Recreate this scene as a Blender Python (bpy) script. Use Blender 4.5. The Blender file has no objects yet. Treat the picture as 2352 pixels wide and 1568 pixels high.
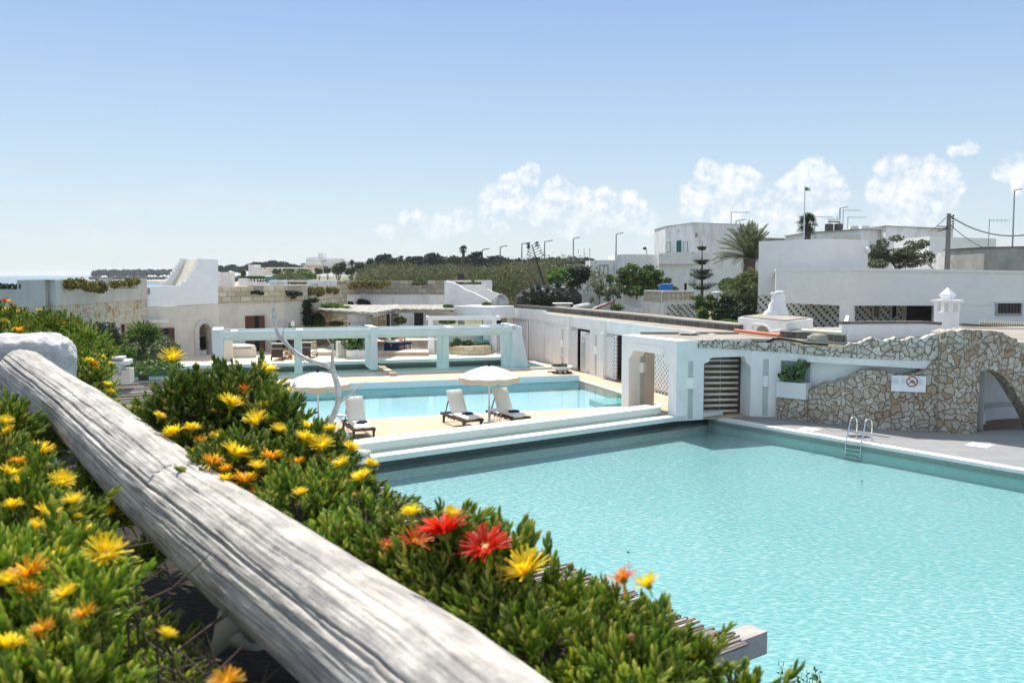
import bpy, math, random
import numpy as np
from mathutils import Vector, Matrix, noise as mnoise
from mathutils.geometry import tessellate_polygon
R = math.radians
random.seed(7); rng = np.random.default_rng(7)
scene = bpy.context.scene
col = scene.collection

# ------------------------------------------------------------------ camera
FPX = 2011.0; HV = 631.0                      # focal length and horizon row, in a 2352 px wide picture
PITCH = math.atan((784-HV)/FPX); CP, SP = math.cos(PITCH), math.sin(PITCH)
CZ = 5.0
cam_d = bpy.data.cameras.new('camera'); cam = bpy.data.objects.new('camera', cam_d); col.objects.link(cam)
cam.location = (0, 0, CZ); cam.rotation_euler = (R(90)-PITCH, 0, 0)
cam_d.sensor_width = 36; cam_d.lens = 36*FPX/2352; cam_d.clip_start = 0.05; cam_d.clip_end = 20000
cam_d.dof.use_dof = True; cam_d.dof.focus_distance = 24; cam_d.dof.aperture_fstop = 10
scene.camera = cam
scene.view_settings.view_transform = 'Standard'; scene.view_settings.look = 'None'
scene.view_settings.exposure = 1.0; scene.view_settings.gamma = 1.0

# ------------------------------------------------------------------ world
SUN_EL, SUN_AZ = R(55), R(-20)                # azimuth measured from +Y towards +X
w = bpy.data.worlds.new('World'); scene.world = w; w.use_nodes = True
NT = w.node_tree; NT.nodes.clear()
def wn(t, **k):
    n = NT.nodes.new(t)
    for a, b in k.items(): setattr(n, a, b)
    return n
def wl(a, b): NT.links.new(a, b)
def wmath(op, a, b=None, c=None, clamp=False):
    n = wn('ShaderNodeMath', operation=op, use_clamp=clamp)
    for i, x in enumerate((a, b, c)):
        if x is None: continue
        if isinstance(x, (int, float)): n.inputs[i].default_value = x
        else: wl(x, n.inputs[i])
    return n.outputs[0]
sky = wn('ShaderNodeTexSky', sky_type='NISHITA'); sky.sun_disc = False
sky.sun_elevation = SUN_EL; sky.sun_rotation = SUN_AZ
sky.air_density = 1.0; sky.dust_density = 0.6; sky.ozone_density = 1.2; sky.altitude = 0
tc = wn('ShaderNodeTexCoord'); sx = wn('ShaderNodeSeparateXYZ'); wl(tc.outputs['Generated'], sx.inputs[0])
az = wmath('ARCTAN2', sx.outputs[0], sx.outputs[1]); el = wmath('ARCSINE', sx.outputs[2])
cv = wn('ShaderNodeCombineXYZ'); wl(az, cv.inputs[0]); wl(el, cv.inputs[1])
def puff(u, v, r, s=1.0):
    x = (u-1176)/FPX; y = (784-v)/FPX
    d = Vector((x, CP+y*SP, -SP+y*CP)).normalized()
    return math.atan2(d.x, d.y), math.asin(d.z), 1.3*r/FPX, s
PUFFS = [puff(*q) for q in [
 (1215,402,30,1),(1170,425,30,1),(1140,455,40,1),(1185,470,40,.95),(1290,448,45,1),(1335,465,40,1),(1250,490,50,.85),(1385,480,50,.95),(1440,478,45,1),(1470,510,45,.7),(1330,520,55,.6),(1130,520,55,.55),
 (950,510,42,.7),(1010,520,42,.65),(1060,505,35,.7),(890,530,35,.5),
 (1625,400,36,1),(1665,415,42,1),(1605,445,45,.95),(1710,420,38,1),(1660,470,60,.9),(1740,455,45,.8),(1770,480,50,.8),(1700,520,70,.55),(1600,520,60,.45),
 (1855,398,36,1),(1885,415,42,1),(1825,425,36,1),(1900,455,50,.95),(1840,475,55,.85),(1850,520,60,.55),
 (2050,395,38,1),(2090,410,42,1),(2125,392,34,1),(2155,420,42,1),(2030,440,42,.9),(2110,460,60,.95),(2185,440,34,.8),(2060,490,60,.7),(2150,505,55,.55),
 (2330,385,34,1),(2370,400,45,1),(2290,395,20,.7),(2225,344,22,.62),(2195,350,18,.5)]]
acc = None
for (a, e, r, s) in PUFFS:
    d = wn('ShaderNodeVectorMath', operation='DISTANCE'); wl(cv.outputs[0], d.inputs[0]); d.inputs[1].default_value = (a, e, 0)
    f = wmath('MULTIPLY_ADD', d.outputs['Value'], -s/r, s, clamp=False)
    acc = f if acc is None else wmath('SMOOTH_MAX', acc, f, 0.25)
nz = wn('ShaderNodeTexNoise'); wl(cv.outputs[0], nz.inputs['Vector']); nz.inputs['Scale'].default_value = 34; nz.inputs['Detail'].default_value = 7; nz.inputs['Roughness'].default_value = 0.54
def billow(vec, sc_):
    d0 = wn('ShaderNodeVectorMath', operation='MULTIPLY_ADD'); n0 = wn('ShaderNodeTexNoise'); wl(vec, n0.inputs['Vector']); n0.inputs['Scale'].default_value = 90; n0.inputs['Detail'].default_value = 4
    wl(n0.outputs[1], d0.inputs[0]); d0.inputs[1].default_value = (.012, .012, 0); wl(vec, d0.inputs[2])
    vo_ = wn('ShaderNodeTexVoronoi', voronoi_dimensions='2D', feature='F1'); wl(d0.outputs[0], vo_.inputs['Vector']); vo_.inputs['Scale'].default_value = sc_; vo_.inputs['Detail'].default_value = 2; vo_.inputs['Roughness'].default_value = .5
    return wmath('SUBTRACT', 1.0, vo_.outputs['Distance'])
bw1 = billow(cv.outputs[0], 95)
dens = wmath('ADD', wmath('MINIMUM', wmath('MULTIPLY', acc, 2.3), 1.05), wmath('ADD', wmath('MULTIPLY_ADD', nz.outputs[0], 1.9, -1.33), wmath('MULTIPLY_ADD', bw1, .16, -.09)))
mr = wn('ShaderNodeMapRange', interpolation_type='SMOOTHSTEP'); wl(dens, mr.inputs[0]); mr.inputs[1].default_value = 0.0; mr.inputs[2].default_value = 0.62
fade = wn('ShaderNodeMapRange', interpolation_type='SMOOTHSTEP'); wl(el, fade.inputs[0]); fade.inputs[1].default_value = 0.02; fade.inputs[2].default_value = 0.085; fade.inputs[3].default_value = 0.22; fade.inputs[4].default_value = 0.9
# thin wisps of haze cloud low in the sky
n2 = wn('ShaderNodeTexNoise'); m2 = wn('ShaderNodeMapping'); m2.inputs['Scale'].default_value = (6, 16, 1); wl(cv.outputs[0], m2.inputs[0]); wl(m2.outputs[0], n2.inputs['Vector']); n2.inputs['Scale'].default_value = 1.3; n2.inputs['Detail'].default_value = 6
wisp = wn('ShaderNodeMapRange', interpolation_type='SMOOTHSTEP'); wl(n2.outputs[0], wisp.inputs[0]); wisp.inputs[1].default_value = .45; wisp.inputs[2].default_value = .8; wisp.inputs[4].default_value = .30
wf = wn('ShaderNodeMapRange', interpolation_type='SMOOTHSTEP'); wl(el, wf.inputs[0]); wf.inputs[1].default_value = .16; wf.inputs[2].default_value = .02
mask = wmath('MAXIMUM', wmath('MULTIPLY', mr.outputs[0], fade.outputs[0]), wmath('MULTIPLY', wisp.outputs[0], wf.outputs[0]))
# cloud shading: brighter where the cloud thins towards its sunlit top
cs = wn('ShaderNodeVectorMath', operation='ADD'); wl(cv.outputs[0], cs.inputs[0]); cs.inputs[1].default_value = (-.006, .010, 0)
nz3 = wn('ShaderNodeTexNoise'); wl(cs.outputs[0], nz3.inputs['Vector']); nz3.inputs['Scale'].default_value = 34; nz3.inputs['Detail'].default_value = 5; nz3.inputs['Roughness'].default_value = 0.6
bw2 = billow(cs.outputs[0], 95)
shd = wmath('ADD', wmath('MULTIPLY_ADD', wmath('SUBTRACT', nz.outputs[0], nz3.outputs[0]), 2.4, 0.5), wmath('MULTIPLY', wmath('SUBTRACT', bw1, bw2), .5), clamp=True)
cc = wn('ShaderNodeMix', data_type='RGBA'); wl(shd, cc.inputs[0]); cc.inputs[6].default_value = (4.1, 4.8, 5.6, 1); cc.inputs[7].default_value = (6.5, 6.5, 6.5, 1)
# pale air near the horizon deepening upwards, brightened overhead as added fill, laid over the physical sky
er = wn('ShaderNodeMapRange'); wl(el, er.inputs[0]); er.inputs[1].default_value = 0; er.inputs[2].default_value = 1.2
vr = wn('ShaderNodeValToRGB'); wl(er.outputs[0], vr.inputs[0])
STOPS = [(0, (4.1, 4.75, 5.05)), (.05, (3.8, 4.55, 5.15)), (.14, (2.8, 3.85, 5.05)), (.25, (1.9, 2.9, 4.85)), (.5, (3.8, 4.6, 5.7)), (1, (4.7, 5.3, 6.1))]
while len(vr.color_ramp.elements) < len(STOPS): vr.color_ramp.elements.new(.5)
for e_, (p_, c_) in zip(vr.color_ramp.elements, STOPS): e_.position = p_; e_.color = (*[x/10 for x in c_], 1)
vs_ = wn('ShaderNodeVectorMath', operation='SCALE'); wl(vr.outputs[0], vs_.inputs[0]); vs_.inputs['Scale'].default_value = 10
vm = wn('ShaderNodeMix', data_type='RGBA'); vm.inputs[0].default_value = .86; wl(sky.outputs[0], vm.inputs[6]); wl(vs_.outputs[0], vm.inputs[7])
mx = wn('ShaderNodeMix', data_type='RGBA'); wl(mask, mx.inputs[0]); wl(vm.outputs[2], mx.inputs[6]); wl(cc.outputs[2], mx.inputs[7])
bg = wn('ShaderNodeBackground'); bg.inputs[1].default_value = 0.083; wl(mx.outputs[2], bg.inputs[0])
wo = wn('ShaderNodeOutputWorld'); wl(bg.outputs[0], wo.inputs[0])

# ------------------------------------------------------------------ sun
sd = bpy.data.lights.new('sun', 'SUN'); sd.energy = 3.4; sd.angle = R(0.53); sd.color = (1.0, 0.95, 0.88)
so = bpy.data.objects.new('sun', sd); col.objects.link(so); so.location = (0, 0, 60)
sdir = Vector((math.sin(SUN_AZ)*math.cos(SUN_EL), math.cos(SUN_AZ)*math.cos(SUN_EL), math.sin(SUN_EL)))
so.rotation_euler = sdir.to_track_quat('Z', 'Y').to_euler()

# ------------------------------------------------------------------ surveying helpers: a picture point (2352 px wide) -> a place in the world
def ray(q):
    x = (q[0]-1176)/FPX; y = (784-q[1])/FPX
    return Vector((x, CP+y*SP, -SP+y*CP))
def G(q, z=0.0):
    r = ray(q); t = (z-CZ)/r.z; return Vector((0, 0, CZ)) + r*t
def D(q, d):
    r = ray(q); return Vector((0, 0, CZ)) + r*(d/r.y)
def zc(ox, oy, s): return lambda x, y: (ox+x/s, oy+y/s)
ZA = zc(0, 516.8, 4.096); ZB = zc(459.4, 545.5, 5.12); ZC = zc(861.3, 516.8, 5.12); ZD = zc(1263.3, 430.7, 4.551)
ZE = zc(1665.2, 402, 3.425); ZF = zc(1320.7, 689, 4.551); ZG = zc(1722.7, 689, 3.737); ZH = zc(459.4, 689, 4.551)
ZI = zc(918.7, 689, 4.2); ZJ = zc(803.9, 735, 5.461); ZK = zc(470.9, 735, 6.0235); ZL = zc(1349.4, 758, 7.1866); ZM = zc(1091, 677.6, 6.8267)
class Frame:
    def __init__(s, o, deg):
        s.o = Vector((o[0], o[1], 0)); a = R(deg); s.ang = a
        s.A = Vector((math.cos(a), math.sin(a), 0)); s.B = Vector((-math.sin(a), math.cos(a), 0))
    def p(s, a, b, z=0.0): return s.o + s.A*a + s.B*b + Vector((0, 0, z))
    def a_of(s, u, b):                        # where the sight line of column u crosses the line b = const
        k = (u-1176)/(FPX/CP)
        ox = s.o.x+s.B.x*b; oy = s.o.y+s.B.y*b
        return (k*oy-ox)/(s.A.x-k*s.A.y)
F1 = Frame(G((1333, 876), -.05), 17.34)
F2 = Frame(G((1655, 961), -.1), 35.7)

# ------------------------------------------------------------------ mesh helpers
class MB:
    def __init__(s): s.v = []; s.f = []; s.uv = {}
    def add(s, vs, fs, uvs=None):
        n = len(s.v); s.v += [tuple(p) for p in vs]
        for i, f in enumerate(fs):
            if uvs: s.uv[len(s.f)] = uvs[i]
            s.f.append(tuple(k+n for k in f))
    def quad(s, a, b, c, d, uv=None): s.add([a, b, c, d], [(0, 1, 2, 3)], [uv] if uv else None)
    def box(s, c, size, rz=0.0, taper=1.0):
        cx, cy, cz = c; dx, dy, dz = size[0]/2, size[1]/2, size[2]/2
        ca, sa = math.cos(rz), math.sin(rz); vs = []
        for z, k in ((-dz, 1), (dz, taper)):
            for x, y in ((-dx, -dy), (dx, -dy), (dx, dy), (-dx, dy)):
                x *= k; y *= k; vs.append((cx+x*ca-y*sa, cy+x*sa+y*ca, cz+z))
        s.add(vs, [(3, 2, 1, 0), (4, 5, 6, 7), (0, 1, 5, 4), (1, 2, 6, 5), (2, 3, 7, 6), (3, 0, 4, 7)]); return s
    def fbox(s, fr, a0, a1, b0, b1, z0, z1):
        c = fr.p((a0+a1)/2, (b0+b1)/2, (z0+z1)/2); return s.box(c, (abs(a1-a0), abs(b1-b0), z1-z0), fr.ang)
    def beam(s, p, q, wd, ht, up=Vector((0, 0, 1))):
        p = Vector(p); q = Vector(q); d = (q-p).normalized()
        x = d.cross(up)
        if x.length < 1e-4: x = Vector((1, 0, 0))
        x.normalize(); y = x.cross(d).normalized(); vs = []
        for o in (p, q):
            for a, b in ((-1, -1), (1, -1), (1, 1), (-1, 1)): vs.append(o+x*a*wd/2+y*b*ht/2)
        s.add(vs, [(3, 2, 1, 0), (4, 5, 6, 7), (0, 1, 5, 4), (1, 2, 6, 5), (2, 3, 7, 6), (3, 0, 4, 7)]); return s
    def tube(s, pts, rad, n=8, cap=True, wob=0.0):
        pts = [Vector(p) for p in pts]; m = len(pts)
        if not hasattr(rad, '__len__'): rad = [rad]*m
        t0 = (pts[1]-pts[0]).normalized(); ref = Vector((0, 0, 1)) if abs(t0.z) < .9 else Vector((1, 0, 0))
        x = t0.cross(ref).normalized(); base = len(s.v)
        for i, p in enumerate(pts):
            t = (pts[min(i+1, m-1)]-pts[max(i-1, 0)]).normalized()
            x = (x - t*x.dot(t)).normalized(); y = t.cross(x)
            for k in range(n):
                a = 2*math.pi*k/n; r = rad[i]*(1+wob*(mnoise.noise(Vector((p.x*9+math.cos(a), p.y*9+math.sin(a), p.z*9)))))
                s.v.append(tuple(p+x*math.cos(a)*r+y*math.sin(a)*r))
        for i in range(m-1):
            for k in range(n):
                a = base+i*n+k; b = base+i*n+(k+1) % n; s.f.append((a, b, b+n, a+n))
        if cap:
            s.f.append(tuple(base+k for k in reversed(range(n)))); s.f.append(tuple(base+(m-1)*n+k for k in range(n)))
        return s
    def lathe(s, c, prof, n=20, sx=1, sy=1):
        base = len(s.v); m = len(prof)
        for r, z in prof:
            for k in range(n):
                a = 2*math.pi*k/n; s.v.append((c[0]+r*math.cos(a)*sx, c[1]+r*math.sin(a)*sy, c[2]+z))
        for i in range(m-1):
            for k in range(n):
                a = base+i*n+k; b = base+i*n+(k+1) % n; s.f.append((a, b, b+n, a+n))
        s.f.append(tuple(base+k for k in reversed(range(n)))); s.f.append(tuple(base+(m-1)*n+k for k in range(n)))
        return s
    def prism(s, loops, vec):                 # planar loops (first outer, rest holes) extruded by vec
        vec = Vector(vec); loops = [[Vector(p) for p in l] for l in loops]
        flat = [p for l in loops for p in l]; n = len(flat); base = len(s.v)
        nrm = Vector((0, 0, 0)); o = loops[0]
        for i in range(len(o)):
            a, b = o[i], o[(i+1) % len(o)]; nrm += a.cross(b)
        # drop to 2D for a robust tessellation
        nn = nrm.normalized(); ax = nn.orthogonal().normalized(); ay = nn.cross(ax)
        tris = tessellate_polygon([[Vector((p.dot(ax), p.dot(ay), 0)) for p in l] for l in loops])
        s.v += [tuple(p) for p in flat]+[tuple(p+vec) for p in flat]
        for t in tris:
            s.f.append(tuple(base+k for k in t)); s.f.append(tuple(base+n+k for k in reversed(t)))
        k0 = 0
        for l in loops:
            m = len(l)
            for i in range(m):
                a = base+k0+i; b = base+k0+(i+1) % m; s.f.append((a, b, b+n, a+n))
            k0 += m
        return s
    def blob(s, c, r, seed=0, amp=.25, fr=2.0, nu=16, nv=10):
        base = len(s.v); c = Vector(c)
        for j in range(nv+1):
            th = math.pi*j/nv
            for i in range(nu):
                ph = 2*math.pi*i/nu; d = Vector((math.sin(th)*math.cos(ph), math.sin(th)*math.sin(ph), math.cos(th)))
                k = 1+amp*mnoise.noise(d*fr+Vector((seed*3.1, seed*1.7, seed)))+amp*.4*mnoise.noise(d*fr*2.7+Vector((seed, 5, seed)))
                s.v.append((c.x+d.x*r[0]*k, c.y+d.y*r[1]*k, c.z+d.z*r[2]*k))
        for j in range(nv):
            for i in range(nu):
                a = base+j*nu+i; b = base+j*nu+(i+1) % nu; s.f.append((a, a+nu, b+nu, b))
        return s

def origin_of(parent):
    o = Vector((0, 0, 0))
    while parent is not None: o += parent.location; parent = parent.parent
    return o
def put(name, mb, mat, parent=None, smooth=False, label=None, cat=None, group=None, kind=None, uv=True, autos=None):
    me = bpy.data.meshes.new(name)
    vs = np.array(mb.v, dtype=np.float64).reshape(-1, 3)
    if parent is None:
        lo, hi = vs.min(0), vs.max(0); off = np.array([(lo[0]+hi[0])/2, (lo[1]+hi[1])/2, lo[2]])
    else: off = np.array(origin_of(parent))
    me.from_pydata((vs-off).tolist(), [], mb.f)
    me.update()
    if uv:
        ul = me.uv_layers.new(name='UVMap'); data = []
        for p in me.polygons:
            if p.index in mb.uv and mb.uv[p.index]:
                for q in mb.uv[p.index]: data += [q[0], q[1]]
                continue
            n = p.normal
            if abs(n.z) > .75:
                for k in p.vertices: data += [vs[k][0], vs[k][1]]
            else:
                t = Vector((-n.y, n.x, 0)).normalized()
                for k in p.vertices: data += [vs[k][0]*t.x+vs[k][1]*t.y, vs[k][2]]
        ul.data.foreach_set('uv', data)
    if smooth: me.shade_smooth()
    if autos and smooth: me.set_sharp_from_angle(angle=R(autos))
    o = bpy.data.objects.new(name, me); col.objects.link(o)
    for m in (mat if isinstance(mat, (list, tuple)) else [mat]): me.materials.append(m)
    if parent is None: o.location = Vector(off)
    else: o.parent = parent
    return tag(o, label, cat, group, kind)
def tag(o, label=None, cat=None, group=None, kind=None):
    if label: o['label'] = label
    if cat: o['category'] = cat
    if group: o['group'] = group
    if kind: o['kind'] = kind
    return o
def thing(name, loc, label, cat, group=None, rz=0.0):
    o = bpy.data.objects.new(name, None); col.objects.link(o); o.location = Vector(loc); o.rotation_euler = (0, 0, rz)
    o.empty_display_size = .2
    return tag(o, label, cat, group)
def copy_tree(o, parent=None):
    c = o.copy(); col.objects.link(c); c.parent = parent
    for ch in [x for x in bpy.data.objects if x.parent == o]: copy_tree(ch, c)
    return c
def interp(poly, x):
    if x <= poly[0][0]: return poly[0][1]
    for (a, b), (c, d) in zip(poly, poly[1:]):
        if x <= c: return b+(d-b)*(x-a)/(c-a) if c > a else d
    return poly[-1][1]
def on_path(path, u):                         # sight line of column u meets a plan polyline
    k = (u-1176)/(FPX/CP); best = None
    for i, (p, q) in enumerate(zip(path, path[1:])):
        dx, dy = q[0]-p[0], q[1]-p[1]; den = dx-k*dy
        if abs(den) < 1e-9: continue
        t = (k*p[1]-p[0])/den
        lo = -1e9 if i == 0 else -1e-6; hi = 1e9 if i == len(path)-2 else 1+1e-6
        if lo <= t <= hi:
            y = p[1]+dy*t
            if y > 0 and (best is None or y < best[1]): best = (p[0]+dx*t, y, i, t)
    return best
def zat(q, y): r = ray(q); return CZ + r.z*(y/r.y)
def ribbon(mb, path, top, bot, thick, step=6.0, jit=0.0, away=None, u0=None, u1=None):
    # a standing wall over a plan polyline; its top and bottom edges are surveyed lines
    us = set([p[0] for p in top]); 
    if isinstance(bot, list): us |= set([p[0] for p in bot])
    a = u0 if u0 is not None else top[0][0]; b = u1 if u1 is not None else top[-1][0]
    for p in path:
        u = 1176+p[0]/p[1]*FPX/CP
        if a < u < b: us.add(u)
    us = sorted(x for x in us if a <= x <= b)
    full = []
    for x, y in zip(us, us[1:]):
        n = max(1, int((y-x)/step)); full += [x+(y-x)*k/n for k in range(n)]
    full.append(us[-1]); fr = []; s = 0; last = None
    for u in full:
        h = on_path(path, u); x, y = h[0], h[1]
        zt = zat((u, interp(top, u)), y); zb = zat((u, interp(bot, u)), y) if isinstance(bot, list) else bot
        if jit: zt += jit*(mnoise.noise(Vector((x*2.3, y*2.3, 0)))+.8*mnoise.noise(Vector((x*6, y*6, 3))))
        if last is not None: s += math.hypot(x-last[0], y-last[1])
        last = (x, y); fr.append((x, y, zt, zb, s))
    aw = away or (0, 1); L = math.hypot(*aw); aw = (aw[0]/L*thick, aw[1]/L*thick)
    vs = []
    for x, y, zt, zb, s in fr:
        vs += [(x, y, zb), (x, y, zt), (x+aw[0], y+aw[1], zt), (x+aw[0], y+aw[1], zb)]
    fs = []; uvs = []
    for i in range(len(fr)-1):
        k = 4*i; s0, s1 = fr[i][4], fr[i+1][4]; a0, a1 = fr[i], fr[i+1]
        fs += [(k, k+4, k+5, k+1), (k+1, k+5, k+6, k+2), (k+2, k+6, k+7, k+3), (k+3, k+7, k+4, k)]
        uvs += [[(s0, a0[3]), (s1, a1[3]), (s1, a1[2]), (s0, a0[2])], [(s0, a0[2]), (s1, a1[2]), (s1, a1[2]+thick), (s0, a0[2]+thick)],
                [(s0, a0[2]), (s1, a1[2]), (s1, a1[3]), (s0, a0[3])], [(s0, 0), (s1, 0), (s1, .3), (s0, .3)]]
    n = 4*(len(fr)-1)
    fs += [(0, 1, 2, 3), (n+3, n+2, n+1, n)]
    uvs += [[(0, fr[0][3]), (0, fr[0][2]), (thick, fr[0][2]), (thick, fr[0][3])], [(thick, fr[-1][3]), (thick, fr[-1][2]), (0, fr[-1][2]), (0, fr[-1][3])]]
    mb.add(vs, fs, uvs); return mb
class Plane:                                  # a vertical plane through two plan points
    def __init__(s, p, q):
        s.p = Vector((p[0], p[1], 0)); s.d = (Vector((q[0], q[1], 0))-s.p).normalized(); s.n = Vector((-s.d.y, s.d.x, 0))
        if s.n.dot(Vector((0, 0, CZ))-s.p) > 0: s.n = -s.n            # n points away from the camera
    def at(s, q, off=0.0):
        r = ray(q); o = Vector((0, 0, CZ)); t = (s.p+s.n*off-o).dot(s.n)/r.dot(s.n); return o+r*t
    def s_of(s, q): P = s.at(q); return (P-s.p).dot(s.d), P.z
    def pt(s, a, z, off=0.0): return s.p+s.d*a+s.n*off+Vector((0, 0, z))
    def rect(s, a0, a1, z0, z1, off=0.0): return [s.pt(a0, z0, off), s.pt(a1, z0, off), s.pt(a1, z1, off), s.pt(a0, z1, off)]
    def box(s, mb, a0, a1, z0, z1, o0, o1): mb.prism([s.rect(a0, a1, z0, z1, o0)], s.n*(o1-o0)); return mb

# ------------------------------------------------------------------ materials
def mat(name, colr, rough=.8, var=.12, scale=3.0, bump=0.0, bscale=30, spec=.3, metal=0.0, col2=None, coord='Object', stain=0.0, detail=6):
    m = bpy.data.materials.new(name); m.use_nodes = True; nt = m.node_tree; b = nt.nodes['Principled BSDF']
    b.inputs['Roughness'].default_value = rough; b.inputs['Metallic'].default_value = metal
    b.inputs['Specular IOR Level'].default_value = spec
    t = nt.nodes.new('ShaderNodeTexCoord'); n = nt.nodes.new('ShaderNodeTexNoise'); nt.links.new(t.outputs[coord], n.inputs['Vector'])
    n.inputs['Scale'].default_value = scale; n.inputs['Detail'].default_value = detail; n.inputs['Roughness'].default_value = .65
    r = nt.nodes.new('ShaderNodeValToRGB'); nt.links.new(n.outputs[0], r.inputs[0])
    c = np.array(colr); c2 = np.array(col2) if col2 is not None else c*(1-var)
    r.color_ramp.elements[0].position = .32; r.color_ramp.elements[0].color = (*(c2 if col2 is not None else c*(1-var)), 1)
    r.color_ramp.elements[1].position = .66; r.color_ramp.elements[1].color = (*np.clip(c*(1+var*.3), 0, .92), 1)
    out = r.outputs[0]
    if stain:
        n3 = nt.nodes.new('ShaderNodeTexNoise'); mp = nt.nodes.new('ShaderNodeMapping'); mp.inputs['Scale'].default_value = (1.0, 1.0, .35)
        nt.links.new(t.outputs['Object'], mp.inputs[0]); nt.links.new(mp.outputs[0], n3.inputs['Vector']); n3.inputs['Scale'].default_value = 1.1; n3.inputs['Detail'].default_value = 7; n3.inputs['Roughness'].default_value = .7
        r3 = nt.nodes.new('ShaderNodeValToRGB'); nt.links.new(n3.outputs[0], r3.inputs[0]); r3.color_ramp.elements[0].position = .5; r3.color_ramp.elements[1].position = .74
        r3.color_ramp.elements[0].color = (0, 0, 0, 1); r3.color_ramp.elements[1].color = (stain, stain, stain, 1)
        mm = nt.nodes.new('ShaderNodeMix'); mm.data_type = 'RGBA'; nt.links.new(r3.outputs[0], mm.inputs[0]); nt.links.new(out, mm.inputs[6]); mm.inputs[7].default_value = (.30, .27, .22, 1); out = mm.outputs[2]
    nt.links.new(out, b.inputs['Base Color'])
    if bump:
        n2 = nt.nodes.new('ShaderNodeTexNoise'); nt.links.new(t.outputs[coord], n2.inputs['Vector']); n2.inputs['Scale'].default_value = bscale; n2.inputs['Detail'].default_value = 5
        bp = nt.nodes.new('ShaderNodeBump'); bp.inputs['Strength'].default_value = bump; bp.inputs['Distance'].default_value = .02
        nt.links.new(n2.outputs[0], bp.inputs['Height']); nt.links.new(bp.outputs[0], b.inputs['Normal'])
    return m
def brick_mat(name, c1, c2, mortar, bw, bh, ms=.012, offset=.5, bump=.3, rough=.85, noise=.35, rot=0.0):
    m = mat(name, c1, rough, .1); nt = m.node_tree; b = nt.nodes['Principled BSDF']
    u = nt.nodes.new('ShaderNodeUVMap'); k = nt.nodes.new('ShaderNodeTexBrick')
    mp = nt.nodes.new('ShaderNodeMapping'); mp.inputs['Rotation'].default_value = (0, 0, rot); nt.links.new(u.outputs[0], mp.inputs[0]); nt.links.new(mp.outputs[0], k.inputs['Vector'])
    k.offset = offset; k.inputs['Scale'].default_value = 1; k.inputs['Brick Width'].default_value = bw; k.inputs['Row Height'].default_value = bh
    k.inputs['Mortar Size'].default_value = ms; k.inputs['Mortar Smooth'].default_value = .2; k.inputs['Bias'].default_value = 0
    k.inputs['Color1'].default_value = (*c1, 1); k.inputs['Color2'].default_value = (*c2, 1); k.inputs['Mortar'].default_value = (*mortar, 1)
    n = nt.nodes.new('ShaderNodeTexNoise'); nt.links.new(u.outputs[0], n.inputs['Vector']); n.inputs['Scale'].default_value = 3; n.inputs['Detail'].default_value = 7
    mm = nt.nodes.new('ShaderNodeMix'); mm.data_type = 'RGBA'; mm.blend_type = 'MULTIPLY'; mm.inputs[0].default_value = noise
    nt.links.new(k.outputs[0], mm.inputs[6]); nt.links.new(n.outputs[0], mm.inputs[7])
    sc = nt.nodes.new('ShaderNodeMix'); sc.data_type = 'RGBA'; sc.blend_type = 'MULTIPLY'; sc.inputs[0].default_value = 1; v = 1+noise*.8; sc.inputs[7].default_value = (v, v, v, 1); nt.links.new(mm.outputs[2], sc.inputs[6])
    nt.links.new(sc.outputs[2], b.inputs['Base Color'])
    bp = nt.nodes.new('ShaderNodeBump'); bp.inputs['Strength'].default_value = bump; bp.inputs['Distance'].default_value = .02; bp.invert = True
    nt.links.new(k.outputs[1], bp.inputs['Height']); nt.links.new(bp.outputs[0], b.inputs['Normal'])
    return m
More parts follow.
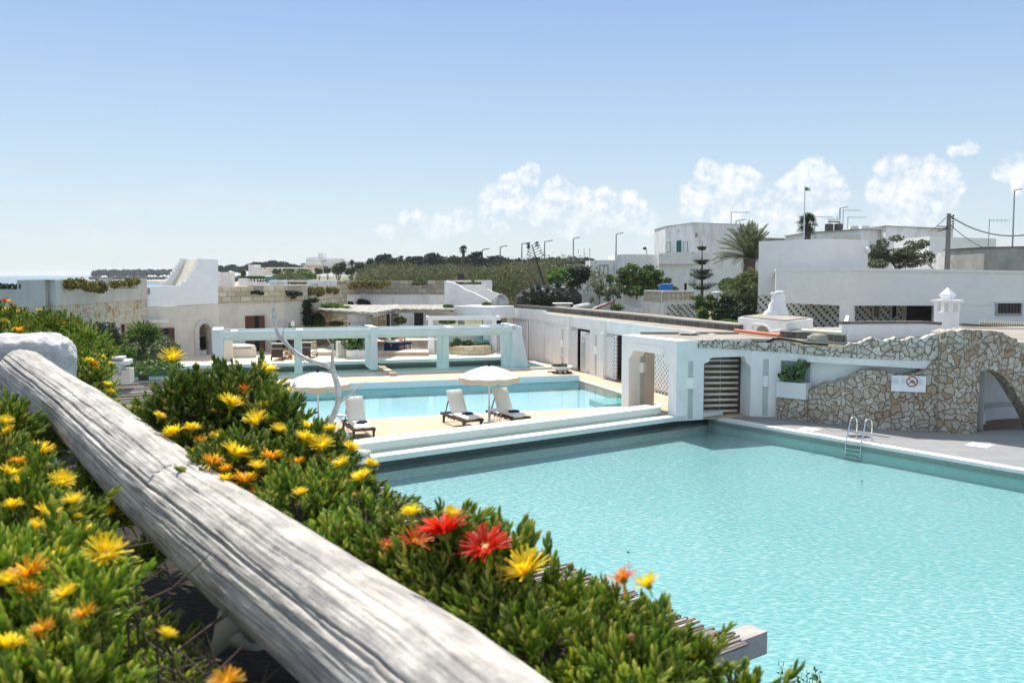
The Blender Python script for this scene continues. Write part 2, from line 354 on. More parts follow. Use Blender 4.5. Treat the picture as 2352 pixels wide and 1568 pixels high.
def rubble_mat(name, cols, mortar, scale=3.0, width=.06, bump=.7, warp=.25):
    m = mat(name, cols[0], .88, .1); nt = m.node_tree; b = nt.nodes['Principled BSDF']
    u = nt.nodes.new('ShaderNodeUVMap'); n = nt.nodes.new('ShaderNodeTexNoise'); nt.links.new(u.outputs[0], n.inputs['Vector']); n.inputs['Scale'].default_value = 2.2; n.inputs['Detail'].default_value = 3
    ad = nt.nodes.new('ShaderNodeMix'); ad.data_type = 'RGBA'; ad.blend_type = 'LINEAR_LIGHT'; ad.inputs[0].default_value = warp*.5
    nt.links.new(u.outputs[0], ad.inputs[6]); nt.links.new(n.outputs[1], ad.inputs[7])
    v1 = nt.nodes.new('ShaderNodeTexVoronoi'); v1.feature = 'F1'; v2 = nt.nodes.new('ShaderNodeTexVoronoi'); v2.feature = 'DISTANCE_TO_EDGE'
    for v in (v1, v2): nt.links.new(ad.outputs[2], v.inputs['Vector']); v.inputs['Scale'].default_value = scale; v.voronoi_dimensions = '2D'; v.inputs['Randomness'].default_value = .9
    sp = nt.nodes.new('ShaderNodeSeparateColor'); nt.links.new(v1.outputs['Color'], sp.inputs[0])
    r = nt.nodes.new('ShaderNodeValToRGB'); r.color_ramp.interpolation = 'LINEAR'; nt.links.new(sp.outputs[0], r.inputs[0])
    el_ = r.color_ramp.elements
    while len(el_) < len(cols): el_.new(.5)
    for i, c in enumerate(cols): el_[i].position = i/(len(cols)-1); el_[i].color = (*c, 1)
    n4 = nt.nodes.new('ShaderNodeTexNoise'); nt.links.new(u.outputs[0], n4.inputs['Vector']); n4.inputs['Scale'].default_value = 9; n4.inputs['Detail'].default_value = 6; n4.inputs['Roughness'].default_value = .7
    r4 = nt.nodes.new('ShaderNodeMapRange'); nt.links.new(n4.outputs[0], r4.inputs[0]); r4.inputs[1].default_value = .3; r4.inputs[2].default_value = .7; r4.inputs[3].default_value = .62; r4.inputs[4].default_value = 1.18
    ml = nt.nodes.new('ShaderNodeMix'); ml.data_type = 'RGBA'; ml.blend_type = 'MULTIPLY'; ml.inputs[0].default_value = 1; nt.links.new(r.outputs[0], ml.inputs[6]); nt.links.new(r4.outputs[0], ml.inputs[7])
    e = nt.nodes.new('ShaderNodeMapRange'); e.interpolation_type = 'SMOOTHSTEP'; nt.links.new(v2.outputs['Distance'], e.inputs[0]); e.inputs[1].default_value = width*.6; e.inputs[2].default_value = width*1.5
    mm = nt.nodes.new('ShaderNodeMix'); mm.data_type = 'RGBA'; nt.links.new(e.outputs[0], mm.inputs[0]); mm.inputs[6].default_value = (*mortar, 1); nt.links.new(ml.outputs[2], mm.inputs[7])
    nt.links.new(mm.outputs[2], b.inputs['Base Color'])
    e2 = nt.nodes.new('ShaderNodeMapRange'); e2.interpolation_type = 'SMOOTHERSTEP'; nt.links.new(v2.outputs['Distance'], e2.inputs[0]); e2.inputs[1].default_value = 0; e2.inputs[2].default_value = width*3
    h = nt.nodes.new('ShaderNodeMath'); h.operation = 'MULTIPLY_ADD'; nt.links.new(n4.outputs[0], h.inputs[0]); h.inputs[1].default_value = .5; nt.links.new(e2.outputs[0], h.inputs[2])
    bp = nt.nodes.new('ShaderNodeBump'); bp.inputs['Strength'].default_value = bump; bp.inputs['Distance'].default_value = .05
    nt.links.new(h.outputs[0], bp.inputs['Height']); nt.links.new(bp.outputs[0], b.inputs['Normal'])
    return m
def leaf_mat(name, c1, c2, c3=None, trans=.3, rough=.5, spec=.3):
    m = bpy.data.materials.new(name); m.use_nodes = True; nt = m.node_tree; b = nt.nodes['Principled BSDF']; o = nt.nodes['Material Output']
    g = nt.nodes.new('ShaderNodeNewGeometry'); r = nt.nodes.new('ShaderNodeValToRGB'); nt.links.new(g.outputs['Random Per Island'], r.inputs[0])
    r.color_ramp.elements[0].color = (*c1, 1); r.color_ramp.elements[1].color = (*(c3 or c2), 1)
    if c3: e = r.color_ramp.elements.new(.6); e.color = (*c2, 1); r.color_ramp.elements[-1].position = 1.0
    t = nt.nodes.new('ShaderNodeTexCoord'); n = nt.nodes.new('ShaderNodeTexNoise'); nt.links.new(t.outputs['Object'], n.inputs['Vector']); n.inputs['Scale'].default_value = 1.7; n.inputs['Detail'].default_value = 3
    mr_ = nt.nodes.new('ShaderNodeMapRange'); nt.links.new(n.outputs[0], mr_.inputs[0]); mr_.inputs[1].default_value = .35; mr_.inputs[2].default_value = .65; mr_.inputs[3].default_value = .7; mr_.inputs[4].default_value = 1.25
    mm = nt.nodes.new('ShaderNodeMix'); mm.data_type = 'RGBA'; mm.blend_type = 'MULTIPLY'; mm.inputs[0].default_value = 1; nt.links.new(r.outputs[0], mm.inputs[6]); nt.links.new(mr_.outputs[0], mm.inputs[7])
    nt.links.new(mm.outputs[2], b.inputs['Base Color']); b.inputs['Roughness'].default_value = rough; b.inputs['Specular IOR Level'].default_value = spec
    if trans:
        tr = nt.nodes.new('ShaderNodeBsdfTranslucent'); nt.links.new(mm.outputs[2], tr.inputs[0]); mx_ = nt.nodes.new('ShaderNodeMixShader'); mx_.inputs[0].default_value = trans
        nt.links.new(b.outputs[0], mx_.inputs[1]); nt.links.new(tr.outputs[0], mx_.inputs[2]); nt.links.new(mx_.outputs[0], o.inputs[0])
    return m
def checker_mat(name):
    # glazed white wall tiles with dark green ones stepping down in diagonals
    m = mat(name, (.75, .74, .68), .35, .05, spec=.5); nt = m.node_tree; b = nt.nodes['Principled BSDF']
    u = nt.nodes.new('ShaderNodeUVMap'); s = nt.nodes.new('ShaderNodeSeparateXYZ'); nt.links.new(u.outputs[0], s.inputs[0])
    def M(op, a, bb=None, c=None):
        n = nt.nodes.new('ShaderNodeMath'); n.operation = op
        for i, x in enumerate((a, bb, c)):
            if x is None: continue
            if isinstance(x, (int, float)): n.inputs[i].default_value = x
            else: nt.links.new(x, n.inputs[i])
        return n.outputs[0]
    T = .155
    i = M('FLOOR', M('DIVIDE', s.outputs[0], T)); j = M('FLOOR', M('DIVIDE', s.outputs[1], T))
    k = M('FLOORED_MODULO', M('ADD', i, j), 3)
    if True: k = M('FLOORED_MODULO', M('ADD', i, M('MULTIPLY', j, 1)), 3)
    blk = M('LESS_THAN', k, .5)
    half = M('LESS_THAN', M('FRACT', M('DIVIDE', s.outputs[0], T)), .86)
    hv = M('LESS_THAN', M('FRACT', M('DIVIDE', s.outputs[1], T)), .86)
    f = M('MULTIPLY', M('MULTIPLY', blk, half), hv)
    mm = nt.nodes.new('ShaderNodeMix'); mm.data_type = 'RGBA'; nt.links.new(f, mm.inputs[0]); mm.inputs[6].default_value = (.72, .71, .65, 1); mm.inputs[7].default_value = (.022, .045, .022, 1)
    nt.links.new(mm.outputs[2], b.inputs['Base Color'])
    return m
def water_mat(name, tint, tint_lo, wscale=3.0, bump=.35, caus=3.0, amt=1.0):
    m = bpy.data.materials.new(name); m.use_nodes = True; nt = m.node_tree; nt.nodes.clear()
    o = nt.nodes.new('ShaderNodeOutputMaterial'); t = nt.nodes.new('ShaderNodeTexCoord')
    n = nt.nodes.new('ShaderNodeTexNoise'); n.inputs['Scale'].default_value = wscale; n.inputs['Detail'].default_value = 4; n.inputs['Roughness'].default_value = .55
    mp = nt.nodes.new('ShaderNodeMapping'); mp.inputs['Scale'].default_value = (1, 1.5, 1); mp.inputs['Rotation'].default_value = (0, 0, R(25)); nt.links.new(t.outputs['Object'], mp.inputs[0]); nt.links.new(mp.outputs[0], n.inputs['Vector'])
    bp = nt.nodes.new('ShaderNodeBump'); bp.inputs['Strength'].default_value = bump; bp.inputs['Distance'].default_value = .05; nt.links.new(n.outputs[0], bp.inputs['Height'])
    fr = nt.nodes.new('ShaderNodeFresnel'); fr.inputs[0].default_value = 1.33; nt.links.new(bp.outputs[0], fr.inputs['Normal'])
    gl = nt.nodes.new('ShaderNodeBsdfGlossy'); gl.inputs['Roughness'].default_value = .03; nt.links.new(bp.outputs[0], gl.inputs['Normal'])
    # cell pattern tints the transmission to imitate caustic light
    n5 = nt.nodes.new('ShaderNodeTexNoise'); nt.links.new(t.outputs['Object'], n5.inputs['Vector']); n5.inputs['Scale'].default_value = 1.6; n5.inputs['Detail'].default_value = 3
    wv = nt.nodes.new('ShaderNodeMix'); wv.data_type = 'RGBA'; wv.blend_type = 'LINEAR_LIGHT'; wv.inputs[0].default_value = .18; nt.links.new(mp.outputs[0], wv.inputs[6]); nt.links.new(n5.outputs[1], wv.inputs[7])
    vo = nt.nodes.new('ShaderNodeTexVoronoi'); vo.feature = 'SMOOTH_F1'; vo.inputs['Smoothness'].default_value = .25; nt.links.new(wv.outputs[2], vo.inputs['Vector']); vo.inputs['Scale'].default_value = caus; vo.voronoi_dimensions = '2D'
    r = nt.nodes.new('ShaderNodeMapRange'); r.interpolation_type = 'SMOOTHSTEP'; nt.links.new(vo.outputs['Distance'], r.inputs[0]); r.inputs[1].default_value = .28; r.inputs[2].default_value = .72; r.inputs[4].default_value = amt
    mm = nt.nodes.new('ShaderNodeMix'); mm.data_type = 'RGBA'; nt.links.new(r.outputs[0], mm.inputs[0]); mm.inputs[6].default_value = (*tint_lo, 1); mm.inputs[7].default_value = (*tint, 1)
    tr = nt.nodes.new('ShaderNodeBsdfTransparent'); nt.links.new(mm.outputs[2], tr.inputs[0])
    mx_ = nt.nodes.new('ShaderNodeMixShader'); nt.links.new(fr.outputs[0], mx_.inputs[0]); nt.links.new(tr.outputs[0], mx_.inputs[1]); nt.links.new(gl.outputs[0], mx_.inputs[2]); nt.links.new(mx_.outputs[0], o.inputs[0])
    return m

WHITE = mat('white_plaster', (.84, .835, .81), .75, .07, 1.5, bump=.3, bscale=14, stain=.2)
WHITE2 = mat('old_white_plaster', (.80, .79, .76), .85, .10, 1.2, bump=.3, bscale=10, stain=.55)
WHITEC = mat('clean_white_plaster', (.88, .87, .85), .8, .05, 2.0, bump=.15, bscale=20, stain=.05)
POOLW = mat('pool_bounce_white', (.66, .715, .665), .7, .05, 1.2, bump=.15, bscale=16, stain=.10)  # slightly green: reflected pool light put into the white
MINT = mat('mint_bounce_white', (.62, .72, .67), .7, .07, 1.2, bump=.15, bscale=16, stain=.12)  # greenish tint paints the pool's reflected light onto white concrete
AQUA = mat('aqua_bounce_white', (.62, .695, .70), .7, .07, 1.2, bump=.15, bscale=16, stain=.12)  # blue tint stands for shade and pool bounce on white concrete
CREAM = mat('cream_plaster', (.76, .68, .575), .85, .12, 1.3, bump=.3, bscale=12, stain=.18)
TUFA = brick_mat('tufa_blocks', (.46, .375, .25), (.68, .60, .46), (.36, .30, .21), .62, .29, .022)
TUFAG = brick_mat('weathered_tufa_blocks', (.27, .235, .18), (.47, .43, .35), (.22, .20, .165), .62, .29, .022)
TUFAD = brick_mat('dark_tufa_blocks', (.085, .08, .07), (.14, .13, .115), (.24, .23, .20), .5, .30, .014, bump=.4)
RUBBLE = rubble_mat('rubble_stone', [(.50, .45, .36), (.42, .28, .17), (.52, .48, .39), (.44, .37, .28), (.58, .54, .45), (.46, .36, .26), (.54, .50, .40), (.62, .58, .50), (.48, .42, .33)], (.22, .185, .14), 4.6, .035, 1.0, .6)
RUBBLEP = rubble_mat('pale_rubble_stone', [(.56, .57, .48), (.70, .67, .58), (.62, .58, .49), (.50, .43, .33), (.66, .62, .53), (.72, .69, .62)], (.22, .19, .145), 4.5, .04, 1.0, .6)
CRAZY = rubble_mat('crazy_paving_stone', [(.52, .40, .24), (.60, .54, .42), (.44, .27, .12), (.62, .57, .47), (.55, .44, .28), (.60, .56, .46)], (.68, .66, .60), 3.0, .035, .3)
DECK = brick_mat('peach_paving', (.50, .37, .25), (.55, .41, .285), (.39, .29, .20), .40, .40, .008, offset=0, bump=.1, noise=.15, rough=.8)
GREY = brick_mat('grey_paving', (.22, .22, .22), (.255, .255, .25), (.16, .16, .16), 1.2, .6, .008, bump=.08, noise=.25, rough=.75)
TERR = brick_mat('pale_paving', (.60, .50, .39), (.64, .54, .43), (.52, .47, .40), .5, .5, .008, offset=0, bump=.1, noise=.15)
COPE = mat('white_coping', (.74, .73, .69), .6, .08, 6, bump=.1)
MOSAIC = mat('pool_mosaic', (.33, .515, .525), .5, .0, .11, col2=(.265, .475, .47), detail=3)
MOSAIC1 = mat('pale_pool_mosaic', (.40, .59, .64), .5, .04, 1.0)
TILEW = brick_mat('pool_wall_tiles', (.20, .50, .48), (.22, .53, .51), (.18, .45, .43), .3, .3, .01, offset=0, bump=.05, noise=.1, rough=.4)
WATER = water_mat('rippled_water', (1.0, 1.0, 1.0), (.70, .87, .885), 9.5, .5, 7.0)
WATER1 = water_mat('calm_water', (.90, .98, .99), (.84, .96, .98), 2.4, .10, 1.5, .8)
ROOFC = mat('roof_concrete', (.34, .30, .25), .9, .3, .8, bump=.3, bscale=8, stain=.5)
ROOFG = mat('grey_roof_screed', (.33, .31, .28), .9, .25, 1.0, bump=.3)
DARKW = mat('dark_wood', (.075, .04, .025), .55, .3, 12)
BROWND = mat('brown_shutter_wood', (.13, .05, .028), .55, .2, 6)
CUSH = mat('cream_cushion', (.76, .74, .66), .9, .04, 5, bump=.2, bscale=10)
NAVY = mat('navy_towel', (.012, .018, .075), .95, .2, 20, bump=.3, bscale=90)
CANVAS = mat('cream_canvas', (.74, .69, .56), .85, .05, 4)
METALW = mat('white_metal', (.72, .73, .73), .4, .04, 5, spec=.5)
CHROME = mat('chrome', (.75, .75, .76), .12, .02, 5, metal=1.0)
GREYM = mat('grey_metal', (.38, .39, .40), .45, .1, 5, metal=.5)
DARKM = mat('dark_metal', (.035, .035, .04), .5, .1, 5)
GREEN = mat('green_shutter', (.01, .09, .075), .5, .1, 5)
BLACKV = mat('dark_interior', (.02, .02, .022), .9, .1, 3)  # near-black panels; the darkness of unlit interiors put into their colour
ORANGE = mat('orange_pipe', (.62, .13, .045), .45, .1, 5, spec=.5)
PIPEC = mat('cream_pipe', (.66, .62, .47), .5, .08, 5)
HOSE = mat('black_hose', (.012, .012, .013), .5, .1, 5)
ROCK = mat('grey_rock', (.36, .355, .34), .9, .5, 2.4, bump=1.0, bscale=7)
BONE = mat('bleached_wood', (.62, .60, .55), .8, .4, 6, bump=.6, bscale=20)
GLASS = mat('frosted_glass', (.40, .50, .48), .35, .05, 3, spec=.6)
DGLASS = mat('dark_glass', (.03, .035, .04), .12, .05, 3, spec=.8)
SKIN = mat('skin', (.55, .32, .22), .6, .05, 5)
RED = mat('red_paint', (.45, .03, .02), .4, .05, 5)
BLUEP = mat('blue_plastic', (.02, .13, .45), .45, .1, 3)
SOIL = mat('soil', (.10, .075, .05), .95, .4, 12, bump=1, bscale=40)

# ================================================================== POOLS AND DECKS
Z = Vector((0, 0, 1))
def sheet(name, pts, m, parent=None, z=None, thick=0.0, **k):
    mb = MB(); P = [Vector((p[0], p[1], p[2] if z is None else z)) for p in pts]
    if thick: mb.prism([P], Vector((0, 0, -thick)))
    else: mb.add(P, [tuple(range(len(P)))])
    return put(name, mb, m, parent, **k)
def poly_with_holes(name, outer, holes, z, thick, m, **k):
    mb = MB(); mb.prism([[Vector((p[0], p[1], z)) for p in outer]]+[[Vector((p[0], p[1], z)) for p in h] for h in holes], Vector((0, 0, -thick)))
    return put(name, mb, m, **k)
LPW = (-16.5, -.5, -26.0, .55)      # lower pool: a0,a1,b0,b1 in F2
L_in = [F2.p(LPW[0], LPW[2]), F2.p(LPW[1], LPW[2]), F2.p(LPW[1], LPW[3]), F2.p(LPW[0], LPW[3])]
LD = .46
def basin(name, fr, a0, a1, b0, b1, zt, depth, mf, mw):
    mb = MB(); P = [fr.p(a0, b0), fr.p(a1, b0), fr.p(a1, b1), fr.p(a0, b1)]
    for i in range(4):
        p, q = P[i], P[(i+1) % 4]; mb.quad(p+Z*(zt-depth), q+Z*(zt-depth), q+Z*zt, p+Z*zt)
    put(name+'_wall', mb, mw, kind='structure')
    mb = MB(); mb.add([p+Z*(zt-depth) for p in P], [(0, 1, 2, 3)]); put(name+'_floor', mb, mf, kind='structure')
basin('lower_pool', F2, *LPW, -.02, LD+.08, MOSAIC, TILEW)
def grid_sheet(name, fr, a0, a1, b0, b1, z, m, **k):
    mb = MB(); mb.add([fr.p(a0, b0, z), fr.p(a1, b0, z), fr.p(a1, b1, z), fr.p(a0, b1, z)], [(0, 1, 2, 3)]); return put(name, mb, m, **k)
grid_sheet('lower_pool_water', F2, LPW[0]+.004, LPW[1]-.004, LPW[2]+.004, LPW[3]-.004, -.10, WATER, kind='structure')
# upper pool
UP = (-24.0, 0.0, -8.1, -.004)
basin('upper_pool', F1, *UP, -.012, .38, MOSAIC1, TILEW)
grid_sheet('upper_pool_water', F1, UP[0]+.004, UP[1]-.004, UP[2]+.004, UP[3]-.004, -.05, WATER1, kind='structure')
mb = MB(); mb.fbox(F1, -1.6, -.002, -6.6, -5.0, -.38, -.14); put('pool_step', mb, TILEW, kind='structure')
# shallow pools under the pergola
PW = .33
basin('pergola_pool', F1, -26, -.55, 3.05, 6.4, PW+.02, .5, MOSAIC, TILEW)
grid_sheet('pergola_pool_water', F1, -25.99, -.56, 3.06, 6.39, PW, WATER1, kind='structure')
mb = MB()
for k in range(2): mb.fbox(F1, -25.9, -.6, 5.85-.4*k, 6.38, PW-.42, PW-.12-.15*k)
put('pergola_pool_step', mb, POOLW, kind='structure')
# decks: peach paving round the upper pool, built as strips so nothing overlaps
def fstrip(mb, fr, a0, a1, b0, b1, z0, z1): return mb.fbox(fr, a0, a1, b0, b1, z0, z1)
mb = MB()
P = lambda a, b, z=0.0: F1.p(a, b, z)
deck_outer = [F2.p(-13.6, 1.5), F2.p(-1.6, 1.5), (6.2, 30.8), (7.3, 33.5), P(3.4, -1.5), P(2.6, 3.0), P(-.02, 3.0), P(-.02, 0), P(.0, UP[2]), P(UP[0], UP[2]), P(UP[0], -15)]
mb.prism([[Vector((p[0], p[1], -.004)) for p in deck_outer]], Vector((0, 0, -.3)))
put('pool_deck', mb, DECK, kind='structure')
mb = MB()   # strip of deck along the cabins, climbing slightly towards the pergola
rows = []
for b in np.linspace(3.0, 12.0, 10):
    zz = -.004; rows.append((P(-.53, b, zz), P(2.8, b, zz)))
for (p, q), (r, s) in zip(rows, rows[1:]): mb.quad(p, q, s, r)
put('cabin_walk', mb, DECK, kind='structure')
mb = MB(); mb.fbox(F1, 0, .26, UP[2], 0, -.25, .004); mb.fbox(F1, UP[0], .26, UP[2]-.26, UP[2], -.25, .004); mb.fbox(F1, -.53, -.2, 3.1, 6.2, .0, .345)
put('upper_pool_coping', mb, COPE, kind='structure')
# raised walk between the pools, front and low rim tinted blue for pool bounce
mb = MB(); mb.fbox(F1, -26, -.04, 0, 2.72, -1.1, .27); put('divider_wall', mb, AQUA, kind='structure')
mb = MB(); mb.fbox(F1, -26, -.10, .10, 2.70, .271, .278); put('divider_walk', mb, DECK, kind='structure')
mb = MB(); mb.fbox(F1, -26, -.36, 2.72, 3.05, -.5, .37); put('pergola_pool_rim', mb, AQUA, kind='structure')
mb = MB(); mb.fbox(F1, -26, -.36, 2.74, 3.04, .371, .376); put('rim_paving', mb, DECK, kind='structure')
# small white hatches in the walk
for q in (ZI(1355, 706), ZH(2085, 815)):
    g = G(q, .28); mb = MB(); mb.box((g.x, g.y, .287), (.85, .55, .012), F1.ang); put('floor_hatch', mb, COPE, kind='structure')
# ledge behind the pergola pools, and the terrace behind
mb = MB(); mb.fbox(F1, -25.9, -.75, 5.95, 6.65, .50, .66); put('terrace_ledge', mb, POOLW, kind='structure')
mb = MB(); mb.fbox(F1, -25.9, -.75, 6.38, 6.64, -.3, .498); put('terrace_ledge_base', mb, mat('shaded_tile', (.35, .38, .36), .6, .1), kind='structure')  # recess shade put into the tile colour
# grey paving on the right of the lower pool
wall_base = [(9.45, 30.9), (10.2, 30.1), (11.7, 28.7), (13.95, 28.2), (14.2, 27.6), (17.6, 28.6), (26, 30.5), (32, 24), (28, 8), tuple(F2.p(-.15, -26)[:2]), tuple(F2.p(-.15, -.02)[:2]), (7.7, 31.2), (8.4, 31.2)]
mb = MB(); mb.prism([[Vector((p[0], p[1], -.004)) for p in wall_base]], Vector((0, 0, -.3))); put('grey_deck', mb, GREY, kind='structure')
mb = MB(); mb.fbox(F2, LPW[1], -.152, LPW[2], .2, -.25, .0); put('lower_pool_coping', mb, COPE, kind='structure')
mb = MB(); mb.fbox(F2, LPW[1]-.006, LPW[1]+.05, LPW[2], .2, -.09, .004); put('coping_lip', mb, COPE, kind='structure')
for q, s in ((ZG(510, 1108), .55), (ZG(1970, 1245), .62)):
    g = G(q); mb = MB(); mb.box((g.x, g.y, .002), (s*1.1, s, .012), F2.ang+R(8)); put('floor_hatch', mb, COPE, kind='structure')
mb = MB(); mb.fbox(F2, -16.9, LPW[0], LPW[2], 1.2, -.9, -.02); put('lower_pool_left_coping', mb, COPE, kind='structure')
# two white spill beams between the pools
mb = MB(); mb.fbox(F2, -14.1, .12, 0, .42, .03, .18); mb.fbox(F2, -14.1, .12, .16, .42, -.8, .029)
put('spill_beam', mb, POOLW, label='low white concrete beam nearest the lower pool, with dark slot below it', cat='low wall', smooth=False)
mb = MB(); mb.fbox(F2, -14.1, .10, .12, .158, -.3, .028); put('slot_shade', mb, mat('slot_shade_black', (.02, .03, .032), .3, .1, spec=.6), kind='structure')  # near-black strip; the slot's shade put into its colour
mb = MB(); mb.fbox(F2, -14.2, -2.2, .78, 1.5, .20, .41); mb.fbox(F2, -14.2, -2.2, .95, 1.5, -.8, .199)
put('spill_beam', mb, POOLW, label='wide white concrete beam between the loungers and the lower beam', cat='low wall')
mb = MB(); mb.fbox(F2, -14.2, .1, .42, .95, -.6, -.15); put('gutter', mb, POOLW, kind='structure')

# ================================================================== CONCRETE PERGOLA
perg = thing('concrete_pergola', P(-9, 4, PW), 'long white concrete pergola standing in the shallow pools', 'pergola')
PZ = 2.40; BF = 3.80; BB = 5.62
mb = MB()
aL = F1.a_of(484, BF); aR = F1.a_of(1184, BF)
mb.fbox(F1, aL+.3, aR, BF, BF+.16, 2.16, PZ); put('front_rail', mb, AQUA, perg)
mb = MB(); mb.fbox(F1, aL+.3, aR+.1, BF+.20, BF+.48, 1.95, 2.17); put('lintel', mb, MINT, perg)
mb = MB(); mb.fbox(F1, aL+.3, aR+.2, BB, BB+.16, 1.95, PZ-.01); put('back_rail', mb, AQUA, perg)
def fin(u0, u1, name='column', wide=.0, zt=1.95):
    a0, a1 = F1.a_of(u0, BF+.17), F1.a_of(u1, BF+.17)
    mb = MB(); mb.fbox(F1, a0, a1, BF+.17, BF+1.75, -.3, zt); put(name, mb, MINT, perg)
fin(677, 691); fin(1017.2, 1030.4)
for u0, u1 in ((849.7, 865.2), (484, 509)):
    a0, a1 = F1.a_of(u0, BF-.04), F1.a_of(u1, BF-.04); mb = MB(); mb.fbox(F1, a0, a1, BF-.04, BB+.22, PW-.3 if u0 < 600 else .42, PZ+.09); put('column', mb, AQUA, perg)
# end frame with a sloping buttress on the right
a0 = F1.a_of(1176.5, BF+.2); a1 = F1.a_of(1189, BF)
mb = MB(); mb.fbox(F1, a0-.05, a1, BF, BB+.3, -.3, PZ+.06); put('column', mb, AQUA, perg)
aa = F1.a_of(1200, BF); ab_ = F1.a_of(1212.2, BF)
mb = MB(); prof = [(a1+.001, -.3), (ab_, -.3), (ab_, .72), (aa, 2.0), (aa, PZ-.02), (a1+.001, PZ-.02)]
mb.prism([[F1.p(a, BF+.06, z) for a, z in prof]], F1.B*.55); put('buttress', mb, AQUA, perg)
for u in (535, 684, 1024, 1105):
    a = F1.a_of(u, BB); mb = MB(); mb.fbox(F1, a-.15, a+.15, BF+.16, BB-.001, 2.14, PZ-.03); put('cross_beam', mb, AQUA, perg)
# strip of paving splitting the two shallow pools
q = [G(ZJ(310, 552), .42), G(ZJ(375, 540), .42), G(ZJ(592, 662), .42), G(ZJ(500, 664), .42)]
mb = MB(); mb.prism([q], Vector((0, 0, -.6))); put('pool_divider', mb, DECK, kind='structure')

# ================================================================== CABINS ON THE RIGHT
cab = thing('cabin_building', P(1.5, 3, 0), 'long low white poolside cabin row with lattice screens and flat roof', 'building')
pc = Plane(P(1.36, 9), P(1.52, -7.2))
def S(q): return pc.s_of(q)[0]
def lattice(mb, pl, a0, a1, z0, z1, off, th=.05, cw=.135, ch=.235, keep=None, rim=.16):
    nx = max(1, round((a1-a0)/cw)); nz_ = max(1, round((z1-z0)/ch)); cw = (a1-a0)/nx; ch = (z1-z0)/nz_
    for i in range(nx):
        for j in range(nz_):
            x0 = a0+i*cw; y0 = z0+j*ch-(ch/2 if i % 2 else 0); cx, cy = x0+cw/2, y0+ch/2
            if y0 < z0-.001: continue
            if keep and not keep(cx, cy): continue
            hx, hy = cw/2*(1-rim), ch/2*(1-rim*.8)
            rect = [(x0, y0), (x0+cw, y0), (x0+cw, y0+ch), (x0, y0+ch)]; mid = [(cx, y0), (x0+cw, cy), (cx, y0+ch), (x0, cy)]
            dia = [(cx, cy-hy), (cx+hx, cy), (cx, cy+hy), (cx-hx, cy)]
            for o in (off, off+th):
                vs = [pl.pt(x, y, o) for x, y in rect+mid+dia]
                fs = []
                for k in range(4):
                    # corner k between mid[k-1] and mid[k]
                    fs.append((k, 4+k, 8+k, 8+(k-1) % 4, 4+(k-1) % 4))
                mb.add(vs, fs)
            vs = [pl.pt(x, y, off) for x, y in dia]+[pl.pt(x, y, off+th) for x, y in dia]
            mb.add(vs, [(k, (k+1) % 4, 4+(k+1) % 4, 4+k) for k in range(4)])
    mb.quad(pl.pt(a0, z0, off), pl.pt(a0, z1, off), pl.pt(a0, z1, off+th), pl.pt(a0, z0, off+th))
    mb.quad(pl.pt(a1, z0, off), pl.pt(a1, z1, off), pl.pt(a1, z1, off+th), pl.pt(a1, z0, off+th))
s_end = pc.s_of((1562, 759))[0]
zr = 2.78
H_ = [(S(ZM(1508, 900)), S(ZM(1800, 900)), 0.0, 2.22), (S(ZM(2062, 900)), S(ZM(2312, 900)), 0.0, 2.2), (S((1502, 880)), S((1538, 880)), 0.0, 2.3), (S(ZM(928, 440)), S(ZM(1002, 440)), 2.0, 2.2)]
mb = MB(); s0 = -1.0
wl_ = []
xs = sorted(H_, key=lambda h: h[0]); LB = H_[2]; SL = H_[3]
loops = [pc.rect(s0, s_end+2.5, 0, zr)]
outer = [pc.pt(s0, 0)]
for h in xs:
    if h[2] == 0: outer += [pc.pt(h[0], 0), pc.pt(h[0], h[3]), pc.pt(h[1], h[3]), pc.pt(h[1], 0)]
outer += [pc.pt(s_end+2.5, 0), pc.pt(s_end+2.5, zr), pc.pt(s0, zr)]
mb.prism([outer, pc.rect(*SL)], pc.n*.16); put('wall', mb, WHITE, cab)
mb = MB(); pc.box(mb, s0, s_end+1, 2.34, zr+.03, -.07, -.002)
for x in (1490, 2050): a = S(ZM(x, 400)); pc.box(mb, a-.12, a+.12, 2.30, zr+.035, -.10, -.071)
put('fascia', mb, WHITE, cab)
far_pl = Plane(P(.35, 13.0), P(1.34, 9.0))
mb = MB(); L = (P(1.34, 9)-P(.35, 13)).length
far_pl.box(mb, 0, L-.02, 0, 2.95, 0, .2); far_pl.box(mb, -.02, L-.04, 2.36, 2.98, -.07, -.002); put('end_wall', mb, WHITE, cab)
a0, a1 = far_pl.s_of(ZM(592, 500))[0], min(L-.05, far_pl.s_of(ZM(842, 700))[0])
mb = MB(); far_pl.box(mb, a0, a1, .05, 2.3, -.012, -.002); put('screen_hole_shade', mb, ROOFG, cab)  # grey panel stands in for shade seen through the lattice holes
mb = MB(); lattice(mb, far_pl, a0, a1, .02, 2.3, -.09); put('lattice_screen', mb, WHITEC, cab)
for h, kf in ((SL, None), (LB, None)):
    mb = MB(); lattice(mb, pc, h[0], h[1], h[2], h[3], .03); put('lattice_screen', mb, WHITEC, cab)
a, b_ = S(ZM(1508, 900)), S(ZM(1602, 900)); mb = MB(); lattice(mb, pc, a, b_, .02, 2.2, -.02); put('lattice_screen', mb, WHITEC, cab)
a, b_ = S(ZM(1738, 900)), S(ZM(1800, 900)); mb = MB(); lattice(mb, pc, a, b_, .02, 2.1, -.02); put('lattice_screen', mb, WHITEC, cab)
a, b_ = S(ZM(2062, 900)), S(ZM(2172, 900)); mb = MB(); lattice(mb, pc, a, b_, .02, 2.18, -.02); put('lattice_screen', mb, WHITEC, cab)
mb = MB()
for k in range(12): mb.lathe(pc.pt(b_+.02, .02+k*.18, .12), [(.05, 0), (.09, .05), (.09, .12), (.05, .18)], 10)
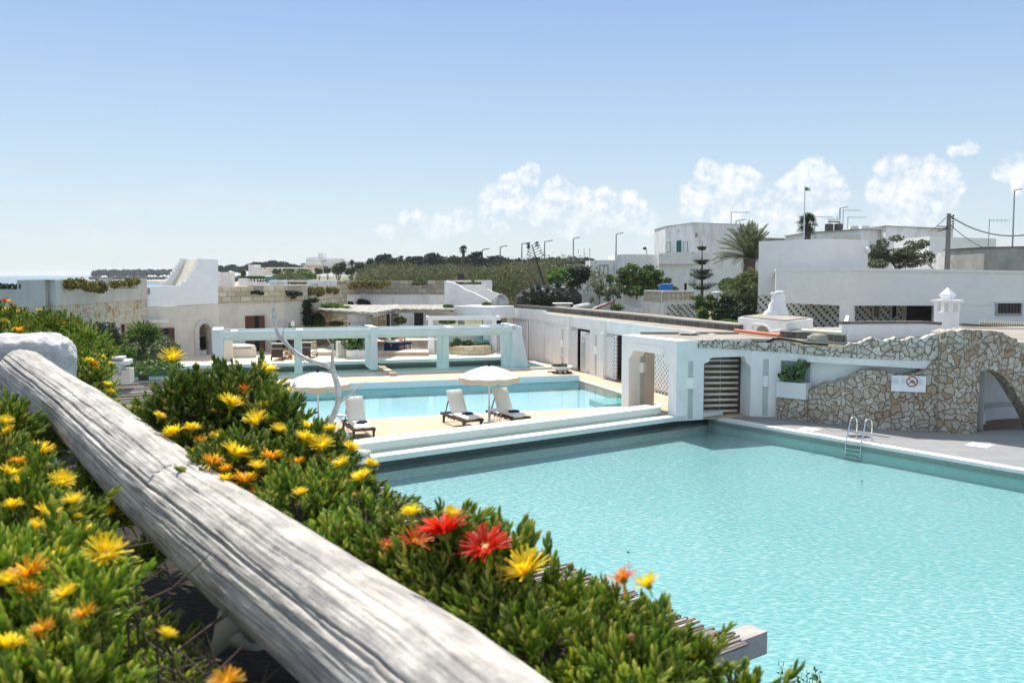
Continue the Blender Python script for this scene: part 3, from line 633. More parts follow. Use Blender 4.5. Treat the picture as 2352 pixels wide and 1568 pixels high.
put('scalloped_edge', mb, WHITEC, cab)
# cabin back wall behind the screens, floor
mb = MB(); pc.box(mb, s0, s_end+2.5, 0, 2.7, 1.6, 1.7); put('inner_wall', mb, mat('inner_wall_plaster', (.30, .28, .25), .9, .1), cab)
def door(par, pl, a0, a1, z1, off, m, name='door', panels=3, handle=True, glass=None):
    mb = MB(); pl.box(mb, a0, a1, .02, z1, off, off+.05); d = put(name, mb, m, par)
    mb = MB(); w_ = (a1-a0)
    hs = (z1-.3)/panels
    for k in range(panels):
        z0 = .15+k*hs; pl.box(mb, a0+.13*w_/.8, a1-.13*w_/.8, z0, z0+hs-.12, off-.018, off-.001)
    put('panel', mb, glass or m, d)
    if handle:
        mb = MB(); mb.tube([pl.pt(a0+.06, 1.02, off-.05), pl.pt(a0+.17, 1.02, off-.05)], .012, 6); mb.tube([pl.pt(a0+.06, 1.02, off-.05), pl.pt(a0+.06, 1.02, off)], .012, 6); put('handle', mb, CHROME, d)
    return d
a, b_ = S(ZM(1120, 1060)), S(ZM(1205, 1080)); door(cab, pc, a, b_, 2.08, -.03, WHITEC)
a, b_ = S(ZM(1640, 1180)), S(ZM(1737, 1200)); d = door(cab, pc, a, b_, 2.1, .05, WHITEC, 'glass_door', 1, True, GLASS)
mb = MB(); cpt = pc.pt((a+b_)/2, 1.75, -.01); mb.tube([cpt+pc.d*.16*math.cos(t)+Z*.2*math.sin(t)+pc.n*.02 for t in np.linspace(0, 6.283, 14)], .03, 6, cap=False); put('round_frame', mb, WHITEC, d)
mb = MB()
for x0, x1 in ((845, 895), (990, 1035), (1460, 1508), (2008, 2060)):
    mb = MB(); pc.box(mb, S(ZM(x0, 900)), S(ZM(x1, 900)), 0, 2.2, -.16, -.001); put('pilaster', mb, WHITE, cab)
def wall_lamp(par, pl, a, zmid=1.22, w_=.2, top=2.05, off=0.0):
    mb = MB(); prof = []
    for k in range(9):
        t = math.pi*k/8; prof.append((math.cos(t)*w_*.62, -math.sin(t)*w_*.62))
    base = [pl.pt(a+x, zmid-.19, off+y-.01) for x, y in prof]
    mb.prism([base], Z*.38); pl.box(mb, a-w_*.95, a+w_*.95, zmid-.19, zmid+.19, off-.025, off-.002)
    o = put('wall_lamp', mb, WHITEC, par)
    mb = MB(); pl.box(mb, a-.095, a+.095, .05, zmid-.2, off-.012, off-.001); pl.box(mb, a-.095, a+.095, zmid+.2, top, off-.012, off-.001)
    put('light_channel', mb, mat('channel_glass', (.50, .53, .50), .4, .1), o)
for x in (1370, 1895): wall_lamp(cab, pc, S(ZM(x, 900)), 1.28, .17)

# the portal tower
portal = thing('white_portal', (5.2, 31.4, 0), 'chunky white portal block with stepped door opening beside the loungers', 'portal')
tl = Plane((4.12, 32.74), (5.61, 29.7)); LT = (Vector((5.61, 29.7, 0))-Vector((4.12, 32.74, 0))).length
def TS(x, y): return tl.s_of(ZL(x, y))
zt = 2.76
ol, orr = TS(680, 900)[0], TS(1335, 900)[0]
steps = [TS(x, y) for x, y in ((683, 455), (700, 440), (718, 425), (740, 375), (748, 330))]
stR = [TS(x, y) for x, y in ((1265, 405), (1275, 500), (1300, 535), (1335, 590))]
zo = TS(790, 340)[1]
loop = [(0, 0), (ol, 0), (ol, steps[0][1]), (steps[2][0], steps[2][1]), (steps[3][0], steps[3][1]), (steps[4][0], zo), (stR[0][0], zo), (stR[1][0], stR[1][1]), (stR[2][0], stR[2][1]), (orr, stR[3][1]), (orr, 0), (LT, 0), (LT, zt), (0, zt)]
mb = MB(); mb.prism([[tl.pt(a, z) for a, z in loop]], tl.n*.55)
put('front_wall', mb, WHITE, portal)
mb = MB(); tl.box(mb, .0, ol+.0, 0, zt-.01, .551, 1.15); put('pier', mb, mat('warm_plaster', (.66, .60, .52), .85, .08, 2, bump=.2), portal)
mb = MB(); a0, z0 = TS(752, 215); a1 = TS(1268, 280)[0]
tl.box(mb, a0, a1, zo+.005, z0, -.02, -.001); put('lintel_panel', mb, WHITE, portal)
mb = MB(); tl.box(mb, ol, LT-.2, zo+.02, zt-.01, .552, 1.6); put('ceiling', mb, WHITE, portal)
pr = Plane((tl.pt(ol, 0, .55).x, tl.pt(ol, 0, .55).y), (tl.pt(ol, 0, 1.15).x, tl.pt(ol, 0, 1.15).y))
wall_lamp(portal, pr, .05, 1.55, .15, 2.4)
# the wall with the slatted gate, on the right of the tower
W2a, W2b, W2c = Vector((5.61, 29.7, 0)), Vector((8.44, 30.76, 0)), Vector((9.42, 30.5, 0))
w2 = Plane(W2a, W2b); LW = (W2b-W2a).length
def W2(x, y): return w2.s_of(ZF(x, y))
o0 = W2(1345, 900)[0]; o1 = W2(1835, 900)[0]
q = [W2(1345, 665), W2(1398, 645), W2(1412, 610), W2(1435, 590)]; r_ = [W2(1770, 600), W2(1795, 655), W2(1835, 700)]
zz = (q[3][1]+r_[0][1])/2
loop = [(0.0, 0), (o0, 0), (o0, q[0][1]), q[1], q[2], (q[3][0], zz), (r_[0][0], zz), r_[1], (o1, r_[2][1]), (o1, 0), (LW, 0), (LW, 2.72), (0.0, zt)]
mb = MB(); mb.prism([[w2.pt(a, z) for a, z in loop]], w2.n*.25); put('gate_wall', mb, WHITE, portal)
mb = MB(); w2.box(mb, o1, LW, 0, 2.7, .251, .6); put('jamb', mb, WHITE, portal)
wall_lamp(portal, w2, W2(1207, 900)[0], 1.3, .22)
w3 = Plane(W2b, W2c); L3 = (W2c-W2b).length
mb = MB(); w3.box(mb, .001, L3, 0, 2.62, .0, .5); put('side_wall', mb, WHITE, portal)
wall_lamp(portal, w3, w3.s_of(ZF(1990, 900))[0], 1.28, .2)
mb = MB(); w2.box(mb, o0-.18, o1+.5, .0, 2.7, 1.9, 2.0); w2.box(mb, o0-.18, o0-.08, 0, 2.7, .26, 1.89); w2.box(mb, o1+.4, o1+.5, 0, 2.7, .61, 1.89); put('lobby_wall', mb, mat('lobby_plaster', (.46, .36, .24), .9, .2, 3), portal)
mb = MB(); w2.box(mb, o0-.07, o1+.39, -.003, .004, .0, 1.89); put('lobby_floor', mb, DECK, portal)
# white wooden rods of the gate
gate = thing('slatted_gate', w2.pt(o1-.6, 0, .62), 'gate of horizontal white rods standing in the doorway beside the open door', 'gate')
g0 = w2.s_of(ZF(1462, 900))[0]; g1 = o1-.08
for k in range(11):
    za = 2.16-k*.203; mb = MB(); mb.tube([w2.pt(g0-.02+.01*(k % 2), za+.03, .66), w2.pt(g1, za-.02, .66)], .048, 8); put('rod', mb, CREAM, gate, smooth=True)
mb = MB(); mb.tube([w2.pt((g0+g1)/2, .02, .72), w2.pt((g0+g1)/2, 2.25, .72)], .010, 6); put('stay', mb, METALW, gate)
od = Plane(w2.pt(o0+.02, 0, .35), w2.pt(o0+.30, 0, .65))
door(portal, od, .02, .42, 2.05, .0, CREAM, 'open_door', 2)
# flat roof slab over cabins and portal
roof_pts = [(-2.5, 57.5), P(.30, 12.9), P(1.3, 9.1), (6.75, 35.6), (4.16, 32.74), (5.64, 29.76), (8.44, 30.80), (9.5, 30.56), (10.2, 30.0), (11.8, 28.65), (13.9, 28.2), (16.5, 28.9), (24, 29.5), (24, 38), (12, 37.5), (9.0, 36.0), (2.4, 53.2), (.4, 59.6), (-1, 60)]
mb = MB(); mb.prism([[Vector((p[0], p[1], 2.755)) for p in roof_pts]], Vector((0, 0, -.10))); put('roof', mb, ROOFC, cab)
mb = MB(); mb.beam(tl.pt(-.1, 2.80, .9), (8.6, 33.2, 2.80), .14, .08); put('roof_kerb', mb, ROOFG, cab)
mb = MB(); g = G(ZF(1195, 355), 2.8); mb.blob((g.x, g.y, 2.82), (.42, .25, .06), 3, .2); put('flat_stone', mb, ROOFG, label='flat round stone slab lying on the roof behind the portal', cat='stone')
# dark block parapet at the back of the roof
ppath = [(-.9, 60.6), (.4, 59.0), (2.3, 53.0), (8.8, 35.3)]
mb = MB(); ribbon(mb, ppath, [ZC(1620, 935), ZC(1830, 945), ZD(0, 1250), ZD(980, 1340), ZD(1970, 1443)], 2.74, .32, away=(1, .35))
rpw = put('roof_parapet', mb, TUFAD, label='long low parapet of dark tufa blocks along the cabin roof', cat='parapet')
mb = MB(); pp = [G(ZD(10, 1250), 2.99), G(ZD(980, 1338), 2.99), G(ZD(1970, 1442), 2.99)]
for p, q in zip(pp, pp[1:]): mb.beam(p+Vector((.35, .2, .01)), q+Vector((.35, .2, .01)), .75, .05)
put('coping', mb, ROOFC, rpw)
# coping stone with a small cap
g = G(ZC(2115, 955), 3.0); mb = MB(); mb.box((g.x+.5, g.y, 3.08), (.9, .8, .14)); mb.box((g.x+.5, g.y, 3.18), (1.25, 1.1, .07)); put('vent_cap', mb, WHITE2, label='small square vent with pale slab cap behind the dark parapet', cat='vent')

# ================================================================== STONE WALL WITH ARCH
sw = thing('stone_wall', (11.5, 28.6, 0), 'curving rubble stone wall with white lintel and ruined arch on the right', 'stone wall')
path_f = [(8.6, 30.68), (9.42, 30.46), (10.25, 29.85), (11.7, 28.45), (13.3, 28.05), (14.3, 27.9)]
path_b = [(9.3, 30.95), (10.4, 30.15), (11.85, 28.75), (14.2, 28.25)]
mb = MB(); ribbon(mb, path_b, [ZG(275, 470), ZG(1620, 540)], 0.0, .2, u0=ZG(275, 0)[0]); put('white_wall', mb, WHITE, sw)
mb = MB(); ribbon(mb, path_f, [ZG(275, 446), ZG(600, 478), ZG(900, 497), ZG(1250, 512), ZG(1612, 518)], [ZG(275, 517), ZG(600, 535), ZG(1000, 560), ZG(1560, 592), ZG(1612, 520)], .34, u0=ZG(275, 0)[0]); put('lintel', mb, WHITE, sw)
top_band = [ZF(1297, 412), ZF(1420, 425), ZF(1540, 408), ZF(1700, 430), ZF(1800, 418), ZF(2000, 450), ZF(2200, 440), ZG(130, 372), ZG(260, 352), ZG(400, 375), ZG(560, 400), ZG(740, 405), ZG(860, 385), ZG(960, 360), ZG(1010, 335), ZG(1065, 318), ZG(1100, 345), ZG(1180, 350), ZG(1270, 318), ZG(1320, 350), ZG(1405, 318), ZG(1500, 325), ZG(1560, 296), ZG(1620, 285), ZG(1700, 282), ZG(1740, 262)]
path_s = [(5.6, 29.66), (8.44, 30.72), (9.42, 30.44), (10.25, 29.82), (11.7, 28.42), (13.3, 28.0), (14.5, 27.85)]
bot_band = [ZF(1297, 500), ZF(1440, 500), ZF(1800, 520), ZF(2160, 545), ZG(275, 446), ZG(600, 478), ZG(900, 497), ZG(1250, 512), ZG(1612, 518), ZG(1740, 518)]
mb = MB(); ribbon(mb, path_s, top_band, bot_band, .40, step=2.0, jit=.05, away=(.2, 1)); put('stone_band', mb, RUBBLEP, sw)
path_l = [(9.40, 30.40), (10.11, 29.78), (11.59, 28.28), (13.2, 27.9), (13.95, 27.8)]
mb = MB(); ribbon(mb, path_l, [ZG(476, 830), ZG(520, 800), ZG(560, 765), ZG(625, 760), ZG(700, 712), ZG(770, 715), ZG(850, 678), ZG(900, 675), ZG(950, 640), ZG(1030, 608), ZG(1120, 606), ZG(1200, 608), ZG(1300, 640), ZG(1400, 640), ZG(1500, 620), ZG(1560, 592), ZG(1612, 520), ZG(1700, 515)], -.02, .5, step=2.0, jit=.02); put('stone_base', mb, RUBBLE, sw)
path_p = [(13.45, 27.95), (14.08, 27.22), (14.82, 27.55)]
mb = MB(); ribbon(mb, path_p, [ZG(1660, 285), ZG(1740, 262), ZG(1790, 275), ZG(1850, 248), ZG(1930, 260), ZG(1975, 255)], -.02, .9, step=2.0, jit=.03, away=(.1, 1)); put('pillar', mb, RUBBLE, sw)
ap = Plane((14.80, 27.56), (17.3, 27.9))
arch = [ZG(x, y) for x, y in ((1945, 1142), (1950, 1000), (1965, 800), (1975, 612), (2030, 600), (2090, 608), (2150, 632), (2205, 682), (2260, 760), (2300, 830), (2330, 880), (2352, 905), (2420, 1040), (2470, 1170), (2620, 1190), (2620, 520), (2520, 470), (2430, 400), (2352, 372), (2300, 362), (2290, 332), (2240, 322), (2170, 278), (2080, 264), (2000, 262), (1972, 256), (1900, 256), (1880, 600), (1880, 1140))]
ps = [ap.at(q) for q in arch]
mb = MB(); mb.prism([ps], ap.n*.55)
put('arch', mb, RUBBLE, sw)
# white alcove with a bench behind the arch
mb = MB(); pts = []
for k in range(13):
    t = R(200-170*k/12); pts.append((18.0+3.0*math.cos(t), 28.75+2.2*math.sin(t)*1.1))
for (x0, y0), (x1, y1) in zip(pts, pts[1:]): mb.quad((x0, y0, 0), (x1, y1, 0), (x1, y1, 2.6), (x0, y0, 2.6))
put('alcove', mb, WHITE, sw, smooth=True)
mb = MB(); pts = []
for k in range(13):
    t = R(200-170*k/12); pts.append((Vector((18.0+2.98*math.cos(t), 28.75+2.4*math.sin(t), 0)), Vector((18.0+2.2*math.cos(t), 28.75+1.5*math.sin(t), 0))))
for (o0_, i0_), (o1_, i1_) in list(zip(pts, pts[1:]))[2:]: mb.prism([[o0_+Z*.02, i0_+Z*.02, i1_+Z*.02, o1_+Z*.02]], Z*.42)
put('bench', mb, WHITEC, sw)
mb = MB(); mb.box((17.9, 29.3, 2.58), (5.0, 2.0, .1)); put('alcove_roof', mb, ROOFC, sw)
# frosted window behind the planter
win = Plane((path_b[0][0], path_b[0][1]), (path_b[1][0], path_b[1][1]))
a0, z1 = win.s_of(ZG(325, 525)); a1, z0 = win.s_of(ZG(515, 800))
mb = MB(); win.box(mb, a0, a1, z0-.2, z1-.02, -.03, -.004); f_ = put('window', mb, GLASS, sw)
mb = MB(); win.box(mb, a0-.05, a0, z0-.2, z1, -.05, -.004); win.box(mb, a1, a1+.05, z0-.2, z1, -.05, -.004); put('frame', mb, METALW, f_)

# rules sign
sp_ = Plane((path_l[2][0], path_l[2][1]-.12), (13.3, 27.66))
sg = thing('rules_sign', sp_.at(ZG(1360, 790)), 'white rectangular pool rules board with red no-diving symbol on the stone wall', 'sign')
a0, z1 = sp_.s_of(ZG(1215, 646)); a1, z0 = sp_.s_of(ZG(1505, 790))
mb = MB(); sp_.box(mb, a0, a1, z0, z1, -.03, .0); put('board', mb, mat('sign_white', (.80, .82, .83), .4, .02), sg)
ca, cz_ = sp_.s_of(ZG(1390, 698)); mb = MB()
mb.tube([sp_.pt(ca+.155*math.cos(t), cz_+.155*math.sin(t), -.037) for t in np.linspace(0, 6.283, 25)], .017, 6, cap=False)
mb.tube([sp_.pt(ca-.11, cz_+.11, -.037), sp_.pt(ca+.11, cz_-.11, -.037)], .015, 6); put('prohibition_ring', mb, RED, sg)
mb = MB(); mb.tube([sp_.pt(ca-.09, cz_-.06, -.034), sp_.pt(ca, cz_+.01, -.034), sp_.pt(ca+.05, cz_+.05, -.034)], [.012, .022, .015], 6); mb.blob(sp_.pt(ca+.075, cz_-.01, -.034), (.025, .012, .025), 1, 0); mb.tube([sp_.pt(ca-.02, cz_-.01, -.034), sp_.pt(ca+.07, cz_-.07, -.034)], .012, 5); put('diver_symbol', mb, DARKM, sg)
mb = MB(); random.seed(3)
for gx, gz, n, w_ in ((1255, 680, 6, .26), (1320, 680, 3, .18), (1320, 706, 2, .14), (1388, 733, 1, .24), (1388, 740, 1, .16), (1457, 680, 7, .26), (1255, 668, 1, .3), (1457, 668, 1, .2), (1320, 668, 1, .2)):
    xa, za = sp_.s_of(ZG(gx, gz))
    for k in range(n):
        ww = w_*random.uniform(.6, 1)/2; sp_.box(mb, xa-w_/2, xa-w_/2+2*ww, za-k*.028-.004, za-k*.028+.004, -.034, -.031)
put('text_lines', mb, GREYM, sg)

# planter in front of the window
pp_ = Plane((9.28, 30.28), (10.02, 29.62))
a0, z1 = pp_.s_of(ZG(258, 805)); a1, z0 = pp_.s_of(ZG(474, 925))
pl_ = thing('cactus_planter', pp_.pt((a0+a1)/2, 0, .25), 'white trough of prickly pear cactus on a rubble plinth below the frosted window', 'planter')
a1 = .98; a0 = -.08
mb = MB(); pp_.box(mb, a0, a1, .75, 1.30, .0, .5); put('trough', mb, METALW, pl_)
mb = MB(); pp_.box(mb, a0-.02, a1+.02, -.02, .745, .06, .5); put('plinth', mb, RUBBLE, pl_)
def pads(n, c, sp, r0, r1, seed=1, up=.9):
    rr = random.Random(seed); mb = MB()
    for k in range(n):
        p = Vector(c)+Vector((rr.uniform(-sp[0], sp[0]), rr.uniform(-sp[1], sp[1]), rr.uniform(0, sp[2])))
        d = Vector((rr.uniform(-1, 1), rr.uniform(-1, .6), rr.uniform(.0, 1)+up)).normalized(); r = rr.uniform(r0, r1)
        x = d.orthogonal().normalized(); x = Matrix.Rotation(rr.uniform(0, 6.28), 3, d) @ x; y = d.cross(x); base = len(mb.v)
        nn = 10
        for s_ in (-1, 1):
            for j in range(nn):
                t = 2*math.pi*j/nn; mb.v.append(tuple(p+d*(r*1.25*math.sin(t)+r)+x*(r*.8*math.cos(t))+y*(.02*s_)))
        mb.f.append(tuple(base+j for j in range(nn))); mb.f.append(tuple(base+nn+j for j in reversed(range(nn))))
        for j in range(nn): mb.f.append((base+j, base+(j+1) % nn, base+nn+(j+1) % nn, base+nn+j))
    return mb
CACT = leaf_mat('cactus_green', (.035, .085, .03), (.07, .14, .045), (.12, .20, .06), 0.0, .6)
c = pp_.pt(.42, 1.25, .2)
put('prickly_pear', pads(60, c, (.42, .2, .55), .06, .11, 5, .6), CACT, pl_)
put('prickly_pear', pads(10, pp_.pt(.75, 1.6, .2), (.1, .1, .4), .06, .10, 6, 1.2), CACT, pl_)
# pool ladders
def ladder(foot, pd, label):
    # pd: horizontal direction from the deck foot to the pool; t: along the pool edge
    t = Vector((-pd.y, pd.x, 0)); o = thing('pool_ladder', foot, label, 'ladder')
    for s_ in (0, 1):
        b0 = foot+t*.5*s_; pts = [b0+Z*0, b0+Z*.45]
        for k in range(9):
            a = math.pi*k/8; pts.append(b0+pd*(.19-.19*math.cos(a))+Z*(.50+.19*math.sin(a)))
        pts += [b0+pd*.45+Z*.25, b0+pd*.56-Z*.1, b0+pd*.60-Z*.85]
        mb = MB(); mb.tube(pts, .021, 8); put('rail', mb, CHROME, o, smooth=True)
        mb = MB(); mb.lathe(b0, [(.05, 0), (.05, .015), (.03, .03)], 10); put('flange', mb, CHROME, o)
    for k in range(4):
        c = foot+pd*.6-Z*(.08+.13*k); mb = MB(); mb.beam(c+t*0.02, c+t*.48, .07, .02); put('tread', mb, CHROME, o)
ladder(G(ZG(915, 1187)), F2.A*-1, 'chrome pool ladder with curved rails at the lower pool edge')
ladder(G(ZM(1345, 1128), .0)+Vector((0, 0, .0)), (F1.B*-1), 'small chrome pool ladder behind the round succulent bowl')

# ================================================================== FOLIAGE HELPERS
def np_mesh(name, V, Fq, mat_, parent=None, smooth=False, **k):
    me = bpy.data.meshes.new(name); V = np.asarray(V, dtype=np.float64); Fq = np.asarray(Fq, dtype=np.int32)
    if parent is None: lo, hi = V.min(0), V.max(0); off = np.array([(lo[0]+hi[0])/2, (lo[1]+hi[1])/2, lo[2]])
    else: off = np.array(origin_of(parent))
    nv, nf, kf = len(V), len(Fq), Fq.shape[1]
    me.vertices.add(nv); me.vertices.foreach_set('co', (V-off).astype(np.float32).ravel())
    me.loops.add(nf*kf); me.loops.foreach_set('vertex_index', Fq.ravel())
    me.polygons.add(nf); me.polygons.foreach_set('loop_start', np.arange(0, nf*kf, kf, dtype=np.int32)); me.polygons.foreach_set('loop_total', np.full(nf, kf, dtype=np.int32))
    me.update(calc_edges=True); me.validate()
    if smooth: me.shade_smooth()
    me.materials.append(mat_); o = bpy.data.objects.new(name, me); col.objects.link(o)
    if parent is None: o.location = Vector(off)
    else: o.parent = parent
    return tag(o, k.get('label'), k.get('cat'), k.get('group'), k.get('kind'))
def leaf_quads(P, size, asp=.5, up=0.0, rg=rng, dirs=None):
    n = len(P); d = rg.normal(size=(n, 3)) if dirs is None else dirs + rg.normal(size=(n, 3))*.5
    d[:, 2] += up; d /= np.linalg.norm(d, axis=1, keepdims=True)
    e = rg.normal(size=(n, 3)); e -= d*(d*e).sum(1, keepdims=True); e /= np.linalg.norm(e, axis=1, keepdims=True)
    s = (size*rg.uniform(.6, 1.3, n))[:, None]
    V = np.stack([P-d*s*.5, P+e*s*asp*.5, P+d*s*.5, P-e*s*asp*.5], 1).reshape(-1, 3)
    return V, np.arange(n*4).reshape(-1, 4)
def blob_points(blobs, n, rg=rng, shell=.55, zmin=None, lump=.35):
    w_ = np.array([b[3]*b[4]*b[5] for b in blobs])**.67; w_ = w_/w_.sum(); out = []
    for b, ww in zip(blobs, w_):
        m = max(6, int(n*ww)); d = rg.normal(size=(m, 3)); d /= np.linalg.norm(d, axis=1, keepdims=True)
        r = shell+(1-shell)*rg.random(m)**.6
        f = 1+lump*np.sin(d[:, 0]*5+b[0]*7+b[2])*np.sin(d[:, 1]*5.3+b[1]*3)*np.cos(d[:, 2]*6.1+b[0])
        out.append(np.array(b[:3])+d*(r*f)[:, None]*np.array(b[3:6]))
    P = np.concatenate(out)
    if zmin is not None: P = P[P[:, 2] > zmin]
    return P
def foliage(name, blobs, n, size, m, parent=None, asp=.5, up=0.0, shell=.5, zmin=None, lump=.35, **k):
    P = blob_points(blobs, n, shell=shell, zmin=zmin, lump=lump); V, Fq = leaf_quads(P, size, asp, up)
    return np_mesh(name, V, Fq, m, parent, **k)
def B3(q, y, ru, rv, ry=None):                # ellipsoid crown seen at picture point q, radii in picture px, at distance y
    p = D(q, y); s = y*CP/FPX; return (p.x, p.y, p.z, ru*s, (ry if ry is not None else ru)*s, rv*s)
LG = leaf_mat('leaf_green', (.04, .085, .02), (.10, .17, .035), (.18, .24, .06), .4)
LGB = leaf_mat('bright_leaf', (.07, .14, .02), (.13, .24, .04), (.20, .30, .06), .35)
LDK = leaf_mat('dark_leaf', (.012, .03, .012), (.03, .055, .02), (.06, .09, .035), .2)
LPINE = leaf_mat('pine_leaf', (.012, .028, .014), (.025, .05, .022), (.05, .075, .03), .1, .7)
LOLIVE = leaf_mat('olive_leaf', (.06, .08, .04), (.12, .145, .075), (.19, .21, .12), .35, .6)
LSCRUB = leaf_mat('scrub_leaf', (.05, .075, .028), (.105, .14, .052), (.18, .175, .09), .35, .7)
LSCRUB2 = leaf_mat('brown_scrub_leaf', (.08, .075, .038), (.15, .13, .07), (.23, .19, .12), .35, .8)
LYEL = leaf_mat('yellow_flower_leaf', (.05, .07, .015), (.10, .11, .02), (.62, .42, .02), .25)
TRUNK = mat('bark', (.13, .10, .075), .9, .35, 8, bump=.6)
DRYG = leaf_mat('dry_grass_blade', (.16, .15, .06), (.26, .21, .10), (.13, .17, .05), .3, .8)

# ================================================================== LEFT-HAND BUILDINGS
TZ = .62
def X(u, y): return (u-1176)/FPX*CP*y
def U(u, y): return (X(u, y), y)
terr = [P(-25.9, 6.66), P(-.75, 6.66), P(-.6, 13), (-1, 57), (-2, 62), (-14, 62), (-24, 52), (-30, 44)]
mb = MB(); mb.prism([[Vector((p[0], p[1], TZ)) for p in terr]], Vector((0, 0, -.8))); put('terrace', mb, TERR, kind='structure')
q = [G(ZJ(415, 403), TZ+.20), G(ZJ(990, 400), TZ+.20), G(ZJ(960, 300), TZ+.20), (-4.2, 60), (-12, 60), G(ZB(1350, 1300), TZ+.2), G(ZK(1480, 440), TZ+.2)]
mb = MB(); mb.prism([[Vector((p[0], p[1], TZ+.20)) for p in q]], Vector((0, 0, -.195))); put('upper_terrace', mb, TERR, kind='structure')
mb = MB(); mb.beam(q[0]+Vector((0, -.03, -.095)), q[1]+Vector((0, -.03, -.095)), .05, .19); put('terrace_riser', mb, DECK, kind='structure')
# curved two-tone house wall
hp = [U(499, 48.6), U(545, 49.8), U(600, 50.3), U(650, 50.6), U(704, 51.6)]
ch = thing('curved_house', (hp[2][0], 50.5, TZ), 'curved cream house wall with tufa block parapet behind the pergola', 'house')
bot = [ZB(205, 778), ZB(430, 770), ZB(760, 770), ZB(1000, 755), ZB(1255, 740)]
mb = MB(); ribbon(mb, hp, [ZB(205, 776), ZB(1252, 738)], TZ, .5, u0=499, u1=704); put('wall', mb, CREAM, ch)
mb = MB(); ribbon(mb, [(x, y-.05) for x, y in hp], [ZB(205, 577), ZB(598, 577), ZB(600, 640), ZB(742, 640), ZB(746, 575), ZB(1000, 575), ZB(1003, 640), ZB(1190, 640), ZB(1195, 572), ZB(1254, 570)], bot, .45); put('parapet', mb, TUFA, ch)
hd = Plane(hp[1], hp[2]) 
hd = Plane(U(555, 50.05), U(612, 50.3))
def leafdoor(par, pl, q0, q1, m=BROWND):
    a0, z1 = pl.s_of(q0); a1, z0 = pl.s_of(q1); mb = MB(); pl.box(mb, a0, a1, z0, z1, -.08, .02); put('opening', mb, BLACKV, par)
    w_ = a1-a0
    for k, (x0, x1, o) in enumerate(((a0, a0+w_*.5, -.14), (a1-w_*.28, a1, -.16))):
        mb = MB(); pl.box(mb, x0, x1, z0, z1, o, o+.05)
        for j in range(12):
            zz = z0+.1+(z1-z0-.2)*j/11.; pl.box(mb, x0+.05, x1-.05, zz-.05, zz+.03, o-.012, o-.001)
        put('shutter', mb, m, par)
leafdoor(ch, hd, ZB(525, 920), ZB(768, 1352))
# lower dividing house wall further back, shaded
hp2 = [U(703, 51.8), U(745, 54), U(785, 58), U(800, 60)]
mb = MB(); ribbon(mb, hp2, [ZB(1248, 566), ZB(1460, 572), ZB(1668, 565), ZB(1710, 560)], [ZB(1248, 738), ZB(1668, 720), ZB(1710, 715)], .4); ribbon(mb, [(x+.02, y+.05) for x, y in hp2], [ZB(1248, 736), ZB(1668, 718), ZB(1710, 713)], TZ, .35)
put('side_wall', mb, TUFA, ch)
# long back wall: tufa blocks over plaster
bw = thing('back_wall', (-8, 60, TZ), 'long straight wall of tufa blocks over plaster behind the reed porch roof', 'wall')
hp3 = [U(774, 60.5), U(1022, 60.2)]
mb = MB(); ribbon(mb, hp3, [ZB(1610, 512), ZB(1755, 510), ZC(160, 655), ZC(430, 655), ZC(432, 690), ZC(618, 692), ZC(620, 652), ZC(822, 652)], [ZB(1610, 672), ZC(822, 815)], .5); put('block_course', mb, TUFAG, bw)
mb = MB(); ribbon(mb, [(x, y+.04) for x, y in hp3], [ZB(1610, 671), ZC(822, 814)], TZ, .45); put('plaster', mb, WHITE2, bw)
for q0, q1 in ((ZB(1530, 885), ZB(1670, 1300)), (ZB(2095, 900), ZB(2235, 1300)), (ZC(460, 1025), ZC(570, 1330))):
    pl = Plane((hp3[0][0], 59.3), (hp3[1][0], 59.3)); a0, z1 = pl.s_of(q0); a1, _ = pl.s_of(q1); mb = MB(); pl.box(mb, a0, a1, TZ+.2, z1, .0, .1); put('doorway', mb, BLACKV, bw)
# curved white stair wall
st = thing('white_stair', (-3, 58, TZ), 'white curving outdoor stair wall sweeping down behind the reed roof', 'stair')
pl = Plane((-5, 58.0), (0, 57.0))
pts = [ZC(x, y) for x, y in ((818, 1000), (818, 930), (815, 662), (835, 656), (860, 664), (900, 676), (960, 694), (1005, 722), (1060, 758), (1110, 778), (1165, 794), (1210, 822), (1260, 848), (1310, 870), (1345, 900), (1370, 940), (1370, 1000))]
mb = MB(); mb.prism([[pl.at(p) for p in pts]], pl.n*.3); put('near_wall', mb, WHITE, st)
pl = Plane((-5, 60.6), (0, 60.2))
pts = [ZC(x, y) for x, y in ((860, 1000), (860, 664), (960, 700), (1298, 706), (1300, 745), (1345, 765), (1400, 790), (1455, 806), (1480, 830), (1480, 1000))]
mb = MB(); mb.prism([[pl.at(p) for p in pts]], pl.n*.3); put('far_wall', mb, WHITE, st)
pl = Plane((-5, 63.6), (0, 63.6))
pts = [ZC(x, y) for x, y in ((822, 900), (822, 652), (1376, 648), (1376, 800), (1350, 800))]; hole = [ZC(x, y) for x, y in ((945, 668), (1252, 668), (1252, 700), (945, 700))]
mb = MB(); mb.prism([[pl.at(p) for p in pts], [pl.at(p) for p in hole]], pl.n*.4); put('parapet', mb, WHITE2, st)
mb = MB(); p = D(ZC(1012, 612), 64); mb.box((p.x, p.y, p.z), (.44, .3, .34)); mb.box((p.x, p.y, p.z+.18), (.5, .36, .04)); put('roof_unit', mb, DARKM, label='small dark box standing on the white parapet behind the stair', cat='box')
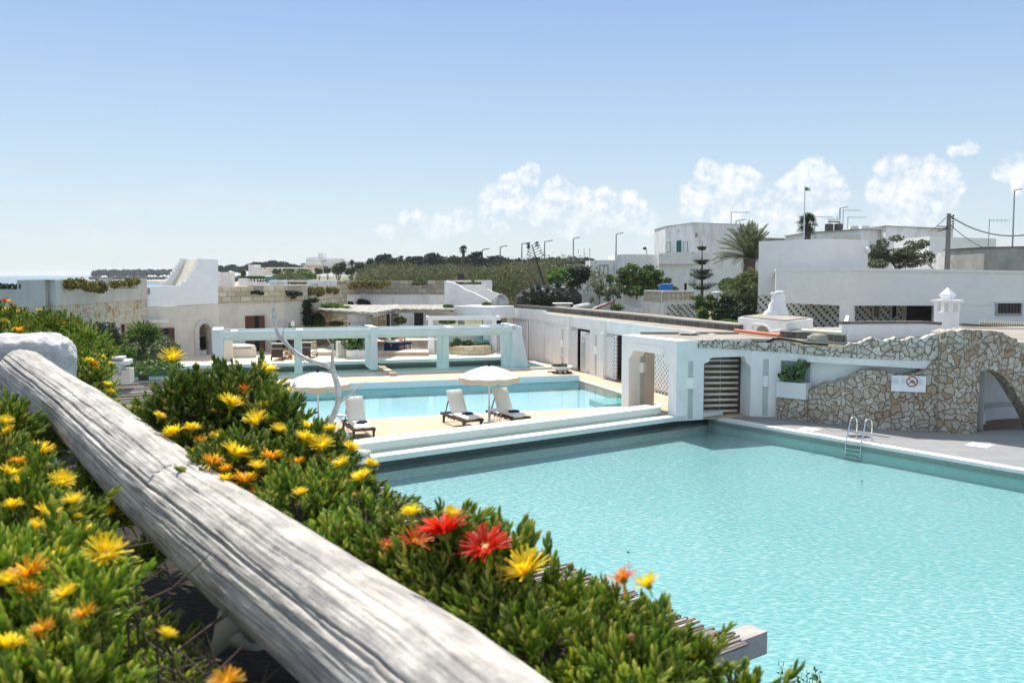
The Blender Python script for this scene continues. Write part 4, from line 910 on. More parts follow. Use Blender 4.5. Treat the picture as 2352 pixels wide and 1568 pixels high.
# rock on the white block at the cabins' end
pl = Plane(U(1127, 50.4), U(1181, 52.6))
blk = thing('rock_pedestal', pl.pt(1, 0, 1), 'white block pedestal at the far end of the cabins', 'pedestal')
mb = MB(); a1 = pl.s_of(ZM(612, 200))[0]; z1 = pl.s_of(ZM(300, 182))[1]; z0 = pl.s_of(ZM(300, 372))[1]
pl.box(mb, 0, a1, z0, z1, 0, 2.6); put('block', mb, WHITE, blk)
mb = MB(); pl.box(mb, .1, .62, TZ-.3, z0, .1, .6); put('post', mb, WHITE, blk)
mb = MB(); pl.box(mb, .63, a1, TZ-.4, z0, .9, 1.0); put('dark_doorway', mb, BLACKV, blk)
mb = MB(); pl.box(mb, .9, 1.7, TZ-.3, 2.1, .5, .55); put('plank_door', mb, WHITE2, blk)
mb = MB(); c = pl.at(ZC(1468, 900), .9); s_ = c.y*CP/FPX
mb.blob((c.x, c.y, c.z-.1), (18.5*s_, 15*s_, 21*s_), 11, .35, 1.8, 28, 18)
for i, v in enumerate(mb.v):
    k = (v[2]-c.z)/(21*s_); mb.v[i] = (c.x+(v[0]-c.x)*(1-.33*k), c.y+(v[1]-c.y)*(1-.3*k), max(v[2], z1))
put('boulder', mb, ROCK, smooth=True, label='big grey boulder resting on the white block beside the stair', cat='boulder')
foliage('trailing_succulent', [B3(ZC(1310, 930), c.y, 11, 5), B3(ZC(1340, 945), c.y, 8, 6)], 900, .10, LG, label='reddish green succulent trailing off the white block by the boulder', cat='plant')

# reed roof porch
rp = thing('reed_porch', (-8, 53, TZ), 'shaded porch with grey reed roof, stone pillars and white beams', 'porch')
RZ = 2.98
REED = mat('grey_reed', (.42, .39, .34), .9, .45, 3, bump=.8, bscale=14); 
def reeds(name, quadpts, m, par, n=60, z_j=.03):
    # bundles of cane laid side by side from edge 0-1 to edge 3-2
    a, b, c, d = [Vector(p) for p in quadpts]; mb = MB(); rr = random.Random(len(name)+n)
    for k in range(n):
        t = (k+.5)/n; p = a.lerp(b, t); q = d.lerp(c, t); j = Vector((rr.uniform(-.03, .03), rr.uniform(-.06, .06), rr.uniform(-z_j, z_j)))
        w_ = (b-a).length/n*1.15; e = (p-q)*rr.uniform(-.02, .05)
        mb.beam(p+e+j, q+j*.5, w_, w_*.45)
    return put(name, mb, m, par)
reeds('reed_mat', [G(ZB(1300, 838), RZ), G(ZB(2045, 892), RZ), G(ZB(2200, 800), RZ+.05), G(ZB(1300, 790), RZ+.05)], REED, rp, 60)
reeds('reed_mat', [G(ZB(2045, 892), RZ+.02), G(ZC(270, 985), RZ), G(ZC(270, 940), RZ+.05), G(ZB(2150, 805), RZ+.05)], REED, rp, 40)
reeds('reed_mat', [G(ZC(240, 990), RZ+.03), G(ZC(930, 990), RZ+.03), G(ZC(930, 937), RZ+.05), G(ZC(200, 940), RZ+.05)], REED, rp, 60)
for a, b in ((ZB(1310, 852), ZB(2045, 905)), (ZB(2050, 908), ZC(240, 1010)), (ZC(265, 1012), ZC(880, 1012))):
    mb = MB(); mb.beam(G(a, 2.80), G(b, 2.80), .14, .20); put('beam', mb, WHITE2, rp)
for u0, u1, vb in ((839.3, 861.8, 745), (897, 913, 745), (866, 884, 0), (1051, 1066, 0)):
    y = {839.3: 48.3, 897: 52.0, 866: 57.0, 1051: 54}[u0]; x0, x1 = X(u0, y), X(u1, y); mb = MB(); mb.box(((x0+x1)/2, y+.25, TZ+1.04), (x1-x0, .5, 2.08)); put('pillar', mb, TUFAG, rp)
# stairside white frame over the small plunge pool
wf_ = thing('plunge_pool_pergola', (-3, 50, TZ), 'slim white timber style frame standing behind the long pergola', 'pergola')
z1 = zat(ZC(610, 1095), 49.6)
p00 = Vector((X(981, 49.6), 49.6, z1)); p10 = Vector((X(1147, 49.6), 49.6, z1)); p01 = G(ZC(600, 1047), z1); p11 = G(ZC(1290, 1050), z1)
for a, b in ((p00, p10), (p01, p11), (p00, p01), (p10, p11)):
    mb = MB(); mb.beam(a, b, .14, .22); put('rail', mb, WHITE, wf_)
for u, y in ((988, 49.7), (1135, 49.7), (1060, 54.5)):
    mb = MB(); mb.box((X(u, y), y, (TZ+z1)/2), (.26, .26, z1-TZ-.24)); put('post', mb, WHITE, wf_)
mb = MB(); mb.box((X(990.5, 48.9), 48.9, TZ+.42), (.36, .9, .84)); put('pier', mb, WHITE, label='white block pier beside the curved stone planter', cat='pier')
mb = MB(); mb.box((X(1090, 52), 52, TZ+.42), (X(1141, 52)-X(990, 52), .2, .84)); put('low_wall', mb, WHITE, label='low white wall behind the curved stone planter', cat='wall')
mb = MB(); mb.prism([[G(ZJ(1560, 250), 1.25), G(ZJ(1750, 250), 1.25), G(ZJ(1690, 200), 1.25), G(ZJ(1575, 200), 1.25)]], Vector((0, 0, -.5))); put('plunge_pool', mb, TILEW, kind='structure')
# curved tufa planter
mb = MB(); cpl = [U(1031, 48.6), U(1050, 47.9), U(1080, 47.6), U(1110, 47.8), U(1129, 48.6)]
ribbon(mb, cpl, [ZJ(1240, 332), ZJ(1500, 330), ZJ(1770, 318)], TZ, .3)
pt_ = thing('stone_planter', (cpl[2][0], 48.2, TZ), 'curved tufa stone planter with low green hedge behind the pergola', 'planter')
put('planter_wall', mb, TUFA, pt_)
mb = MB(); mb.prism([[Vector((x, y+.1, TZ+.42)) for x, y in cpl]+[Vector((cpl[-1][0], 49.8, TZ+.42)), Vector((cpl[0][0], 49.8, TZ+.42))]], Vector((0, 0, -.3))); put('soil', mb, SOIL, pt_)
foliage('hedge', [B3(ZJ(1345, 270), 48.8, 10, 9), B3(ZJ(1290, 300), 48.6, 12, 5), B3(ZJ(1470, 290), 48.8, 14, 7), B3(ZJ(1600, 300), 48.7, 16, 4), B3(ZJ(1700, 300), 48.7, 10, 4)], 2600, .09, LG, pt_)

# stair tower on the left
tw = thing('stair_tower', (-19, 47, .3), 'white rooftop stair block with stepped side walls above a cream arched wall', 'stair tower')
pa, pb_ = U(337, 45.4), U(501, 48.4); tp = Plane(pa, pb_)
prof = [(1382, 770), (1382, 576), (1706, 570), (1708, 534), (1757, 534), (1759, 501), (1780, 501), (1783, 469), (1803, 469), (1806, 438), (1824, 438), (1827, 408), (1845, 408), (1848, 378), (1865, 378), (1868, 347), (1879, 347), (1881, 318), (2052, 325), (2053, 740)]
mb = MB(); mb.prism([[tp.at(ZA(x, y)) for x, y in prof]], tp.n*.32)
put('stepped_wall', mb, WHITEC, tw)
prof = [(1500, 600), (1530, 572), (1530, 531), (1575, 531), (1577, 499), (1597, 499), (1600, 466), (1619, 466), (1622, 437), (1642, 437), (1645, 406), (1662, 406), (1665, 378), (1684, 378), (1687, 347), (1704, 347), (1707, 316), (1765, 318), (1900, 330), (1900, 600)]
OFF = 1.9
mb = MB(); mb.prism([[tp.at(ZA(x, y), OFF) for x, y in prof]], tp.n*.25); put('stepped_wall', mb, WHITEC, tw)
a, b, c, d = tp.at(ZA(1612, 575), OFF), tp.at(ZA(1712, 575), .3), tp.at(ZA(1885, 325), .3), tp.at(ZA(1752, 325), OFF)
mb = MB(); mb.prism([[a, b, c, d]], Vector((0, 0, -.2))); put('ramp', mb, brick_mat('ramp_paving', (.55, .50, .38), (.60, .55, .43), (.45, .41, .32), .6, .45), tw)
mb = MB(); mb.prism([[d, c, tp.at(ZA(2052, 325), .3), tp.at(ZA(2052, 325), OFF+.2)]], Vector((0, 0, -.15))); tp.box(mb, (tp.at(ZA(2052, 325))-tp.p).dot(tp.d)-.3, (tp.at(ZA(2052, 325))-tp.p).dot(tp.d)-.004, 3.0, 5.8, .33, OFF+.2); put('landing', mb, WHITEC, tw)
lo = [(x+.02, y+.09) for x, y in (pa, pb_)]
# cream wall below with an arched doorway
cp_ = Plane(lo[0], lo[1]); bl = [cp_.at(ZA(1384, 776)), cp_.at(ZA(2053, 741))]
zb_ = .35
a0, a1 = [(v-cp_.p).dot(cp_.d) for v in bl]
ax0 = cp_.s_of(ZA(1872, 1100))[0]; ax1 = cp_.s_of(ZA(1984, 1100))[0]; az_ = cp_.s_of(ZA(1930, 925))[1]; rr_ = (ax1-ax0)/2
lp = [(a0, zb_), (ax0, zb_)]+[((ax0+ax1)/2-rr_*math.cos(t), az_-rr_+rr_*math.sin(t)) for t in np.linspace(0, math.pi, 11)]+[(ax1, zb_), (a1+.02, zb_), (a1+.02, bl[1].z), (a0, bl[0].z)]
mb = MB(); mb.prism([[cp_.pt(a, z) for a, z in lp]], cp_.n*.45); put('wall', mb, CREAM, tw)
mb = MB(); R2 = rr_+.26; arc = np.linspace(0, math.pi, 13); cx_ = (ax0+ax1)/2; cz2 = az_-rr_
outer_ = [(cx_-R2, zb_)]+[(cx_-R2*math.cos(t), cz2+R2*math.sin(t)) for t in arc]+[(cx_+R2, zb_), (ax1, zb_)]+[(cx_+rr_*math.cos(t), cz2+rr_*math.sin(t)) for t in arc]+[(ax0, zb_)]
mb.prism([[cp_.pt(a, z, -.07) for a, z in outer_]], cp_.n*.068); put('arch_surround', mb, mat('pale_limestone', (.66, .61, .54), .85, .1, 4, bump=.3), tw)
mb = MB(); cp_.box(mb, ax0-.5, ax1+1.2, zb_, 3.2, 1.5, 1.6); cp_.box(mb, ax1+.4, ax1+.5, zb_, 3.2, .46, 1.5); put('passage_wall', mb, TUFA, tw)
mb = MB(); cp_.box(mb, ax0-.5, ax1+1.2, zb_-.1, zb_, -1.5, 1.5); put('passage_floor', mb, TERR, kind='structure')
leafdoor(tw, cp_, ZA(1425, 975), ZA(1632, 1112))
mb = MB(); A0 = cp_.s_of(ZA(1345, 905))[0]; A1 = cp_.s_of(ZA(1525, 885))[0]; zz1 = cp_.s_of(ZA(1430, 900))[1]; cp_.box(mb, A0, A1, zz1-.06, zz1+.05, -.7, -.002); put('door_canopy', mb, WHITE2, tw)
# the planted parapet building on the far left
lb = thing('stone_house', (X(230, 41), 41, 0), 'stone house with planted roof parapet and crazy paving wall on the far left', 'house')
lpth = [U(-60, 40.5), U(127, 36.2), U(338, 45.2)]
topL = [ZA(-250, 510), ZA(-10, 515), ZA(-8, 600), ZA(255, 605), ZA(258, 518), ZA(520, 514), ZA(620, 513), ZA(624, 600), ZA(985, 600), ZA(988, 510), ZA(1050, 508), ZA(1054, 598), ZA(1300, 598), ZA(1303, 503), ZA(1380, 503)]
botL = [ZA(-250, 740), ZA(300, 770), ZA(520, 757), ZA(1380, 700)]
AWL = (-1, .15)
mb = MB(); ribbon(mb, lpth, topL, botL, .5, u1=337.5, away=AWL); put('parapet', mb, mat('grey_beige_plaster', (.58, .54, .475), .9, .12, 1.2, bump=.3, stain=.3), lb)
mb = MB(); ribbon(mb, [(x-.04, y+.02) for x, y in lpth], [ZA(-250, 739), ZA(300, 769), ZA(520, 756), ZA(1380, 699)], 0.0, .46, u1=337.3, away=AWL); put('crazy_wall', mb, CRAZY, lb)
mb = MB(); ribbon(mb, [(x-.45, y+.1) for x, y in lpth], [ZA(560, 530), ZA(1380, 520)], 3.8, .1, away=AWL); put('planter_back', mb, TUFAG, lb)
mb = MB(); mb.prism([[Vector((*lpth[0], 4.3)), Vector((lpth[1][0], lpth[1][1]+.5, 4.3)), Vector((lpth[2][0], lpth[2][1]+.5, 4.3)), Vector((lpth[2][0]-1, 56, 4.3)), Vector((-50, 56, 4.3))]], Vector((0, 0, -.3))); put('roof', mb, ROOFC, lb)
hp4 = Plane(lpth[1], lpth[2]); a0, z1 = hp4.s_of(ZA(1155, 945)); a1, z0 = hp4.s_of(ZA(1250, 1070)); mb = MB(); hp4.box(mb, a0, a1, z0-.8, z1, -.06, .02); put('door', mb, mat('sandstone_panel', (.50, .38, .24), .8, .2), lb)
mb = MB(); hp4.box(mb, a0-.1, a0-.002, z0-.8, z1+.06, -.1, .02); put('door_frame', mb, DARKW, lb)
def hedge(q0, q1, yf, label, m=LYEL, n=1500, size=.09, group='flowering plants spilling over the parapets'):
    (u0, v0), (u1, v1) = q0, q1; k = max(2, int((u1-u0)/max(5, (v1-v0)*.8))); bl = []
    rr = random.Random(int(u0*10)); 
    for i in range(k):
        uu = u0+(u1-u0)*(i+.5)/k; y = yf(uu) if callable(yf) else yf
        bl.append(B3((uu, (v0+v1)/2+rr.uniform(-.15, .25)*(v1-v0)), y, (u1-u0)/k*.75, (v1-v0)*rr.uniform(.42, .62), (v1-v0)*.5))
    return foliage('flowering_plant' if m is LYEL else 'trailing_plant', bl, n, size, m, label=label, cat='plant', group=group, shell=.6)
hedge(ZA(618, 508), ZA(990, 612), lambda u: 18.55*2017/(1176-u), 'widest yellow flowering succulent spilling over the far left parapet', n=3800)
hedge(ZA(1052, 506), ZA(1305, 580), lambda u: 18.55*2017/(1176-u), 'yellow flowering succulent in the right notch of the far left parapet', n=2200)
hedge(ZA(-30, 548), ZA(252, 612), lambda u: interp([(-60, 40.2), (127, 35.9)], u), 'dark succulent drooping from the leftmost parapet opening', LDK, n=1800)
hedge(ZB(1250, 568), ZB(1455, 676), lambda u: interp([(703, 51.4), (745, 53.7)], u), 'round yellow flowering clump at the corner of the curved house', n=2000)
hedge(ZB(1468, 562), ZB(1628, 652), lambda u: interp([(745, 53.7), (785, 57.5)], u), 'smaller round yellow flowering clump right of the corner clump', n=1500)
hedge(ZB(1748, 504), ZB(2226, 590), 59.9, 'long strip of yellow flowering succulent on the block wall', n=3600)
hedge(ZB(606, 622), ZB(742, 668), 49.9, 'dark plant hanging in the left notch of the curved house parapet', LDK, n=700)
hedge(ZB(1008, 615), ZB(1196, 680), 50.7, 'dark ivy hanging from the right notch of the curved house parapet', LDK, n=900)
hedge(ZB(1070, 660), ZB(1130, 726), 50.6, 'thin dark tail of ivy hanging below the parapet notch', LDK, n=260)
hedge(ZC(432, 680), ZC(616, 702), 60.0, 'thin green plant strip in the block wall opening', LG, n=700)
def bush(name, blobs, n, size, m, label, cat='shrub', **k): return foliage(name, blobs, n, size, m, label=label, cat=cat, **k)
bush('climbing_ivy', [B3(ZB(1260, 760+i*42), 51.3, 9+3*(i % 2), 6) for i in range(7)]+[B3(ZB(1330, 740), 52, 14, 5)], 2600, .12, LDK, 'dark ivy climbing the corner of the curved house', 'ivy')
bush('shrub', [B3(ZB(1350, 980), 52, 18, 12), B3(ZB(1390, 940), 52.5, 12, 10), B3(ZB(1430, 1000), 52, 10, 8)], 2200, .13, LG, 'dark leafy shrub in the shade left of the porch')
bush('roof_vine', [B3(ZB(1380, 790), 55, 22, 9), B3(ZB(1340, 770), 56, 12, 9)], 1400, .14, LDK, 'dark vine at the left end of the reed roof', 'vine')
bush('roof_vine', [B3(ZB(1500, 800), 52, 16, 6), B3(ZB(1600, 812), 52, 20, 7), B3(ZB(1700, 825), 51.5, 14, 5)], 2400, .11, LGB, 'bright green vine spreading over the reed roof', 'vine')
bush('wall_ivy', [B3(ZB(1920, 770), 60, 16, 7), B3(ZB(1890, 745), 60, 8, 5)], 900, .15, LDK, 'dark ivy patch on the plaster above the reed roof', 'ivy')
bush('wall_ivy', [B3(ZB(1770, 775), 60, 7, 4)], 250, .15, LDK, 'tiny dark ivy patch left of the larger ivy patch on the plaster', 'ivy')
bush('roof_plant', [B3(ZC(850, 952), 52.5, 11, 4), B3(ZC(890, 958), 52.5, 8, 4)], 800, .1, LG, 'small green clump growing on the right end of the reed roof', 'plant')
for i, (q, r, lab) in enumerate(((ZC(300, 1120), (14, 8), 'leafy plant in the porch shade right of the pillar'), (ZB(1600, 1010), (18, 5), 'low plant in the porch shade behind the pergola'), (ZC(850, 1135), (20, 5), 'low plant under the slim white frame'))):
    bush('porch_plant', [B3(q, 50.5, *r)], 900, .12, LG, lab, 'plant')
# cactus silhouettes on the back parapet
for q, h, lab in ((ZC(1152, 702), 17, 'tall columnar cactus standing on the white parapet'), (ZC(1188, 702), 8, 'short thin cactus beside the tall columnar cactus'), (ZC(1062, 702), 6, 'small dark cactus left of the columnar cactus')):
    b0 = D(q, 62); s_ = 62/FPX; mb = MB(); mb.tube([b0, b0+Z*h*s_*.6, b0+Z*h*s_], [.11, .12, .04], 8); put('cactus', mb, CACT, label=lab, cat='cactus')

# garden on the left behind the flowers
gz = 0.0
def fanleaf(mb, c, d, r, n=14, droop=.25):
    d = Vector(d).normalized(); x = d.cross(Z).normalized() if abs(d.z) < .98 else Vector((1, 0, 0)); y = x.cross(d)
    for k in range(n):
        a = (k/(n-1)-.5)*R(230); v = (d*math.cos(a)+x*math.sin(a)).normalized(); tip = c+v*r-Z*droop*r; m_ = c+v*r*.55; s_ = (x*math.cos(a)-d*math.sin(a))*r*.05
        mb.add([c, m_+s_, tip, m_-s_], [(0, 1, 2, 3)])
def fan_palm(name, base, h, r, nl, label, cat, m=LG, trunk_r=.12, seed=1, group=None):
    rr = random.Random(seed); o = thing(name, base, label, cat, group); base = Vector(base)
    mb = MB(); mb.tube([base, base+Z*h*.5, base+Z*h], [trunk_r*1.3, trunk_r, trunk_r*1.1], 9, wob=.3); put('trunk', mb, TRUNK, o)
    mb = MB(); top = base+Z*h
    for k in range(nl):
        az_ = rr.uniform(0, 6.28); e = rr.uniform(-.5, 1.4); d = Vector((math.cos(az_)*math.cos(e), math.sin(az_)*math.cos(e), math.sin(e)))
        c = top+d*r*.5; mb.tube([top, c], .012*r+.004, 4, cap=False); fanleaf(mb, c, d, r*.55, 13, .12+.3*(e < .3))
    put('crown', mb, m, o); return o
fan_palm('dwarf_palm', (X(322, 38.5), 38.5, 0), 1.75, 1.35, 60, 'green dwarf fan palm between the shrubs by the brown shutters', 'palm', LG, .2, 4)
YG = 37.0
bush('shrub', [B3(ZA(1120, 1150), YG, 22, 20), B3(ZA(1190, 1220), YG-.5, 20, 18), B3(ZA(1060, 1230), YG-.5, 14, 14)], 5600, .14, LGB, 'glossy green shrub left of the dwarf palm')
bush('shrub', [B3(ZA(1540, 1165), YG+1, 34, 18), B3(ZA(1600, 1150), YG+1, 20, 14), B3(ZA(1480, 1200), YG, 22, 18), B3(ZA(1560, 1230), YG, 34, 22)], 6500, .14, leaf_mat('variegated_leaf', (.06, .10, .03), (.16, .20, .09), (.40, .38, .20), .25), 'variegated shrub dotted with red berries under the brown shutters')
bush('shrub', [B3(ZA(1000, 1000), YG, 24, 20), B3(ZA(940, 960), YG, 16, 12), B3(ZA(1060, 1050), YG, 18, 14), B3(ZA(900, 1050), YG, 20, 20)], 3600, .15, LOLIVE, 'grey green leafy shrub against the crazy paving wall')
bush('undergrowth', [B3(ZA(1400, 1330), 34, 50, 14), B3(ZA(1250, 1360), 33, 40, 12), B3(ZA(1550, 1330), 35, 40, 12)], 3000, .16, LG, 'low green undergrowth beneath the dwarf palm', 'plant')

# ================================================================== LAND AND SEA
SEA = -1.5
coast = [(-60, -46), (45, -50), (120, -64), (250, -95), (330, -140), (450, -178), (520, -205), (640, -228), (800, -330), (1000, -440), (1500, -785), (1800, -700), (2600, -300), (4000, 400), (9000, 3000)]
def sstep(a, b, x): t = min(1, max(0, (x-a)/(b-a))); return t*t*(3-2*t)
def cabin_x(y): return 6.5-(y-35.6)*.31 if y < 60 else -2.5
def land_h(x, y):
    xc = interp(coast, y); d = x-xc; k = 1+max(0, y)/350
    n = mnoise.noise(Vector((x*.03, y*.03, 1)))+.5*mnoise.noise(Vector((x*.09, y*.09, 4)))
    h = -4+2.4*sstep(-14*k, 1, d)+1.0*sstep(0, 22*k, d)+2.4*sstep(20*k, 48*k, d)*(1+.5*n)
    if y > 150: h += 1.6*sstep(150, 400, y)*sstep(40*k, 120*k, d)
    # the resort sits in a lower pocket
    inside = sstep(0, 3, 61.5-y)*sstep(0, 2.0, (cabin_x(y)+2.2)-x if y > 35.6 else 16-x-(y-30)*.0)
    if y < 33: inside = 1 if x < 40 else 0
    elif y < 37 and x > 8: inside = 1-sstep(33.5, 36, y)
    if x < -44 and y < 62: inside *= sstep(-47, -44, x)
    return h*(1-inside)+(-2.3)*inside
ys = np.concatenate([np.linspace(-40, 20, 7), np.linspace(24, 70, 47), np.linspace(72, 200, 50), np.geomspace(206, 5000, 66)])
ts = np.concatenate([np.linspace(-1.6, 1.6, 150)])
V = []; 
for y in ys:
    for t in ts:
        x = t*max(60, (y+20)*1.0); V.append((max(-6900, min(6900, x)), y, land_h(x, y)))
nx_ = len(ts); Fq = [(j*nx_+i, j*nx_+i+1, (j+1)*nx_+i+1, (j+1)*nx_+i) for j in range(len(ys)-1) for i in range(nx_-1)]
land = mat('sandy_ground', (.10, .115, .05), .95, .3, .25, bump=.5, bscale=2)
nt = land.node_tree; b_ = nt.nodes['Principled BSDF']; gg = nt.nodes.new('ShaderNodeNewGeometry'); sp3 = nt.nodes.new('ShaderNodeSeparateXYZ'); nt.links.new(gg.outputs['Position'], sp3.inputs[0])
mrg = nt.nodes.new('ShaderNodeMapRange'); nt.links.new(sp3.outputs[2], mrg.inputs[0]); mrg.inputs[1].default_value = -.6; mrg.inputs[2].default_value = .5
old = b_.inputs['Base Color'].links[0].from_socket; mg = nt.nodes.new('ShaderNodeMix'); mg.data_type = 'RGBA'; nt.links.new(mrg.outputs[0], mg.inputs[0]); mg.inputs[6].default_value = (.46, .36, .25, 1); 
dn = nt.nodes.new('ShaderNodeTexNoise'); nt.links.new(gg.outputs['Position'], dn.inputs['Vector']); dn.inputs['Scale'].default_value = .35; dn.inputs['Detail'].default_value = 6
dr = nt.nodes.new('ShaderNodeValToRGB'); nt.links.new(dn.outputs[0], dr.inputs[0]); dr.color_ramp.elements[0].position = .42; dr.color_ramp.elements[0].color = (.085, .10, .04, 1); dr.color_ramp.elements[1].position = .62; dr.color_ramp.elements[1].color = (.27, .22, .12, 1)
nt.links.new(dr.outputs[0], mg.inputs[7]); nt.links.new(mg.outputs[2], b_.inputs['Base Color'])
np_mesh('ground', V, Fq, land, smooth=True, kind='structure')
seam = mat('sea_water', (.012, .095, .15), .25, .1, .02, bump=.6, bscale=.5, spec=.5)
mb = MB(); mb.add([(-7000, -200, SEA), (7000, -200, SEA), (7000, 9500, SEA), (-7000, 9500, SEA)], [(0, 1, 2, 3)]); put('sea', mb, seam, kind='structure')

# ================================================================== FAR BACKGROUND
bush('headland_wood', [B3((222+i*9.5+rng.uniform(-2, 2), 629-3*abs(math.sin(i*1.1))), 880+10*(i % 3), 9, 6.5) for i in range(20)], 6500, 3.2, LPINE, 'dark line of pine woods on the far headland above the beach', 'wood', kind='stuff', zmin=-1)
bush('dune_scrub', [B3((215+i*13, 638.5), 800, 11, 3.2) for i in range(15)]+[B3((505+i*12, 640+2*math.sin(i)), 420, 10, 4.5) for i in range(9)], 5000, 1.8, LOLIVE, 'grey green dune scrub behind the far beach', 'scrub', kind='stuff', zmin=-1.2)
bush('ridge_wood', [B3((505+i*9+rng.uniform(-3, 3), 617+3*math.sin(i*1.7)), 460+5*(i % 4), 8, 6) for i in range(6)]+[B3((570+i*9, 613-5*math.sin(i*.3)+rng.uniform(-2, 2)), 430, 9, 7) for i in range(14)], 6500, 1.7, LPINE, 'low dark tree line on the ridge left of the pale hotel', 'wood', kind='stuff', zmin=0)
def wblock(par, name, uL, yL, uR, yR, vL, vR, zb, depth, m, away=None, **k):
    mb = MB(); ribbon(mb, [U(uL, yL), U(uR, yR)], [(uL, vL), (uR, vR)], zb, depth, step=1e9, away=away); return put(name, mb, m, par, **k)
def pts2(fn, *a): return [fn(x, y) for x, y in a]
hotel = thing('hotel', (X(745, 240), 240, 2), 'pale stepped hotel with rooftop water tower on the far ridge', 'hotel')
def hb(n, x0, x1, yt, yb_, y, dep, m=WHITE2):
    (u0, v0), (u1, v1) = ZB(x0, yt), ZB(x1, yt); return wblock(hotel, n, u0, y, u1, y+1, v0, v1, zat((u0, ZB(0, yb_)[1]), y), dep, m)
hb('main_block', 1250, 1672, 248, 420, 240, 12); hb('roof_storey', 1270, 1400, 230, 248, 241, 6); hb('tower', 1390, 1452, 182, 248, 240.5, 5)
hb('side_wing', 1672, 2008, 285, 440, 244, 10); hb('front_block', 1245, 1410, 285, 430, 236, 6, CREAM); hb('canopy', 1200, 1560, 320, 332, 232, 6)
hb('porch_wall', 1560, 1700, 345, 440, 233, 3, CREAM)
for x in (1535, 1545, 1650, 1662): hb('chimney', x-4, x+4, 235, 250, 243, 1)
for x in (1455, 1480): hb('window', x-9, x+9, 270, 282, 239.9, .1, DGLASS)
for x in (1300, 1480): hb('window', x-28, x+28, 340, 395, 231.9 if x > 1400 else 235.9, .1, DGLASS)
lowb = thing('beach_building', (X(600, 200), 200, 1), 'long low white beach building left of the hotel', 'building')
for n, x0, x1, yt, yb_, y, m in (('wall', 775, 860, 352, 445, 200, WHITE), ('wing', 858, 1290, 372, 440, 203, WHITE2), ('roof_edge', 772, 1290, 350, 364, 199, WHITE), ('terrace_rail', 600, 775, 392, 445, 202, WHITE2)):
    (u0, v0), (u1, _) = ZB(x0, yt), ZB(x1, yt); wblock(lowb, n, u0, y, u1, y+1, v0, v0, zat((u0, ZB(0, yb_)[1]), y), 5 if n != 'terrace_rail' else .3, m)
mb = MB(); (u0, v0), (u1, _) = ZB(570, 318), ZB(685, 318); ribbon(mb, [U(u0, 300), U(u1, 300)], [(u0, v0), (u0+13, v0), (u0+13.2, v0+6), (u1, v0+6)], 3, 8); put('villa', mb, WHITE2, label='tiny white villa on the far ridge left of the hotel', cat='villa')
mb = MB(); (u0, v0), (u1, _) = ZB(210, 408), ZB(382, 408); ribbon(mb, [U(u0, 380), U(u1, 380)], [(u0, v0), (u1, v0)], 0, 3); put('beach_wall', mb, WHITE2, label='distant low white wall above the beach', cat='wall')
rr = random.Random(5)
for i in range(9):
    u = [236, 242, 343, 349, 356, 370, 378, 386, 392][i]; v = [637, 636.5, 635.5, 636, 635.5, 636, 635, 636, 635][i]; p = D((u, v), 700); mb = MB(); mb.lathe((p.x, p.y, p.z), [(2.0, 0), (1.4, .7), (.05, 1.2)], 8); mb.tube([p-Z*2, p], .1, 4)
    put('beach_umbrella', mb, METALW, label='tiny white beach umbrella on the distant shore', cat='umbrella', group='tiny white umbrellas on the far beach')
for i, (x, y) in enumerate(((230, 518), (250, 545), (300, 525), (330, 535), (350, 545), (238, 530), (315, 540))):
    p = G(ZB(x, y), -1.2); mb = MB(); mb.blob(p, (1.6, 2, .6), i, .4, 2, 8, 5); put('shore_rock', mb, DARKM, label='dark rock lying on the pale sand beach', cat='rock', group='dark rocks on the beach')
ks = thing('beach_kiosk', (X(590, 95), 95, 1), 'white kiosk with planted green roof and teal curtain behind the curved house', 'kiosk')
for n, x0, x1, yt, yb_, y, dep, m in (('wall', 450, 542, 480, 570, 95, 4, WHITE), ('fence', 545, 665, 520, 570, 94, .2, WHITE2), ('wall', 665, 770, 526, 570, 94, 1, WHITE2), ('curtain', 760, 870, 462, 526, 99, .3, mat('teal_curtain', (.07, .26, .30), .8, .1))):
    (u0, v0), (u1, _) = ZB(x0, yt), ZB(x1, yt); wblock(ks, n, u0, y, u1, y+.3, v0, v0, zat((u0, ZB(0, yb_)[1]), y), dep, m)
for x in (640, 680, 712, 742): p = D(ZB(x, 480), 97); mb = MB(); mb.tube([p, p-Z*2.2], .06, 5); put('post', mb, DARKM, ks)
foliage('green_roof', [B3(ZB(500+i*38, 468), 97, 7, 2.6) for i in range(7)], 1500, .22, LG, ks)
for n, x0, x1, yt, yb_, y, lab in (('roof_parapet', 808, 990, 502, 580, 64, 'white block parapet standing behind the curved house notch'), ('roof_parapet', 1258, 1608, 500, 575, 66, 'white parapet joining the long block wall'), ):
    (u0, v0), (u1, _) = ZB(x0, yt), ZB(x1, yt); wblock(None, n, u0, y, u1, y, v0, v0+1, 3.2, 1.0, WHITE2, label=lab, cat='parapet')
p, q = D(ZB(985, 510), 65), D(ZB(1260, 512), 65); mb = MB(); mb.beam(p, q, .3, .12); put('parapet_bar', mb, WHITE2, label='thin white bar spanning between two white parapets', cat='bar')
wblock(None, 'roof_slab', *[ZB(560, 560)[0], 60, ZB(1200, 560)[0], 61, ZB(0, 566)[1], ZB(0, 562)[1], 3.4], 5, ROOFG, label='flat grey roof between the parapets of the curved house', cat='roof')
bush('dune_mound', [B3(ZB(1130, 455), 135, 44, 11, 12*135/FPX*3), B3(ZB(1240, 450), 132, 24, 8), B3(ZB(960, 470), 132, 22, 6), B3(ZB(1060, 480), 128, 30, 6)], 7000, .32, LGB, 'rounded dune mound overgrown with bright green creeper', 'mound', shell=.85, kind='stuff')
